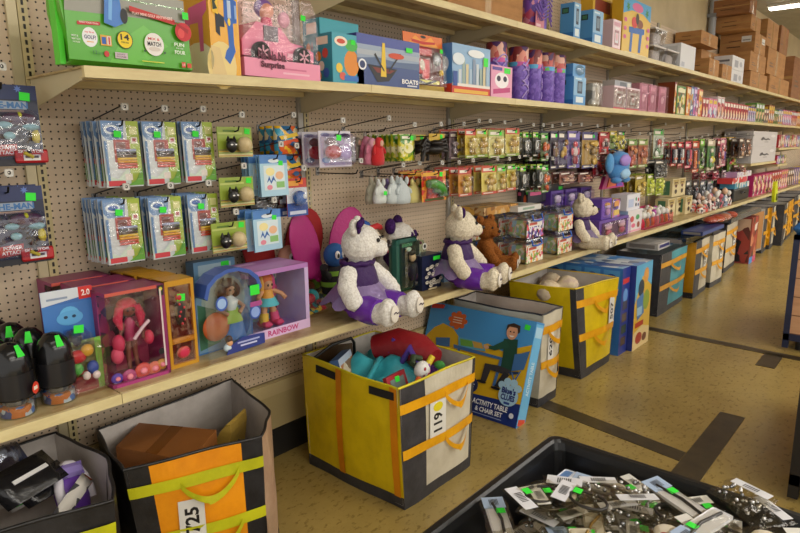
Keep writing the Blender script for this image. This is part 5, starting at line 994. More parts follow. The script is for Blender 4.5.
b = MB(); b.lathe([(w*.22, 0), (w*.2, .012), (w*.1, .02), (.003, .022)], mat('c8602c', .5), 18, c=(0, 0, 0)); o = b.build('round_bag', r); o.location = (-w*.27, .03, h*.34); o.rotation_euler = (PI/2, 0, 0)
b = MB(); b.ell((-w*.12, .01, h*.17), (w*.06, .012, h*.05), mat('3a2420', .5)); b.ell((-w*.12, .006, h*.13), (w*.05, .01, h*.04), mat('d8a070', .5)); b.ell((-w*.14, .01, h*.08), (w*.08, .012, h*.05), mat('c8d8e0', .5)); b.build('small_doll', r)
b = MB(); b.prism([(x*.97, z*.96) for x, z in arch], .002, .006, clear('f4faff', .17, .5, 9)); b.build('clear_front', r)
# --- lilac rainbow doll box
loc, w, h = mon(262, 250, 298, 338, 1.99)
r = thing('large_doll_box', 'lilac topped doll box with bright skater doll, right of arched pack', 'doll box', (AY(262, 300, 1.99).x+.085, 1.99, ZM)); w = .32; d = .2; h = .285
b = MB(); b.box(-w/2, w/2, d-.005, d, 0, h, mat('2f8a9a', .4)); b.box(-w/2, w/2, .0, d, h-.02, h, mat('b07ab8', .35)); b.box(-w/2, w/2, 0, d, 0, .02, mat('a884c0', .35)); F = front(b, w, 0, .04); F.rect(0, 0, 1, 1, 'd8b8dc'); F.tx('RAINBOW', .3, .2, .8, .8, 'c0387a', .03); b.box(w/2-.02, w/2, .0, d, .02, h-.02, mat('c8b0d8', .35)); F = top(b, w, d, h); F.rect(.05, .1, .95, .6, 'c08ac8'); F.rect(.1, .7, .5, .85, 'd8b0d8'); b.build('box_frame', r)
b = MB(); F = Face(b, (-w/2, d-.005, 0), (1, 0, 0), (0, 0, 1), w, h); F.el(.86, .76, .09, .1, 'd8dcd8'); F.el(.86, .76, .06, .07, '8ac0c0'); F.el(.86, .5, .09, .11, 'e05a8a'); F.el(.86, .5, .05, .07, 'f0a0b8'); F.el(.86, .26, .09, .1, 'd86a9a'); F.el(.86, .26, .07, .08, '2c2030'); F.pl([(0, .8), (.5, .95), (1, .9), (1, 1), (0, 1)], 'c8a0d0'); b.build('printed_back', r)
b = MB(); sk = mat('d89a70', .45); b.ell((0, .08, h*.72), (.026, .026, .03), sk); b.tube([(0, .08, h*.65), (0, .08, h*.52)], [.022, .03], mat('e8a03a', .5), 10); b.lathe([(.05, h*.42), (.03, h*.53)], mat('4ac0c8', .5), 14, c=(0, .08, 0))
for s in (-1, 1):
    b.tube([(s*.015, .08, h*.45), (s*.025, .075, h*.3)], .014, sk, 8); b.tube([(s*.025, .075, h*.3), (s*.03, .07, h*.15)], .02, mat('d84a7a' if s > 0 else 'e8b83a', .5), 8); b.bbox(s*.03-.02, s*.03+.02, .03, .1, .03, .055, mat('d83a6a', .4), .01); b.tube([(s*.025, .08, h*.63), (s*.06, .06, h*.56), (s*.065, .04, h*.5)], .01, sk, 7); b.ell((s*.01, .055, h*.725), (.005, .003, .006), '1c1418', 6, 4)
b.build('doll', r); b = MB(); b.ell((0, .09, h*.79), (.034, .03, .03), mat('e0703a', .6)); b.ell((-.028, .085, h*.73), (.014, .02, .04), mat('e8a84a', .6)); b.ell((.028, .085, h*.73), (.014, .02, .04), mat('c83a7a', .6)); b.build('doll_hair', r)
b = MB(); b.add([(-w/2, 0, .02), (w/2-.02, 0, .02), (w/2-.02, 0, h-.02), (-w/2, 0, h-.02)], [(0, 1, 2, 3)], clear('f4faff', .18, .5, 8)); b.add([(-w/2, d, .02), (-w/2, 0, .02), (-w/2, 0, h-.02), (-w/2, d, h-.02)], [(0, 1, 2, 3)], clear('f4faff', .18, .5, 8)); b.build('clear_window', r)
# blue packs lying behind the arched doll
carton('flat_toy_box', 'blue toy box against the pegboard behind the arched doll', 'toy box', (AY(215, 290, 2.3).x, 2.29, ZM), .2, .06, .3, mat('5a88b0', .4), lambda f: (f.rect(0, 0, 1, 1, '6a94b8'), f.rect(.1, .8, .9, .95, 'a8c0d0'), f.rect(.65, .86, .85, .96, GREEN)))
# --- bug plush with wings
def bugplush(label, x, y, wingm, wing2, bodym, stripe, facem, hz):
    r = thing('winged_bug_plush', label, 'soft toy', (x, y, ZM)); r.scale = (1.35, 1.2, 1.5)
    b = MB(); b.ell((0, 0, .07), (.05, .045, .07), bodym, 16, 10); b.build('body', r)
    for k in range(3):
        b = MB(); z = .03+.035*k; q = .05*math.sqrt(max(.05, 1-((z-.07)/.07)**2))+.002; b.lathe([(q, z), (q+.001, z+.008), (q, z+.016)], stripe, 16, caps=False, sy=.92); b.build('stripe', r)
    b = MB(); b.ell((0, -.01, .165), (.045, .04, .04), facem, 16, 10); b.build('head', r)
    for s in (-1, 1):
        b = MB(); b.ell((s*.016, -.048, .17), (.012, .006, .014), mat('ece8e4', .4), 10, 6); b.ell((s*.016, -.053, .168), (.006, .004, .008), '1a1618', 8, 5); b.build('eye', r)
        b = MB(); b.tube([(s*.04, -.02, .1), (s*.075, -.04, .12), (s*.085, -.05, .14)], [.014, .013, .016], bodym, 8); b.build('arm', r)
        b = MB(); m = Matrix.Translation((s*.03, .045, .15)) @ Matrix.Rotation(s*.38, 4, 'Y') @ Matrix.Rotation(s*-.25, 4, 'Z'); b.T = m
        b.ell((s*.05, 0, .075), (.078, .009, .115), wingm if s > 0 else wing2, 18, 10); b.ell((s*.025, .002, -.02), (.035, .008, .05), wingm if s > 0 else wing2, 14, 8); b.build('wing', r)
    return r
GP = mat('a5176c', .55, 0, .3, 90); RP = mat('9c1a1c', .8, 0, .3, 90); MU = mat('b8902a', .8, 0, .3, 90)
bugplush('bug plush with magenta wings and green stripes behind the white bear', AY(336, 260, 2.2).x-.02, 2.2, GP, GP, mat('1f1a1e', .9), mat('7fae3a', .9), mat('2a5a9a', .9), .2)
bugplush('ladybird plush with red wings, left of the magenta winged one', AY(314, 250, 2.27).x-.12, 2.325, RP, RP, mat('a8202a', .9), mat('241a1c', .9), mat('d8a08a', .9), .17)
r = thing('plush_wing_toy', 'mustard yellow plush wing leaning on the pegboard near the upright', 'soft toy', (AY(309, 290, 2.33).x, 2.36, ZM)); b = MB(); b.prism([(-.04, 0), (.04, 0), (.07, .1), (.05, .2), (.075, .27), (.03, .33), (-.03, .3), (-.07, .2), (-.05, .1)], -.012, .012, MU); b.build('wing', r); b = MB(); b.tube([(0, -.015, .03), (.0, -.015, .28)], .006, mat('8a6a1c', .8), 6); b.build('seam', r)
# small toy packs in front of the bugs
TP = [('yellow and red toy car pack in front of the bug plush', 'd8a02c', 'c83a2c', 330, 292, .0), ('green and teal toy pack at the foot of the ladybird plush', '3a9a5a', '4ac0b8', 306, 305, .3), ('pink and orange toy pack left of the white bear', 'd8607a', 'e88a3a', 340, 283, -.2), ('teal and red small toy pack nearest the shelf edge', '3aa8b0', 'c83a4a', 318, 312, .2), ('dark red toy pack behind the small packs', '8a2a3a', 'd8a06a', 338, 302, -.1), ('yellow and blue toy pack standing upright behind the small packs', 'd8c03a', '3a6ab0', 322, 290, .1), ('lime and orange toy pack lying beside the lilac doll box', '8ac03a', 'e0702c', 312, 300, -.3)]
for k, (lb, c1, c2, u, v, rz) in enumerate(TP):
    p = AZ(u, v, ZM); r = thing('small_toy_pack', lb, 'toy pack', (p.x, p.y, ZM+.002), rz, rx=-.9 if k % 2 else -.4); r.scale = (1.35, 1.35, 1.35); w, h = .11, .12
    b = MB(); b.box(-w/2, w/2, 0, .004, 0, h, pmat([c1, c2, '3a3a40', 'e8c84a'], 50, (1, 1, 1), .35, k)); b.build('backing_card', r); b = MB(); b.ell((-.015, -.02, .05), (.03, .018, .02), mat(c2, .35)); b.ell((.022, -.02, .06), (.02, .016, .024), mat(c1, .35)); b.ell((0, -.02, .085), (.018, .014, .014), mat('e8d04a', .35)); b.build('toy', r)
    b = MB(); b.bbox(-w*.45, w*.45, -.042, 0, .01, h*.9, clear('ffffff', .2, .7, 20), .014); b.build('blister', r); sticker(r, -.02, .1, -.044, .026)
# --- the bears
p = AZ(372, 300, ZM)
bear('white bear in purple dress with silver skirt, sitting furthest left', (p.x-.26, 1.94, ZM+.008), .08, 1.12, WHITEF, DPURP, DRESS, TULLE, SATIN, turn=.6, bow=DPURP)
p3 = AY(470, 270, 2.0)
bear('white bear with satin purple bloomers and dark ears, right of the panda', (p3.x-.19, 1.955, ZM+.008), .25, 1.10, CREAMF, DPURP, DRESS, TULLE, SATIN, turn=.55, bow=None)
p4 = AY(585, 230, 2.0)
bear('white bear in purple dress beside the purple doll boxes, furthest right', (p4.x-.15, 1.975, ZM+.008), .15, 1.0, CREAMF, CREAMF, DRESS, mat('6a5a80', .4, .1, .5, 50), None, turn=.3)
pb = AY(500, 250, 2.0)
bear('brown teddy bear half hidden by the bear in satin bloomers', (pb.x-.03, 2.09, ZM+.008), .45, .84, BROWNF, BROWNF, turn=-.5)
# panda slumped forward
pp = AY(428, 245, 2.18)
r = thing('panda_plush', 'purple and white panda slumped behind the navy dotted box', 'soft toy', (pp.x-.21, 2.30, ZM), .5); r.scale = (1.08, 1.0, 1.08)
b = MB(); b.ell((0, 0, .1), (.09, .075, .11), 'ffffff'); b.ell((.02, -.06, .235), (.1, .09, .085), 'ffffff'); b.ell((.06, -.13, .2), (.045, .04, .035), 'ffffff'); 
for s in (-1, 1): b.tube([(s*.03, -.03, .045), (s*.06, -.07, .045), (s*.07, -.10, .045)], .042, 'ffffff', 10)
remesh('body', b, WHITEF, r, .007, .012, .014)
for s in (-1, 1):
    b = MB(); b.ell((.02+s*.085, -.03, .31), (.042, .03, .042), DPURP, 12, 8); b.build('ear', r); b = MB(); b.ell((.045+s*.045, -.135, .25), (.024, .014, .026), DPURP, 10, 7); b.build('eye_patch', r); b = MB(); b.ell((.048+s*.045, -.149, .25), .008, mat('101012', .1), 8, 6); b.build('eye', r); b = MB(); b.tube([(s*.07, -.02, .16), (s*.12, -.07, .12), (s*.12, -.12, .07)], [.036, .036, .03], DPURP, 10); b.build('arm', r)
b = MB(); b.ell((.07, -.172, .208), (.014, .009, .01), mat('7a2a4a', .3), 8, 6); b.build('nose', r)
# cream plush with blue crest behind the first bear
pc = AY(375, 235, 2.25)
r = thing('crested_plush', 'cream plush with blue and red crest behind the first white bear', 'soft toy', (pc.x-.06, 2.29, ZM), .3)
b = MB(); b.ell((0, 0, .1), (.09, .07, .11), 'ffffff'); b.ell((.02, -.02, .27), (.095, .075, .075), 'ffffff'); b.ell((.06, -.08, .25), (.05, .045, .035), 'ffffff'); remesh('body', b, CREAMF, r, .008, .01, .014)
b = MB()
for k in range(5): b.ell((-.05+.022*k, -.01, .34+.008*math.sin(k)), (.022, .03, .04), mat('2a5aa8', .8), 8, 6)
b.build('blue_crest', r); b = MB(); b.tube([(-.02, -.05, .34), (.05, -.07, .35), (.1, -.06, .335)], .016, mat('c02a2c', .8), 8); b.build('red_band', r)
b = MB(); b.ell((.07, -.122, .262), (.016, .012, .012), mat('2a1c1c', .4), 8, 6); b.build('nose', r)
for s in (-1, 1): b = MB(); b.ell((.03+s*.035, -.09, .29), .009, mat('101012', .1), 8, 6); b.build('eye', r)
# --- black doll box, navy dotted box, pale blue box
x, w, zb, zt = span(398, 238, 423, 296, 2.08)
r = thing('black_doll_box', 'teal and black rounded doll box between first bear and navy box', 'doll box', (x-.01, 2.06, ZM)); w = max(w, .14); h = .285
b = MB(); b.bbox(-w/2, w/2, .02, .09, 0, h, mat('24594f', .35), .03); F = Face(b, (-w/2, .0195, 0), (1, 0, 0), (0, 0, 1), w, h); F.rect(.12, .08, .9, .94, '142622'); F.rect(.2, .86, .6, .92, '4a8a6a'); b.build('box', r)
b = MB(); b.ell((0, .0, h*.66), (.022, .018, .026), mat('d8a888', .5)); b.tube([(0, .0, h*.55), (0, .0, h*.38), (0, .0, h*.2)], [.024, .03, .012], mat('1c1a20', .5), 10); b.ell((-.005, .0, h*.75), (.024, .018, .018), mat('2a1c18', .5)); b.ell((.045, -.002, h*.3), (.02, .014, .03), mat('5a3a3c', .5)); b.ell((.045, -.006, h*.4), (.014, .012, .016), mat('d8a888', .5)); b.ell((-.03, -.0, h*.82), (.02, .01, .012), mat('c8ccc4', .4)); b.build('doll', r)
b = MB(); b.bbox(-w*.42, w*.46, -.025, .02, .02, h*.95, clear('f0fff8', .2, .5, 14), .02); b.build('blister', r); sticker(r, w*.3, h*.62, -.027, .026, 'cfeee0')
r.location.z = ZM
b = MB(); F = Face(b, (w*.25, -.028, h*.78), (1, 0, 0), (0, 0, 1), .035, .035); F.el(.5, .5, .5, .5, 'd8d8d4'); F.el(.5, .5, .3, .3, '2a2a2a'); b.build('badge', r)
def dots(f):
    f.rect(0, 0, 1, 1, mat('1c2444', .3)); rr = random.Random(5)
    for k in range(26):
        a, b_ = rr.uniform(.2, .92), rr.uniform(.1, .7); f.el(a, b_, .09, .05, 'ded8ca'); f.el(a-.03, b_+.01, .02, .012, '2a2a30'); f.el(a+.03, b_+.01, .02, .012, '2a2a30')
    f.rect(.15, .03, .6, .08, 'c8b890'); f.rect(.4, .86, .75, .97, GREEN)
x, w, zb, zt = span(422, 252, 441, 293, 2.02)
carton('dotted_toy_box', 'navy toy box printed with little white faces beside the second bear', 'toy box', (x, 2.02, ZM), max(w, .105), .09, .19, mat('1a2240', .35), dots)
x, w, zb, zt = span(441, 258, 449, 287, 2.06)
carton('pale_blue_pack', 'narrow pale blue toy pack right of the navy dotted box', 'toy box', (x+.02, 2.06, ZM), .06, .06, .17, mat('7aa4cc', .35), lambda f: (f.rect(.1, .1, .9, .9, '9ac0e0'), f.rect(.2, .6, .8, .8, 'e0e8f0')))
# --- clay tubs with clear lids
TUBP = [pmat(['e8e4d8', 'e8a84a', 'c8503a', 'e8e0c8', '7aa84a', 'eee8dc', 'd8708a'], 55, (1, 1, 1), .35, 1), pmat(['e4e0e4', '5a4aa0', '2c2440', 'e8e4e8', 'a87ac0', 'd84a5a'], 55, (1, 1, 1), .35, 2)]
def claytub(k):
    def f():
        r = thing('craft_tub', 'x', 'storage tub'); w, d, h = .245, .17, .145
        b = MB(); b.loft([[(-s, t0, z), (s, t0, z), (s, d-t0, z), (-s, d-t0, z)] for s, t0, z in ((w*.44, .012, 0), (w*.49, .003, h*.86))], clear('f4f6f6', .22, .3, 12), True, True); b.build('tub', r)
        b = MB(); b.bbox(-w*.4, w*.4, .018, d-.018, .004, h*.72, pmat(['d88a7a', 'ecd08a', '9ac0dc', 'a8c890', 'e8b0c4', 'ece8e0'], 38, (1, 1, 1), .4, 3), .02); b.build('craft_pieces', r)
        b = MB(); F = Face(b, (-w*.46, .0005, .004), (1, 0, 0), (0, 0, 1), w*.92, h*.74); F.rect(0, 0, 1, 1, TUBP[k]); F.rect(.1, .62, .9, .92, 'e8e2d6'); F.tx('craft', .15, .66, .4, .88, 'c84a3a', .03) if 0 else F.rect(.15, .7, .6, .84, 'c85a4a'); b.build('label_strip', r)
        b = MB(); b.bbox(-w/2, w/2, -.004, d+.004, h*.86, h*.97, clear('eef0f4', .3, .25, 10), .012); b.bbox(-w*.42, w*.42, .012, d-.012, h*.97, h, clear('eef0f4', .3, .25, 10), .012); b.build('lid', r)
        b = MB(); hm = mat('2f62c0', .35); b.tube([(-w*.25, -.008, h*.97), (-w*.25, -.02, h*.75), (w*.0, -.022, h*.72), (w*.25, -.02, h*.75), (w*.25, -.008, h*.97)], .006, hm, 6)
        b.build('handle_clips', r)
        return r
    return f
def tubx(u, v): return AY(u, v, 1.98).x
TX = [tubx(504, 255)+.02, tubx(546, 248)]
TX = [AY(535, 240, 1.96).x, AY(565, 240, 1.96).x]
for c, u in enumerate((535, 565)):
    for lv in range(2):
        k = 1 if (c == 0 and lv == 1) else 0
        place('tub%d' % k, claytub(k), (AY(u, 240, 1.96).x, 1.96, ZM+.163*lv), 'craft tub with clear lid, %s of the %s stack' % (['bottom', 'top'][lv], ['left', 'right'][c]), scale=(1, 1, 1.12))
for lv in range(2): place('tub0', claytub(0), (AY(535, 240, 1.96).x-.285, 2.2, ZM+.163*lv), 'craft tub with clear lid, %s one behind the brown bear' % ['lower', 'upper'][lv], scale=(1, 1, 1.12))
for c in range(2):
    for lv in range(2): place('tub0', claytub(0), (TX[c]+.01, 2.178, ZM+.163*lv), 'craft tub with clear lid, %s row behind the %s stack' % (['lower', 'upper'][lv], ['left', 'right'][c]), scale=(1, 1, 1.12))
z2 = ZM+.331
def flatbox(label, u0, u1, v, y, d, h, z, base, f, name='flat_toy_box'):
    x0 = AY(u0, v, y).x; x1 = AY(u1, v, y).x; return carton(name, label, 'toy box', ((x0+x1)/2, y, z), x1-x0, d, h, base, f, lambda g: f(g), lambda g: f(g))
flatbox('long flat golden toy box lying on the left craft tubs', 484, 518, 205, 2.12, .2, .05, z2, mat('a8762c', .4), lambda f: f.rect(0, 0, 1, 1, pmat(['b8843a', 'd8a84a', '8a5a24', 'c8a878'], 30, (1, 1, 1), .35, 7)))
flatbox('white flat toy box lying in front on the craft tubs', 518, 541, 208, 2.06, .2, .035, z2, mat('d4d0c8', .4), lambda f: (f.rect(0, 0, 1, 1, 'd4d0c8'), f.rect(.2, .3, .7, .7, '8aa08a')))
flatbox('black toy box with pink print on the craft tubs', 528, 563, 196, 2.3, .09, .13, z2, mat('22202a', .35), lambda f: (f.rect(0, 0, 1, 1, '24222c'), f.rect(.05, .45, .35, .65, 'd85a8a'), f.el(.72, .25, .13, .25, 'e0602a'), f.rect(.85, .55, .97, .8, GREEN), f.rect(.4, .1, .6, .8, '4a4854')))
# --- purple doll boxes around the fourth bear
PD = mat('5f3f98', .35)
def stackdoll(cols, w, h, d, n=1):
    def f():
        r = thing('doll_box', 'x', 'doll box'); b = MB(); b.box(-w/2, w/2, .006, d, 0, h, mat(cols[0], .35)); F = Face(b, (-w/2, .0055, 0), (1, 0, 0), (0, 0, 1), w, h); F.rect(.08, .1, .92, .9, cols[1]); F.rect(0, .88, 1, 1, cols[0]); b.build('box_frame', r)
        b = MB()
        for i in range(n):
            cx = (-.5+(i+.5)/n)*w*.9; b.ell((cx, -.002, h*.62), (w/n*.2, .02, h*.13), mat(cols[2], .6)); b.ell((cx, -.004, h*.36), (w/n*.17, .018, h*.17), mat(cols[3], .6)); b.ell((cx, .002, h*.72), (w/n*.24, .02, h*.1), mat(cols[4], .6))
        b.build('doll', r); b = MB(); b.bbox(-w*.47, w*.47, -.03, .006, h*.06, h*.9, clear('f8f0ff', .2, .6, 14), .012); b.build('blister', r)
        return r
    return f
x0 = AY(551, 190, 2.3).x; k = 0
for k, u in enumerate((558, 572, 587)):
    place('spd', stackdoll(['5a3a94', '3c2c68', 'c8c0c8', '8a7ab0', 'd8d0d8'], .21, .2, .1), (AY(u, 190, 2.25).x, 2.25, ZM+.21), ['purple boxed doll, left one of three behind the fourth bear', 'purple boxed doll, middle one of three behind the fourth bear', 'purple boxed doll, right one of three behind the fourth bear'][k])
carton('riser_box', 'plain purple toy box under the three boxed dolls', 'toy box', (AY(572, 190, 2.25).x, 2.22, ZM), .75, .15, .208, mat('54388a', .4), lambda f: f.rect(.02, .1, .98, .9, pm(3, 20)))
x, w, zb, zt = span(600, 208, 629, 238, 1.97); 
place('bigdoll', stackdoll(['6a4a9c', '4a2a50', 'd8b8b0', 'b04a5c', 'c8b0b8'], w, .165, .17, 2), (x, 1.97, ZM), 'large purple doll box with red lettering at the shelf edge')
x1, w1, _, _ = span(599, 178, 612, 207, 2.0); place('talldoll', stackdoll(['6a4aa8', '8a6ac0', 'd8c8d8', 'c8a0c0', 'e0b04a'], .2, .165, .13), (x1+.05, 2.0, ZM+.166), 'purple and lilac box on top of the large purple doll box')
x2, w2, _, _ = span(612, 183, 622, 207, 2.0); 
carton('patterned_box', 'yellow and purple patterned box right on the large purple doll box', 'toy box', (x1+.24, 2.0, ZM+.166), .16, .12, .15, mat('c8b06a', .4), lambda f: (f.rect(0, 0, 1, 1, pm(3, 26)), f.rect(.1, .1, .9, .4, 'e0c060'), f.rect(.2, .6, .8, .9, 'd89a4a')))
x, w, _, _ = span(629, 202, 643, 232, 1.97)
carton('bear_game_box', 'pale box printed with coloured figures right of large purple box', 'toy box', (x, 1.98, ZM), w, .16, .195, mat('d8d4d6', .35), lambda f: (f.rect(0, 0, 1, 1, 'dcd6d8'), f.el(.3, .6, .13, .14, 'c84a4a'), f.el(.68, .65, .13, .12, '4a9a5a'), f.el(.4, .3, .14, .1, 'd86a8a'), f.el(.75, .3, .1, .14, '8a4a3a'), f.rect(.1, .02, .9, .1, 'e0a0b0')), lambda f: (f.rect(0, 0, 1, 1, '9ab8d8'), f.el(.5, .5, .3, .2, '4a7ac0')))
x, w, _, _ = span(619, 184, 636, 203, 2.0)
carton('bear_game_box', 'white box with small prints standing on the pale figure box', 'toy box', (x+.12, 1.99, ZM+.196), .3, .14, .14, mat('dcdce2', .35), lambda f: (f.rect(0, 0, 1, 1, 'dddce4'), f.el(.7, .65, .06, .12, '3a8a5a'), f.el(.7, .3, .06, .12, '2a3a4a'), f.el(.88, .6, .05, .12, 'c83a4a'), f.el(.88, .28, .05, .1, '3a4a8a'), f.rect(.1, .2, .5, .7, 'b8c4e0')))
# toy tray with small bright figures
x0 = AY(645, 215, 1.95).x; x1 = AY(673, 205, 1.95).x
r = thing('toy_tray', 'pink edged display tray of small bright toys at the shelf edge', 'display tray', ((x0+x1)/2, 2.06, ZM)); L_ = x1-x0
b = MB(); b.box(-L_/2, L_/2, -.12, .12, 0, .012, mat('b8306a', .4)); b.box(-L_/2, L_/2, -.12, -.112, .0, .1, clear('ffd0e0', .3, .3, 10)); b.box(-L_/2, L_/2, .112, .12, 0, .16, mat('b02a5a', .4)); b.build('tray', r)
rr = random.Random(9)
for k in range(34):
    c = ['c8304a', '4aa84a', 'd8c03a', '3a7ac0', 'd87a2c', 'a83a9a', 'e0e0d8', '2aa8a0'][k % 8]
    def mkf(c=c):
        b = MB(); b.lathe([(.016, 0), (.02, .02), (.012, .045), (.006, .05)], mat(c, .35), 8); b.ell((0, 0, .065), .02, mat(['e8c8a8', 'd8d8d0', c][int(c, 16) % 3], .4), 8, 6); return tag(b.build('toy_figure'), 'x', 'toy figure')
    nm = {'c8304a': 'red', '4aa84a': 'green', 'd8c03a': 'yellow', '3a7ac0': 'blue', 'd87a2c': 'orange', 'a83a9a': 'violet', 'e0e0d8': 'white', '2aa8a0': 'teal'}[c]
    place('fig'+c, mkf, ((x0+x1)/2+(-.46+.92*(k % 12)/11)*L_, 1.982+.075*(k//12)+.01*(k % 2), ZM+.0135), nm+' small toy figure standing in the pink edged tray', group=nm+' figures in the pink tray', scale=(1.35, 1.35, 1.5+.4*rr.random()))
# wooden game boxes
WB = ramp_mat('pale printed card', [(.3, 'c8b888'), (.7, 'd8caa0')], 6, .5)
def wbx(f): f.rect(0, 0, 1, 1, WB); f.el(.5, .65, .17, .15, '5a2c1c'); f.el(.5, .28, .17, .13, '3a2a20'); f.rect(.1, .88, .9, .95, 'a8904a')
for k, (u, y, z, lb) in enumerate(((672, 2.1, ZM, 'cream card box with dark dots, left on the shelf'), (680, 2.1, ZM, 'cream card box with dark dots, middle on the shelf'), (689, 2.05, ZM, 'cream card box with dark dots, right on the shelf'), (675, 2.14, ZM+.196, 'cream card box with dark dots, left in the upper layer'), (681, 2.14, ZM+.196, 'cream card box with dark dots, right in the upper layer'))):
    def mkw():
        r = thing('cream_game_box', 'x', 'toy box'); carton_mesh(.24, .13, .19, WB, wbx, lambda f: f.rect(.2, .1, .8, .9, '4a7a5a')).build('carton', r); b = MB(); F = Face(b, (-.08, -.003, .13), (1, 0, 0), (0, 0, 1), .16, .04); F.rect(0, 0, 1, 1, 'b8a060'); F.rect(.1, .3, .8, .7, '6a5028'); b.build('label', r); return r
    place('wbox', mkw, (AY(u, 200, y).x, y, z), lb)
# far clutter on the main shelf
x = AY(698, 210, 1.98).x
FC = [('red spotted toy', 'b82a2c', .14, .12, .10), ('red and white toy', 'c84a3c', .16, .13, .13), ('white and pink figurine', 'd8b8b0', .12, .1, .19), ('dark red toy', '8a2030', .16, .12, .15), ('black and silver toy', '5a5a60', .15, .12, .2), ('rose toy', 'b85a6a', .15, .12, .16), ('grey blue toy', '7a88a0', .17, .12, .22), ('crimson toy', 'a82a3c', .16, .12, .18)]
for k, (nm, c, w, d, h) in enumerate(FC):
    for j in range(2):
        def mkc(c=c, w=w, h=h, k=k):
            b = MB(); b.lathe([(w*.36, 0), (w*.4, h*.3), (w*.25, h*.6), (w*.1, h*.68)], pmat([c, 'd8d0c8', '2a2426', c], 35, (1, 1, 1), .35, k), 10, sy=.7); b.ell((0, 0, h*.82), (w*.24, w*.2, h*.2), mat(['d8b090', 'e0dcd4', c][k % 3], .5), 10, 7); return tag(b.build('toy_figurine'), 'x', 'toy figure')
        place('fc%d' % k, mkc, (x, 1.96+.115*j, ZM), '%s on the main shelf, %s' % (nm, ['front row', 'back row'][j])+' right of the cream boxes'); 
    x += w+.02
x = AY(734, 195, 1.97).x
r = thing('black_case', 'black plastic case on the shelf below the white cartons', 'case', (x+.42, 1.97, ZM)); b = MB(); b.bbox(-.42, .42, 0, .2, 0, .17, mat('1a191b', .4), .02); b.build('case', r); b = MB(); b.tube([(-.1, -.012, .1), (-.08, -.03, .12), (.08, -.03, .12), (.1, -.012, .1)], .01, mat('2c2b2d', .4), 6); b.build('handle', r)
for k, (lb, c, z, h, dx) in enumerate((('blue and green flat box on the black case', '4a9ac0', .171, .07, .02), ('red and white flat box above the blue one', 'c83a3c', .242, .07, -.12), ('mauve and white box topping the flat boxes', 'b898c0', .313, .07, .1))):
    carton('flat_toy_box', lb, 'toy box', (x+.42+dx, 1.98, ZM+z), .8, .18, h, mat(c, .4), lambda f, k=k: (f.rect(0, 0, 1, 1, pmat([c, 'e0dcd8', ['3a7a4a', 'd84a5a', 'd8d4e0'][k]], 16, (1, 1, 1), .35, k)),))
FX = [('deep pink', 'b82a68', 3, .5, .3), ('magenta', 'c23a7a', 2, .45, .3), ('red', 'b83040', 4, .34, .32), ('rose', 'd86a88', 3, .36, .3), ('brown', '6a4a38', 3, .34, .3), ('violet', '6a4a9a', 3, .36, .32), ('yellow', 'd8c03a', 4, .34, .3), ('blue', '3a5a9a', 4, .36, .34), ('lime', '9ab03a', 4, .34, .3), ('crimson', 'a82a3a', 4, .36, .32), ('orange', 'd8702c', 5, .34, .3)]
x += 1.05
for k, (nm, c, n, w, h) in enumerate(FX):
    h = min(h, .30)
    for j in range(n):
        def mkx(c=c, w=w, h=h, k=k):
            b = MB(); carton_mesh(w*.5, .14, h, mat(c, .35), lambda f: (f.rect(.06, .05, .94, .95, pmat([c, 'e8dcd8', '3a2a30', c, 'd8b060'], 18, (1, 1, 1), .35, k)), f.el(.5, .4, .25, .18, 'e8c8b0')), b=b); return tag(b.build('toy_carton'), 'x', 'toy box')
        place('fx%d' % k, mkx, (x+w*.25, 1.97, ZM), '%s toy box on the main shelf far right, %s colour cluster' % (nm, ORD[k]), group=nm+' boxes far right'); x += w*.5+.02
# white cartons on the extra shelf, boxes on the neighbours
def wc(f):
    f.rect(0, 0, 1, 1, mat('c9c5c6', .45)); f.pl([(.3, .45), (.34, .6), (.42, .66), (.45, .56), (.52, .52), (.6, .58), (.68, .5), (.7, .44), (.6, .47), (.52, .42), (.42, .48), (.36, .42)], '4a464a'); f.rect(.46, .3, .62, .34, '8a868a'); f.el(.82, .72, .1, .1, 'dedbdc')
for k in range(2): carton('white_carton', ['lower', 'upper'][k]+' white carton with dark script on the extra shelf', 'box', (10.55, 1.985, 1.262+.221*k), 1.64, .36, .22, mat('c6c2c3', .45), wc, lambda f: f.rect(.1, .1, .9, .9, 'b8b4b5'))
for i, (x0, z, n, y) in enumerate(((XU(8)+.88, 1.462, 5, 1.97), (XU(8)+.88, 1.202, 5, 1.97), (XU(9)+.46, 1.462, 7, 1.97))):
    for j in range(n):
        def mky(k=(i*3+j) % 8):
            b = MB(); carton_mesh(.15, .14, .2, mat(BCOL[k], .35), lambda f: (f.rect(.06, .05, .94, .95, pm(k, 20)), f.el(.5, .45, .3, .2, 'e0d0c0')), b=b); return tag(b.build('toy_carton'), 'x', 'toy box')
        k = (i*3+j) % 8
        place('fy%d' % k, mky, (x0+.08+.155*j, y, z), '%s toy box on the %s, %s along' % (PN[k], ['extra shelf right of white cartons', 'extra low shelf right of white cartons', 'extra shelf at far right edge'][i], ORD[j]), scale=(1, 1, .68 if i == 1 else 1))
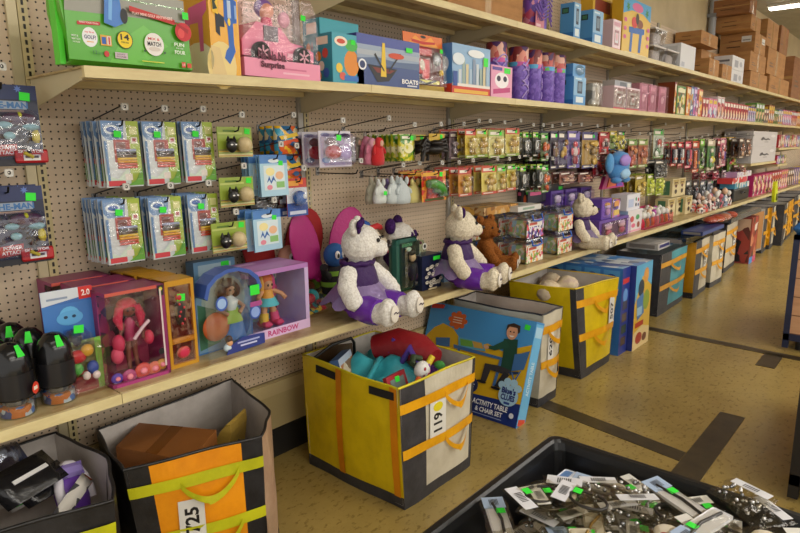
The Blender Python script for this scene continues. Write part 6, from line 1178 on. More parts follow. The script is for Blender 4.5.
# ================================================================ fabric totes on the floor
BLK = ramp_mat('black woven fabric', [(.35, '161516'), (.7, '2a292b'), (.85, '4a4848')], 14, .4, 6, bump=.25)
GRYF = ramp_mat('charcoal fabric', [(.35, '2c2c30'), (.7, '3f3f44')], 14, .5, 6, bump=.3)
LIN = ramp_mat('grey coated lining', [(.3, 'b0a9a2'), (.5, 'c8c1ba'), (.75, 'd6d0ca')], 5, .38, 6, bump=.35, dist=.02)
def fab(c, c2): return ramp_mat('coated fabric '+c, [(.3, c2), (.6, c)], 6, .33, 6, bump=.3, dist=.015)
YEL = fab('dcc012', 'c0a40a'); WHT = fab('cfc8b4', 'b9b19a'); ORG = fab('f09a12', 'd9820a'); TEAL = fab('3aa6b8', '2a8a9c'); AMB = fab('e0a010', 'c88a08')
STR = fab('e8a812', 'cf8e08'); STRG = fab('c9c81e', 'a8a814')
def tote(label, base, top_, h, sides, strap=STR, bands=(.14, .12), num=None, numr=-90, front_=0, lining=LIN, bind=None, dot=None, vel=False, vstraps=None, npos=.3, bot=.1, label2=None, hs=(.3, .7), lz=(.5, .3), lband=0):
    """base/top_: four corners FL, FR, BR, BL; sides: fabric of front, right, back, left"""
    n_ = len(base)
    r = thing('fabric_tote', label, 'tote bin', (sum(p[0] for p in base)/n_, sum(p[1] for p in base)/n_, 0)); ox, oy = r.location.x, r.location.y
    def P(k, s, t, off=0.):
        a, b_ = base[k], base[(k+1) % n_]; c, d = top_[k], top_[(k+1) % n_]
        x = (a[0]+(b_[0]-a[0])*s)*(1-t)+(c[0]+(d[0]-c[0])*s)*t; y = (a[1]+(b_[1]-a[1])*s)*(1-t)+(c[1]+(d[1]-c[1])*s)*t
        ex, ey = b_[0]-a[0], b_[1]-a[1]; L = math.hypot(ex, ey); nx, ny = ey/L, -ex/L
        q = .018*math.sin(PI*s)*(math.sin(PI*min(1, t*.8+.1)))+off+.003*math.sin(9*s+5*t+k)
        return (x+nx*q-ox, y+ny*q-oy, h*t+.006*math.sin(PI*s)*t*math.sin(3*s+k))
    NS, NT = 24, 10
    b = MB()
    for k in range(n_):
        for i in range(NS):
            for j in range(NT):
                s0, s1, t0, t1 = i/NS, (i+1)/NS, j/NT, (j+1)/NT
                m = sides[k]
                if (s1 <= bands[0]+.001 or s0 >= 1-bands[1]-.001) and k == front_ or t1 <= bot or (k == n_-1 and s0 >= 1-lband-.001): m = BLKM[0]
                b.add([P(k, s0, t0), P(k, s1, t0), P(k, s1, t1), P(k, s0, t1)], [(0, 1, 2, 3)], m, False)
    b.add([P(k, 0, 0) for k in range(n_)], [tuple(range(n_-1, -1, -1))], BLKM[0]); b.build('fabric_wall', r)
    b = MB()
    for k in range(n_):
        for i in range(8):
            for j in range(4): b.add([P(k, (i+1)/8, .03+.97*j/4, -.009), P(k, i/8, .03+.97*j/4, -.009), P(k, i/8, .03+.97*(j+1)/4, -.009), P(k, (i+1)/8, .03+.97*(j+1)/4, -.009)], [(0, 1, 2, 3)], lining, True)
    b.add([P(k, 0, .03, -.008) for k in range(n_)], [tuple(range(n_))], lining); b.build('lining', r)
    b = MB(); pts = [P(k, i/12, 1.0, -.004) for k in range(n_) for i in range(12)]; pts.append(pts[0]); b.tube(pts, .006, bind or BLKM[0], 6, False); b.build('rim_binding', r)
    k = front_
    for t in ((.83, .46) if strap else ()):
        b = MB(); rows = [[P(k, i/20, tt, .004+(.003 if 0 < i < 20 else 0)) for i in range(21)] for tt in (t-.04, t+.04)]
        b.loft(rows, strap, False); b.build('strap', r)
        b = MB(); R_ = []
        for i in range(15):
            s = hs[0]+(hs[1]-hs[0])*i/14; dr = math.sin(PI*i/14); p = P(k, s, t-.125*dr**.7+.01, .012+.02*dr); p2 = P(k, s+(.03 if i < 7 else -.03)*dr, t-.125*dr**.7+.01-.055, .010+.026*dr); R_.append([p, p2])
        b.loft([list(c) for c in zip(*R_)], strap, False); b.loft([[ (x, y, z) for x, y, z in c[::-1]] for c in zip(*R_)], strap, False); b.build('handle', r)
    if vstraps:
        kk = n_-1
        for s in vstraps:
            b = MB(); b.loft([[P(kk, ss, tt, .005) for tt in [q/10 for q in range(1, 11)]] for ss in (s+.03, s-.03)], STRO, False); b.build('side_strap', r)
    if vel:
        for s in (.28, .85):
            b = MB(); b.loft([[P(n_-1, s+q, tt, .006) for q in (-.11, 0, .11)] for tt in (.90, .965)], mat('121113', .8), False); b.build('hook_tape', r)
    if num:
        b = MB(); cx = npos; o = Vector(P(k, cx-.10, lz[0], .008)); u = (Vector(P(k, cx+.10, lz[0], .008))-o); w_ = u.length; u.normalize(); v = Vector((0, 0, 1)); f = Face(b, o, u, v, w_, lz[1]*h)
        f.rect(0, 0, 1, 1, mat('dcdad2', .4)); f.tx(num, .22, .12, .78, .66 if dot else .80, '151414', .03, numr)
        if dot: f.el(.5, .83, .3, .13, dot)
        b.build('number_label', r)
    return r
BLKM = [GRYF]; STRO = fab('d8860c', 'b86c08')
def rect(x0, x1, y0, y1): return [(x0, y0), (x1, y0), (x1, y1), (x0, y1)]
# tote 611
T611 = tote('yellow sided tote with white front numbered 611', rect(1.826, 2.32, 1.575, 2.2), [(1.795, 1.575), (2.325, 1.557), (2.33, 2.21), (1.83, 2.22)], .565, [WHT, GRYF, YEL, YEL], bands=(.30, .05), num='611', dot='e0d020', bind=fab('d8c81a', 'b8a814'), vel=True, vstraps=(.42, .95), npos=.42, hs=(.52, .88), lz=(.50, .29))
# orange tote 725 at the left, rotated
BLKM[0] = BLK
tote('orange fronted tote with black corners numbered 725', [(.85, 1.90), (1.21, 1.715), (1.34, 1.82), (1.45, 2.30), (.93, 2.27)], [(.790, 1.891), (1.229, 1.74), (1.386, 1.899), (1.49, 2.313), (.865, 2.266)], .52, [ORG, fab('b89a80', '9c7c66'), fab('b89a80', '9c7c66'), GRYF, BLK], strap=STRG, bands=(.17, .17), num='725', numr=90, npos=.40, hs=(.36, .80), lz=(.42, .28))
tote('black tote full of packs at the lower left corner', [(.22, 1.86), (.68, 1.77), (.76, 2.0), (.74, 2.33), (.24, 2.36)], [(.18, 1.90), (.695, 1.745), (.80, 2.02), (.76, 2.36), (.22, 2.38)], .52, [BLK]*5, strap=STRG, bands=(.0, .0))
BLKM[0] = GRYF
# tote 620 behind the table box
tote('white tote numbered 620 behind the blue activity table box', rect(3.14, 3.37, 1.65, 2.25), rect(3.135, 3.38, 1.63, 2.26), .58, [WHT, GRYF, YEL, WHT], bands=(.02, .06), num='620', numr=90, npos=.34, hs=(.2, .8))
# yellow tote 507
tote('yellow tote with one black corner numbered 507', rect(3.735, 4.2, 1.65, 2.15), [(3.70, 1.70), (4.22, 1.62), (4.22, 2.18), (3.64, 2.16)], .62, [YEL, GRYF, YEL, YEL], bands=(.17, .0), num='507', numr=90, npos=.86, hs=(.35, .75), lband=.10, strap=STR, bind=YEL)
# totes further along
def fx(u, v): return AZ(u, v, 0)
p = fx(656.5, 315)
LASTX = [0.]
def ftote(label, u0, v0, u1, v1, y1, h, sides, band, num=None, strap=STR, lean=0.):
    a = fx(u0, v0); b_ = fx(u1, v1); d_ = max(0, LASTX[0]+.06-a.x); a.x += d_; b_.x = max(b_.x, a.x+.25); LASTX[0] = b_.x+.02+lean; q = [(a.x, a.y), (b_.x, b_.y), (b_.x+.02, y1), (a.x+.02, y1)]
    return tote(label, q, [(x+lean, y) for x, y in q], h, sides, bands=band, num=num, numr=90, npos=.55, strap=strap)
ftote('teal fronted tote leaning beside the tall blue boxes', 656.5, 317, 682, 300, 2.2, .56, [TEAL, GRYF, GRYF, GRYF], (.34, .03), lean=.03)
ftote('white fronted tote with yellow side right of the teal tote', 684, 304, 705, 289, 2.2, .58, [WHT, GRYF, YEL, AMB], (.36, .04), num='901')
ftote('white tote, second white one right of the teal tote', 706, 290, 721, 281, 2.2, .58, [WHT, GRYF, YEL, WHT], (.02, .04), num='106')
ftote('white tote with black bottom left of the stacked red packs', 723, 273, 734, 264, 2.2, .58, [WHT, GRYF, GRYF, GRYF], (.04, .05), num='112')
FBX = LASTX[0]+.26; LASTX[0] += 1.0
ftote('amber fronted black tote beside the cardboard sheet', 752, 259, 765, 250, 2.2, .62, [AMB, GRYF, GRYF, GRYF], (.42, .02))
ftote('white and amber striped tote right of the amber one', 766, 251, 772, 246, 2.2, .62, [WHT, GRYF, AMB, AMB], (.25, .2))
ftote('white fronted black tote under the yellow toy', 776, 249, 784, 241, 2.2, .62, [WHT, GRYF, GRYF, GRYF], (.42, .06))
ftote('amber tote right of the yellow toy', 785, 240, 790, 235, 2.2, .62, [AMB, GRYF, GRYF, AMB], (.1, .1))
ftote('black and white tote near the right edge', 791, 233, 797, 228, 2.2, .62, [WHT, GRYF, GRYF, GRYF], (.5, .06))
ftote('white tote at the right edge of the picture', 798, 228, 803, 224, 2.2, .62, [WHT, GRYF, GRYF, GRYF], (.3, .06))
# --- contents of the black tote
def pillowpack(name, label, cat, loc, w, h, t, m, rz, rx, extra=None, ry=0):
    r = thing(name, label, cat, loc, rz, rx=rx, ry=ry); r.scale = (1.1, 1.1, .9) if 'black tote' in label else (1, 1, 1); b = MB()
    b.loft([[(-w/2, 0, z), (-w*.3, -y, z), (w*.3, -y, z), (w/2, 0, z), (w*.3, y, z), (-w*.3, y, z)] for z, y in ((0, .002), (h*.12, t*.6), (h*.5, t), (h*.85, t*.7), (h, .002))], m, True, True, True); b.build('pack', r)
    if extra: extra(r)
    if 'black tote' in label: settle(r)
    return r
ZT_ = .30
def filler(label, name, quad, z, m):
    b = MB(); b.hexa([(x, y, .02) for x, y in quad]+[(x, y, z) for x, y in quad], m); o = b.build(name); tag(o, label, 'box'); return o
filler('flat cardboard pad under the packs in the black tote', 'cardboard_pad', [(.28, 1.86), (.66, 1.79), (.72, 2.2), (.3, 2.24)], .22, CARD2)
r = thing('purple_toy', 'purple toy with white edge in the black tote', 'toy', (.69, 2.03, .36), .5, rx=-.5, ry=.3); b = MB(); b.ell((0, 0, .05), (.05, .03, .075), mat('6a3aa8', .45)); b.build('body', r); b = MB(); b.tube([(.052*math.cos(a*.4-.3), -.012, .05+.078*math.sin(a*.4-.3)) for a in range(12)], .012, mat('ddd8e0', .5), 7); b.build('edge', r); b = MB(); b.bbox(-.045, .03, -.034, -.02, .09, .125, mat('8a78b8', .5), .01); b.build('tag', r); r.scale = (1.3, 1.3, 1.3)
pillowpack('blister_pack', 'white pack with silver bubble and green stickers in the black tote', 'toy pack', tuple(AZ(36, 500, 0.40)), .15, .12, .03, pmat(['dcdad6', 'e6e4e0', 'b84a5a', 'd8d6d2', 'e0dedA'], 25, (1, 1, 1), .3, 2), .3, -.6, lambda r: (MB().ell((0, -.03, .075), (.05, .02, .045), mat('b8bcc0', .15, .7)).build('bubble', r), sticker(r, -.06, .02, -.035, .03), sticker(r, .05, .06, -.05, .03)))
pillowpack('black_pack', 'black glossy pack across the black tote', 'toy pack', tuple(AZ(58, 508, 0.40)), .20, .12, .018, mat('17171a', .15, 0, .6, 14), .5, -1.0, lambda r: MB().bbox(-.02, .02, -.03, -.018, .04, .12, mat('d8d6d2', .3), .006).build('label', r), .1)
pillowpack('long_card_pack', 'long white and black card pack in front in black tote', 'toy pack', tuple(AZ(70, 514, 0.42)), .24, .05, .012, pmat(['d8d4cc', 'e4e0d8', 'c86a3a', '4a4a50', 'dcd8d0'], 30, (1, 1, 1), .3, 4), .55, -.7, None, -.35)
pillowpack('brown_pack', 'brown and black foil pack leaning in the black tote', 'toy pack', tuple(AZ(72, 492, 0.40)), .10, .09, .015, pmat(['4a3320', '1c1a1a', '7a5a2c', '2a2426'], 16, (1, 1, 1), .2, 2), .7, -.75)
r = thing('white_spool', 'white ribbed round toy at the left edge of the black tote', 'toy', tuple(AZ(2, 497, 0.39)), rx=.4); b = MB(); b.lathe([(.05, 0), (.06, .01), (.06, .07), (.045, .08), (.02, .08)], mat('d6d6d4', .4), 24); b.build('body', r)
for k in range(14):
    a = PI+.25*k
    b = MB(); b.box(-.003, .003, .059, .064, .012, .068, mat('8a8a8a', .5)); o = b.build('rib', r); o.rotation_euler = (0, 0, a)
pillowpack('blue_pack', 'dark blue pack low in the black tote', 'toy pack', tuple(AZ(12, 515, 0.38)), .16, .12, .02, mat('2a3a6a', .3), .2, -.9)
pillowpack('silver_pack', 'clear bagged pack at the left front of the black tote', 'toy pack', tuple(AZ(4, 524, 0.40)), .18, .14, .03, clear('e0e4ea', .4, .8, 14), .1, -.8)
pillowpack('black_pack', 'black pack with fork shaped white mark in the black tote', 'toy pack', tuple(AZ(44, 520, 0.41)), .2, .14, .02, mat('1a1a1c', .2, 0, .5, 14), .4, -.95, lambda r: MB().box(-.05, .06, -.022, -.019, .06, .075, mat('e0dedc', .4)).build('mark', r))
# --- brown box inside 725
r = thing('cardboard_carton', 'brown carton sitting inside the orange tote', 'cardboard box', (1.05, 2.08, .26))
Q = [(.99, 1.84), (1.189, 1.975), (1.028, 2.265), (.878, 2.14)]; c3 = ramp_mat('orange brown cardboard', [(.3, '7d4a1e'), (.6, '8f5826')], 4, .5, stretch=(1, 1, 4))
b = MB(); b.hexa([(x-1.05, y-2.08, 0) for x, y in Q]+[(x-1.05, y-2.08, .23) for x, y in Q], c3); b.build('carton', r)
b = MB(); mids = [((Q[0][0]*(1-q)+Q[3][0]*q-1.05, Q[0][1]*(1-q)+Q[3][1]*q-2.08, .2308), (Q[1][0]*(1-q)+Q[2][0]*q-1.05, Q[1][1]*(1-q)+Q[2][1]*q-2.08, .2308)) for q in (.42, .58)]; b.add([mids[0][0], mids[0][1], mids[1][1], mids[1][0]], [(0, 1, 2, 3)], mat('74420f', .2)); b.build('tape', r)
filler('folded brown paper lying beneath the carton in the orange tote', 'cardboard_pad', [(.93, 1.93), (1.2, 1.83), (1.34, 2.18), (.98, 2.2)], .255, CARD2)
r = thing('paper_bag', 'yellowish paper bag at the right inside the orange tote', 'bag', (1.28, 2.10, .26), .5, rx=.35); b = MB(); b.loft([[(-.07, -y, z), (.07, -y, z), (.08, y, z), (-.08, y, z)] for z, y in ((0, .03), (.1, .04), (.2, .02), (.235, .006))], mat('a88a3a', .6, 0, .6, 20), True, True); b.build('bag', r); b = MB(); b.bbox(-.06, -.02, -.05, -.042, .1, .16, mat('2a3a4a', .3), .005); b.build('label', r)
# --- contents of 611
filler('white padding under the toys in the 611 tote', 'cardboard_pad', rect(1.87, 2.28, 1.63, 2.16), .36, mat('c8b890', .7))
r = thing('teal_storage_bag', 'teal folded fabric bag lying in the 611 tote', 'bag', (2.09, 1.95, .38), .1); TE = fab('4ab8c4', '2c98a8')
b = MB(); R_ = []
for i in range(9):
    R_.append([(-.2+.4*j/10, -.19+.4*i/8, .11+.05*math.sin(j*1.1+i*.6)+.03*math.sin(i*1.7-j*.5)-.07*((j-5)/5)**4-.05*((i-4)/4)**4) for j in range(11)])
b.loft(R_[::-1], TE, False, False, True); b.build('fabric', r)
for (x0, y0, z0, x1, y1, z1) in ((-.17, -.05, .10, .16, .06, .12),):
    b = MB(); b.tube([(x0, y0, z0), ((x0+x1)/2, (y0+y1)/2, z1+.03), (x1, y1, z1)], .014, TE, 8); b.build('fold', r)
carton('picture_toy_box', 'small picture box standing on edge in the 611 tote', 'toy box', (1.965, 2.0, .365), .17, .045, .215, mat('4a6a9a', .35), lambda f: (f.rect(0, 0, 1, 1, pmat(['8a6a4a', 'd8c8a8', '4a3a2c', 'b8763a', 'e8e0d0'], 24, (1, 1, 1), .3, 2)), f.rect(0, .85, 1, 1, 'b8c4d4'), f.rect(0, 0, 1, .12, '3a5a9a')), rz=.45, rx=-.25)
r = thing('red_toy', 'red shiny plush toy at the right rim of the 611 tote', 'soft toy', (2.20, 1.87, .505), -.4); b = MB(); b.tube([(-.12, .12, .06), (-.03, .04, .09), (.04, -.06, .075), (.07, -.15, .05)], [.06, .075, .075, .05], mat('8e141e', .5, 0, .5, 30), 12); b.build('body', r); b = MB(); b.tube([(-.05, -.04, .02), (-.03, -.09, .1), (.0, -.13, .03)], [.015, .02, .01], mat('5a3a9a', .4), 8); b.build('purple_fin', r)
b = MB(); b.tube([(-.09, .02, .06), (-.07, -.0, .13)], .012, mat('5a3a9a', .4), 8); b.build('horn', r)
r = thing('bug_rattle', 'white and spotted bug rattle on the front rim of the 611 tote', 'baby toy', (2.04, 1.66, .515), .2); b = MB(); b.ell((0, -.01, .045), (.045, .035, .042), mat('dcdad6', .5)); b.build('head', r)
for k, (dx, dz, c) in enumerate(((-.02, .06, 'a8283c'), (.018, .065, '8a4a9a'), (.0, .03, 'b83048'), (.025, .035, 'c8384a'), (-.025, .03, '7a2a4a'))): b = MB(); b.ell((dx, -.042+abs(dx)*.3, dz), (.009, .004, .009), mat(c, .5), 10, 6); b.build('spot', r)
b = MB(); b.tube([(-.04, .02, .08), (0, .035, .1), (.045, .02, .08)], .014, mat('2a3a20', .7), 8); b.build('hood', r)
b = MB(); b.tube([(-.05, -.02, .02), (-.085, -.03, .012)], .016, mat('e0662c', .6), 8); b.build('orange_foot', r); b = MB(); b.tube([(.05, -.01, .05), (.085, -.02, .085)], .015, mat('d8c02a', .6), 8); b.build('yellow_foot', r); b = MB(); b.ell((0, -.03, .004), (.03, .02, .02), mat('4aa83a', .6)); b.build('green_leaf', r)
r = thing('red_rimmed_pack', 'red edged toy pack with green sticker by the bug rattle', 'toy pack', (1.95, 1.69, .45), .1, rx=-.35); b = MB(); b.box(-.07, .07, 0, .02, 0, .11, mat('a82430', .35)); b.build('frame', r); b = MB(); b.box(-.05, .05, -.002, 0, .01, .09, mat('7a8a86', .2)); b.build('window', r); sticker(r, -.0, .085, -.003, .03)
r = thing('dark_plush', 'dark purple and green plush beside the red toy in 611 tote', 'soft toy', (2.19, 1.72, .43)); b = MB(); b.ell((0, 0, .05), (.06, .06, .05), DPURP); b.build('body', r); b = MB(); b.ell((.03, -.03, .09), (.03, .03, .025), mat('3a8a3a', .8)); b.build('patch', r)
r = thing('net_frame', 'black wire and mesh frame standing at the back of the 611 tote', 'toy', (1.98, 2.15, .42)); b = MB(); b.tube([(-.13, 0, -.05), (-.14, 0, .14), (-.05, -.03, .19), (.08, -.03, .19), (.13, 0, .15), (.135, 0, -.05)], .008, mat('1c1b1a', .5), 7); b.build('wire', r); b = MB(); b.add([(-.13, .002, -.05), (.13, .002, -.05), (.12, .002, .15), (-.05, -.02, .185), (-.13, .002, .14)], [(0, 1, 2, 3, 4)], clear('8a7a68', .1, .3)); b.build('mesh', r)
# --- contents of others
r = thing('stuffed_toys_bag', 'pale stuffed toys heaped in the yellow tote', 'soft toy', (3.93, 1.97, .42)); b = MB(); rr = random.Random(3)
for k in range(6): b.ell((-.2+.07*k, rr.uniform(-.1, .1), .1+rr.uniform(0, .07)), (.08, .08, .07), 'ffffff')
remesh('plush_heap', b, ramp_mat('mixed pale plush', [(.3, 'b08a6a'), (.5, 'd8c8a8'), (.62, 'c8b0a0'), (.75, 'e0d8c8')], 9, .95), r, .012, .01, .02)
filler('cardboard pad under the stuffed toys in the yellow tote', 'cardboard_pad', rect(3.78, 4.16, 1.75, 2.1), .42, CARD2)
filler('flat brown carton filling the white 620 tote', 'cardboard_pad', rect(3.17, 3.34, 1.7, 2.2), .5, CARD)
filler('dark packs filling the teal fronted tote', 'toy_pack_stack', [(p.x+.08, p.y+.06), (p.x+.3, p.y+.03), (p.x+.3, 2.1), (p.x+.08, 2.1)], .47, pmat(['3a78b8', 'd8c84a', '2a2a34', 'c8d0d8'], 14, (1, 1, 1), .35, 2))
# --- the blue activity table box leaning on tote 620
def actbox():
    r = thing('activity_table_box', 'large blue and yellow activity table box with a seated child printed', 'toy box')
    w, d, h = .745, .10, .605                    # face looks towards local -y
    b = MB(); b.box(-w/2, w/2, 0, d, 0, h, mat('3f8ac8', .3)); F = front(b, w, d, h)
    F.rect(0, 0, 1, 1, mat('4a98d8', .28)); F.pl([(0, .62), (.08, .74), (.16, .80), (.27, .77), (.38, .66), (.5, .64), (.62, .70), (.76, .66), (.88, .72), (1, .78), (1, .12), (0, .12)], 'dcb01c'); F.pl([(0, .20), (.5, .19), (1, .22), (1, 0), (0, 0)], mat('24367a', .28))
    F.el(.30, .86, .075, .075, 'd8662c')
    for k in range(8): F.el(.30+.07*math.cos(k*PI/4), .86+.07*math.sin(k*PI/4), .025, .025, 'd8662c')
    for z in (.885, .86, .835): F.rect(.255, z-.004, .345, z+.005, 'f0d8c0')
    bl_ = '3f6ea8'; dk = '2a3a5a'
    F.pl([(.12, .64), (.26, .67), (.275, .58), (.14, .56)], bl_); F.pl([(.15, .55), (.28, .52), (.31, .49), (.17, .51)], dk)
    for q in ((.15, .55, .13, .40), (.27, .52, .31, .40), (.14, .44, .3, .50)): F.pl([(q[0], q[1]), (q[0]+.012, q[1]), (q[2]+.012, q[3]), (q[2], q[3])], bl_)
    F.pl([(.34, .70), (.58, .70), (.62, .62), (.36, .60)], '5aa6c8'); F.pl([(.36, .685), (.48, .69), (.5, .63), (.38, .62)], '6aa84a'); F.pl([(.48, .69), (.57, .69), (.6, .64), (.51, .63)], 'c8a04a'); F.pl([(.31, .615), (.82, .60), (.84, .575), (.32, .58)], bl_)
    for q in ((.36, .58, .35, .40), (.76, .58, .74, .32)): F.pl([(q[0], q[1]), (q[0]+.025, q[1]), (q[2]+.025, q[3]), (q[2], q[3])], bl_)
    F.pl([(.76, .78), (.88, .80), (.90, .62), (.88, .50), (.78, .50), (.78, .62)], '1f4a3c'); F.pl([(.78, .775), (.68, .69), (.63, .68), (.635, .655), (.70, .65), (.82, .71)], '245444'); F.el(.62, .665, .025, .018, 'd8a888')
    F.el(.82, .855, .048, .07, 'd8a080'); F.pl([(.765, .86), (.77, .92), (.82, .945), (.88, .93), (.885, .87), (.87, .85), (.86, .905), (.79, .905)], '3a2a20'); F.el(.805, .86, .007, .007, '2a1a14'); F.el(.835, .86, .007, .007, '2a1a14'); F.pl([(.80, .825), (.845, .825), (.832, .81), (.812, .81)], 'f0e8e4')
    F.pl([(.78, .52), (.88, .50), (.85, .45), (.70, .46), (.68, .34), (.63, .34), (.64, .51)], '38363c'); F.pl([(.82, .48), (.87, .46), (.81, .32), (.76, .32)], '2e2c32'); F.el(.64, .33, .045, .014, '1a1a1e'); F.el(.775, .305, .045, .014, '1a1a1e')
    F.pl([(.88, .66), (.93, .68), (1.0, .72), (.98, .54), (.88, .50)], bl_); F.pl([(.86, .49), (.94, .51), (.95, .49), (.87, .46)], dk)
    for q in ((.88, .49, .97, .28), (.95, .52, .87, .28)): F.pl([(q[0], q[1]), (q[0]+.012, q[1]), (q[2]+.012, q[3]), (q[2], q[3])], bl_)
    F.el(.555, .275, .065, .075, '1c2a5c'); F.rect(.52, .28, .59, .29, 'c8d0e8'); F.rect(.525, .255, .585, .265, 'c8d0e8')
    pw_ = 'a8cfe8'
    for x_, y_, q in ((.895, .27, .085), (.825, .355, .03), (.87, .395, .032), (.925, .395, .032), (.968, .355, .03)): F.el(x_, y_, q, q*1.15, pw_)
    F.tx("Blue's", .835, .285, .955, .345, '1f2f7a', .04); F.tx('CLUES', .835, .225, .955, .28, '1f2f7a', .04); F.rect(.87, .19, .92, .21, '2a4a9a')
    F.tx('ACTIVITY TABLE', .60, .115, .915, .165, 'eef0f4', .03); F.tx('& CHAIR SET', .635, .055, .88, .1, 'eef0f4', .03); F.rect(.62, .03, .88, .036, '9aa8d0'); F.el(.955, .10, .02, .025, 'dfe4f0'); F.pl([(.02, .93), (.15, .95), (.16, .99), (.03, .98)], 'c8382c')
    R_ = Face(b, (w/2, 0, 0), (0, 1, 0), (0, 0, 1), d, h); R_.rect(.05, .02, .95, .98, mat('6ab4e0', .3)); R_.tx('ACTIVITY TABLE', .35, .3, .7, .62, 'dcecf4', .02, 90); R_.rect(.1, .02, .9, .08, 'd8503a'); R_.rect(.1, .85, .9, .95, 'a8d0e8')
    b.build('carton', r); sticker(r, .435*w, .93*h, -.002, .035); return r
o = actbox(); lean = math.asin(.22/.605)*.92
o.rotation_euler = (-lean, 0, -PI/2); o.location = (2.815, 1.98, .002)
# --- tall boxed sets right of the yellow tote
def paw(f): f.rect(0, 0, 1, 1, mat('2c3c8c', .3)); f.rect(.1, .82, .9, .88, 'c83a3a'); f.el(.5, .68, .3, .08, '6a9ad8'); [f.rect(.2, .1+.14*k, .8, .2+.14*k, ['5a4a3a', '3a4a3a', '6a5a4a', '4a4a5a'][k]) for k in range(4)]
def ysc(f):
    f.rect(0, 0, 1, 1, mat('d8b02c', .3)); f.pl([(0, 1), (1, 1), (1, .7), (.4, .86), (0, .55)], '5aa8d0'); f.el(.35, .72, .18, .1, '2a3a4a'); f.el(.62, .85, .16, .09, 'd89a4a'); f.pl([(.1, .6), (.5, .66), (.6, .4), (.2, .34)], '4a7ab0'); f.el(.7, .55, .2, .12, '8aa03a'); f.rect(.1, .26, .6, .32, 'b03a24'); f.pl([(0, 0), (1, 0), (1, .2), (.5, .26), (0, .2)], 'e0c890'); f.el(.35, .12, .2, .07, 'a83a2a'); f.el(.7, .1, .14, .05, '6a3a24'); f.rect(.15, .4, .45, .5, '9ac0d8')
def bx(label, u0, v0, u1, v1, y0, y1, h, base, f, l, rz=0, rx=0):
    a = AZ(u0, v0, 0); c = AZ(u1, v1, 0); return carton('tall_toy_box', label, 'toy box', ((a.x+c.x)/2, a.y, 0), c.x-a.x, y1-a.y, h, base, f, l, rz=rz, rx=rx)
a = AZ(624, 349, 0)
carton('tall_toy_box', 'tall blue and yellow boxed set standing right of the yellow tote', 'toy box', (4.42, 1.64, 0), .15, .62, .66, mat('2f4296', .35), paw, lambda f: (f.rect(0, 0, 1, 1, mat('3f7ec8', .3)), [f.rect(.05+.24*k, .75, .25+.24*k, .97, '5aa0dc') for k in range(4)], [f.el(.15+.24*k, .86, .07, .07, '2a4a9a') for k in range(4)]), lambda f: f.rect(0, 0, 1, 1, pmat(['4a86c8', '7ab0d8', 'c8d0d8', '3a5a9a'], 12, (1, 1, 1), .35, 1)))
carton('tall_toy_box', 'tall yellow scene box with blue corner, left of two yellow ones', 'toy box', (4.68, 1.60, 0), .34, .55, .66, mat('3a6ab0', .35), ysc, lambda f: f.rect(0, 0, 1, 1, '2c3c8c'), lambda f: f.rect(0, 0, 1, 1, pmat(['4a86c8', 'a8b8c8', 'c8d0d8', '5a6a8a'], 12, (1, 1, 1), .35, 2)))
carton('tall_toy_box', 'tall yellow scene box beside the teal fronted tote', 'toy box', (5.0, 1.76, 0), .26, .4, .60, mat('3a6ab0', .35), lambda f: (f.rect(0, 0, 1, 1, 'd8b83a'), f.pl([(.3, 0), (1, .3), (1, 0)], '2c3c8c'), f.el(.5, .6, .3, .2, 'c86a3a'), f.rect(.65, .1, .95, .9, '4a78b8'), f.el(.4, .82, .2, .08, '5aa8d0')), lambda f: f.rect(0, 0, 1, 1, '5a90c8'), lambda f: f.rect(0, 0, 1, 1, 'b8b8b0'), rx=-.0)
carton('flat_toy_box', 'flat white and navy boxed game on top of the tall boxes', 'toy box', (5.02, 1.95, .662), .42, .3, .055, mat('c8c4c0', .4), lambda f: (f.rect(0, 0, 1, 1, 'c8c4c0'), f.rect(.1, .3, .7, .75, '3a3a7a')), lambda f: f.rect(.1, .2, .9, .8, '8a7a7a')) if 0 else None
def ftop(label, u, v, y, w, d, h, z, base, f, name='flat_toy_box'): return carton(name, label, 'toy box', (AY(u, v, y).x, y, z), w, d, h, base, f, lambda g: g.rect(.1, .2, .9, .8, '8a8480'))
ftop('flat game box with navy lettering on the teal fronted tote', 666, 238, 1.9, .42, .3, .06, .561, mat('c4c0bc', .4), lambda f: (f.rect(0, 0, 1, 1, 'c8c4c0'), f.rect(.1, .3, .75, .75, '3a3a7a'), f.rect(.82, .2, .96, .8, '8a9aa8')))
ftop('blue wrapped flat pack lying on the two white totes', 700, 243, 1.75, .95, .4, .06, .585, clear('a8c8d8', .4, .5, 10), None, 'wrapped_pack')
carton('figure_box', 'red and white figured box standing left of the cardboard sheet', 'toy box', (FBX, 1.72, 0), .36, .3, .6, mat('8a3a34', .4), lambda f: (f.rect(0, 0, 1, 1, pmat(['a83a34', 'e0d0c0', '2a2426', 'c87a5a', '8a2a2a'], 10, (1, 1, 1), .35, 3)), f.rect(0, 0, .5, .14, '4a8ac8'), f.rect(.5, 0, 1, .14, 'c84a6a')), lambda f: f.rect(.05, .03, .95, .97, pmat(['8a2f2a', '5a2624', 'c8a890', '2a2426', '9a3a34'], 9, (1, 1, 1), .35, 5)))
r = thing('cardboard_sheet', 'brown cardboard sheet with grey frame leaning by the amber tote', 'board', (FBX+.50, 1.80, .06), -.15); b = MB(); b.box(-.26, .26, 0, .02, 0, .58, mat('8a8680', .4)); b.build('frame', r); b = MB(); b.box(-.22, .22, -.005, 0, .03, .55, mat('a8743c', .6)); b.build('panel', r)
ftop('black game board in a flat wrapped pack on the far totes', 748, 210, 1.75, 1.6, .4, .06, .63, mat('5a6068', .2), None, 'wrapped_pack')
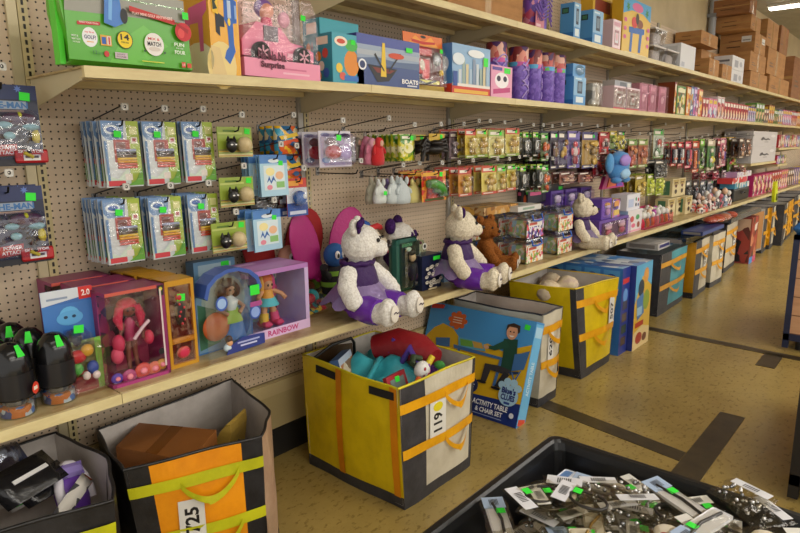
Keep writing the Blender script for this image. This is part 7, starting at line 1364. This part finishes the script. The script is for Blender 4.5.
r = thing('yellow_toy', 'lime yellow toy sticking up among the far totes', 'toy', (AY(779, 205, 1.8).x, 1.85, .64)); r.scale = (.62, .8, .62); b = MB(); b.prism([(-.16, 0), (.2, 0), (.12, .3), (-.02, .52), (-.2, .5), (-.24, .36)], 0, .05, mat('d2dc1c', .4)); b.build('body', r); b = MB(); b.ell((.02, -.005, .12), (.06, .02, .09), mat('5a5a20', .5)); b.build('slot', r)
r = thing('red_packs', 'bagged red and orange toys lying on the far black totes', 'toy bag', (AY(722, 208, 1.78).x, 1.78, .69)); 
for k in range(6):
    b = MB(); b.ell((-.36+.14*k, .02*(-1)**k, .04), (.085, .07, .038), mat(['c8482a', 'd8623a', 'b83a2c', 'd8805a', '8a8a90', 'c8502c'][k], .5)); b.build('toy', r)
b = MB(); b.ell((0, 0, .048), (.6, .15, .045), clear('f0f0f0', .2, .8, 10), 18, 9); b.build('clear_bag', r)
ftop('blue flat box below the bagged red toys', 715, 217, 1.68, .8, .2, .04, .648, mat('223a78', .4), lambda f: f.rect(.05, .2, .95, .8, '2e4a8c'))
# ================================================================ black tray of hair pieces in front, and the display units at the right
BP = mat('151517', .32)
tx0, tx1, ty0, ty1, tz = .78, 1.775, -.05, .872, .60
r = thing('display_tray', 'black plastic tray table heaped with small bagged hair pieces', 'tray', ((tx0+tx1)/2, (ty0+ty1)/2, 0)); cx, cy = r.location.x, r.location.y
def rr_(i, z, c=.03):
    X0, X1, Y0, Y1 = tx0+i-cx, tx1-i-cx, ty0+i-cy, ty1-i-cy; q = []
    for ax, ay, a in ((X1-c, Y1-c, 0), (X0+c, Y1-c, 90), (X0+c, Y0+c, 180), (X1-c, Y0+c, 270)):
        for t in (0, 22.5, 45, 67.5, 90): g = math.radians(a+t); q.append((ax+c*math.cos(g), ay+c*math.sin(g), z))
    return q
b = MB(); b.loft([rr_(.02, tz-.19), rr_(0, tz-.02), rr_(-.004, tz-.006), rr_(.004, tz), rr_(.02, tz), rr_(.026, tz-.008), rr_(.032, tz-.03), rr_(.05, tz-.17)], BP, True, False); b.add(rr_(.05, tz-.17), [tuple(range(20))], BP); b.add(rr_(.02, tz-.19), [tuple(range(19, -1, -1))], BP); b.build('tray', r)
for sx in (-1, 1):
    for sy in (-1, 1): b = MB(); b.lathe([(.03, 0), (.025, .02), (.025, tz-.19)], mat('1a1a1c', .4), 12, c=(sx*.38, sy*.34, 0)); b.build('leg', r)
CL = clear('f4f2ec', .13, .7, 22)
def bagpiece(kind):
    def f():
        rr = random.Random(kind*13+1); w, h = [(.09, .13), (.11, .15), (.08, .16), (.12, .12), (.1, .14), (.07, .2)][kind]
        r = thing('bagged_hair_piece', 'x', 'bagged accessory')
        b = MB(); R_ = []
        for i in range(8):
            t = i/7; q = .007*math.sin(PI*t)**.6+.001; R_.append([(-w/2+.004*rr.uniform(-1, 1), h*t, .0), (-w*.25, h*t, q*rr.uniform(.6, 1.3)), (w*.05, h*t, q*rr.uniform(.7, 1.4)), (w*.3, h*t, q*rr.uniform(.5, 1.3)), (w/2+.004*rr.uniform(-1, 1), h*t, 0), (0, h*t, -.001)])
        b.loft(R_, CL, True, True, False); b.build('clear_bag', r)
        b = MB()
        if kind == 0:
            for k in range(9): b.ell((w*.25*math.cos(k*.7), h*.4+w*.3*math.sin(k*.7), .003), .006, mat(['c8b89a', 'a8865a', 'd8ccb4'][k % 3], .5), 8, 5)
        elif kind == 1: b.tube([(w*.3*math.cos(a*.5), h*.45+h*.3*math.sin(a*.5), .004+.001*(a % 2)) for a in range(13)], .004, mat('2a2624', .4), 6)
        elif kind == 2: b.bbox(-w*.3, w*.3, h*.1, h*.75, .002, .008, mat('c2b8a0', .6), .006); b.tube([(-w*.2, h*.2, .012), (w*.1, h*.5, .014), (w*.2, h*.7, .012)], .004, mat('9a7a3a', .3, .6), 6)
        elif kind == 3:
            for k in range(12): b.ell((rr.uniform(-.35, .35)*w, rr.uniform(.15, .7)*h, .006), rr.uniform(.004, .006), mat(['b8b8b8', 'd8d8d8', '8a8a8c'][k % 3], .2, .7), 7, 5)
        elif kind == 4: b.ell((0, h*.4, .004), (w*.35, h*.22, .006), mat('d8cfbc', .6)); b.ell((w*.1, h*.3, .006), (w*.18, h*.1, .006), mat('b8482c', .5))
        else: b.bbox(-w*.35, w*.35, h*.05, h*.9, .0, .004, mat('dfdfe4', .4), .006); b.tube([(0, h*.1, .006), (w*.1, h*.5, .007), (-w*.05, h*.85, .006)], .004, mat('2c2a2a', .3), 6)
        b.build('hair_piece', r)
        b = MB(); b.box(-w*.4, w*.4, h*.74, h*.98, .006, .0072, mat(['e6e4e0', 'dcdce2', 'e8e6e0', 'd8d8dc', 'e2e0da', 'a8bcd8'][kind], .4)); F = Face(b, (-w*.4, h*.74, .0072), (1, 0, 0), (0, 1, 0), w*.8, h*.24)
        for k in range(7): F.rect(.3+.06*k, .2, .33+.06*k, .75, '3a3a3c')
        b.build('header_card', r)
        if kind != 3: b = MB(); b.T = Matrix.Translation((w*.15, h*.66, .009)); b.box(-.011, .011, -.010, .010, 0, .001, mat(GREEN, .6)); b.build('price_sticker', r)
        return r
    return f
KN = ['clear bag of wooden beads', 'clear bag with a black band', 'clear bag with a tan strip', 'clear bag of silver beads', 'clear bag with a cream clip', 'long white carded bag with black cord']
rr = random.Random(21); n = 0; pile_base(r)
for lay in range(3):
    for i in range(10):
        for j in range(9):
            x = tx0+.10+(tx1-tx0-.20)*(i+.5)/10+rr.uniform(-.04, .04); y = ty0+.10+(ty1-ty0-.2)*(j+.5)/9+rr.uniform(-.04, .04)
            edge = min(x-tx0, tx1-x, y-ty0, ty1-y)
            if edge < [.10, .15, .22][lay]: continue
            if x < .98 or y < .0: continue
            hgt = 0
            k = rr.randrange(6); n += 1
            o = place('bag%d' % k, bagpiece(k), (x, y, tz-.165), KN[k]+' in the heap in the black tray', rz=rr.uniform(-3.1, 3.1), rx=rr.uniform(-.02, .10), ry=rr.uniform(-.07, .07), group=KN[k]+'s in the tray', scale=(1.05, 1.05, 1.0))
            settle(o)
# long white card at the far corner
r = thing('bagged_hair_piece', 'long white and blue carded piece lying in the far corner of the tray', 'bagged accessory', (1.66, .79, .50), 3.12, rx=.03); b = MB(); b.bbox(-.045, .045, 0, .3, 0, .004, mat('dfe2ea', .3), .008); b.bbox(-.046, .046, .0, .03, .0005, .0046, mat('6a90c8', .4), .004); b.build('card', r); b = MB(); b.ell((0, .13, .008), (.03, .06, .014), mat('d0c4b0', .6)); b.build('hair_piece', r); b = MB(); b.tube([(-.03, .05, .012), (0, .15, .02), (.03, .2, .012)], .004, '3a3230', 6); b.build('cord', r); b = MB(); b.box(-.03, .005, .26, .295, .005, .0065, mat(GREEN, .6)); b.build('price_sticker', r)
settle(r)
# ---------------------------------------------------------------- display units at the right edge
NAVY = ramp_mat('dark blue enamel', [(.3, '1d2440'), (.7, '2a3354')], 6, .4); PEACH = ramp_mat('peach slat board', [(.3, 'c8946c'), (.7, 'dcae86')], 3, .5, stretch=(1, 1, 6))
def unit(label, x, y1, L, h, panel, post):
    r = thing('display_unit', label, 'display stand', (x, y1, 0)); D_ = 1.1
    for yy in (-.04, -D_):
        for xx in (0, L-.04): b = MB(); b.box(xx, xx+.04, yy, yy+.04, .02, h, post); b.build('post', r)
    b = MB(); b.box(.012, .028, -D_+.04, -.04, .13, h-.03, panel)
    for k in range(5): b.box(.010, .012, -D_+.04, -.04, .13+(h-.17)*k/5, .136+(h-.17)*k/5, mat('7a5238', .6))
    b.build('end_panel', r)
    b = MB(); b.box(.04, L-.04, -.028, -.012, .13, h-.03, panel); b.build('side_panel', r)
    for z0, z1 in ((.08, .13), (h-.035, h)): b = MB(); b.box(0, L, -D_, 0, z0, z1, post); b.build('rail', r)
    for xx in (.06, L-.1):
        for yy in (-.1, -D_+.06): b = MB(); b.lathe([(.025, 0), (.025, .08)], mat('151517', .5), 10, c=(xx+.02, yy, 0)); b.build('caster', r)
    return r
unit('dark blue framed display stand with peach end panel, far one', 5.27, .745, 1.2, .88, PEACH, NAVY)
unit('black framed display stand with orange wood panel, near right edge', 2.96, .335, 1.2, .86, ramp_mat('orange wood panel', [(.3, 'a85f1c'), (.7, 'c87a2c')], 3, .4, stretch=(1, 1, 5)), mat('1b1a1c', .4))
r = thing('folded_clothes', 'dark red folded garment lying on blue ones on the far stand', 'clothes', (5.47, .60, .88)); b = MB(); b.bbox(-.19, .25, -.3, .13, .09, .2, mat('3c1620', .8, 0, .5, 20), .05); b.build('top_garment', r); b = MB(); b.bbox(-.22, .28, -.3, .16, 0, .09, mat('2a6ab0', .7, 0, .5, 20), .04); b.build('bottom_garment', r)
# ================================================================ pieces of parts go one level deeper
UNDER = {'doll_hair': 'doll', 'skirt': 'dress_top', 'bloomers': 'dress_top', 'tape': 'carton', 'price_tag': 'tag_arm', 'lid_rim': 'lid', 'eye_patch': 'body', 'nose': 'body', 'ear_lining': 'body', 'foot_pad': 'body', 'ear': 'body', 'stripe': 'body', 'label_strip': 'tub', 'handle_clips': 'lid', 'logo': 'card_base', 'wheel': 'toy_car', 'handle': 'strap', 'sleeve': 'dome', 'cord': 'tube', 'name_plate': 'card', 'header_card': 'clear_bag', 'printed_insert': 'bag', 'printed_flowers': 'box_frame', 'spot': 'head', 'rib': 'body'}
def stem_(o): return o.name.rsplit('.', 1)[0] if o.name[-3:].isdigit() and '.' in o.name else o.name
for root in [o for o in bpy.data.objects if o.parent is None and o.type == 'EMPTY']:
    by = {}
    for c in sorted(root.children, key=lambda q: q.name): by.setdefault(stem_(c), []).append(c)
    for n, host in UNDER.items():
        if n in by and host in by:
            for i, c in enumerate(by[n]): c.parent = by[host][min(i, len(by[host])-1)]
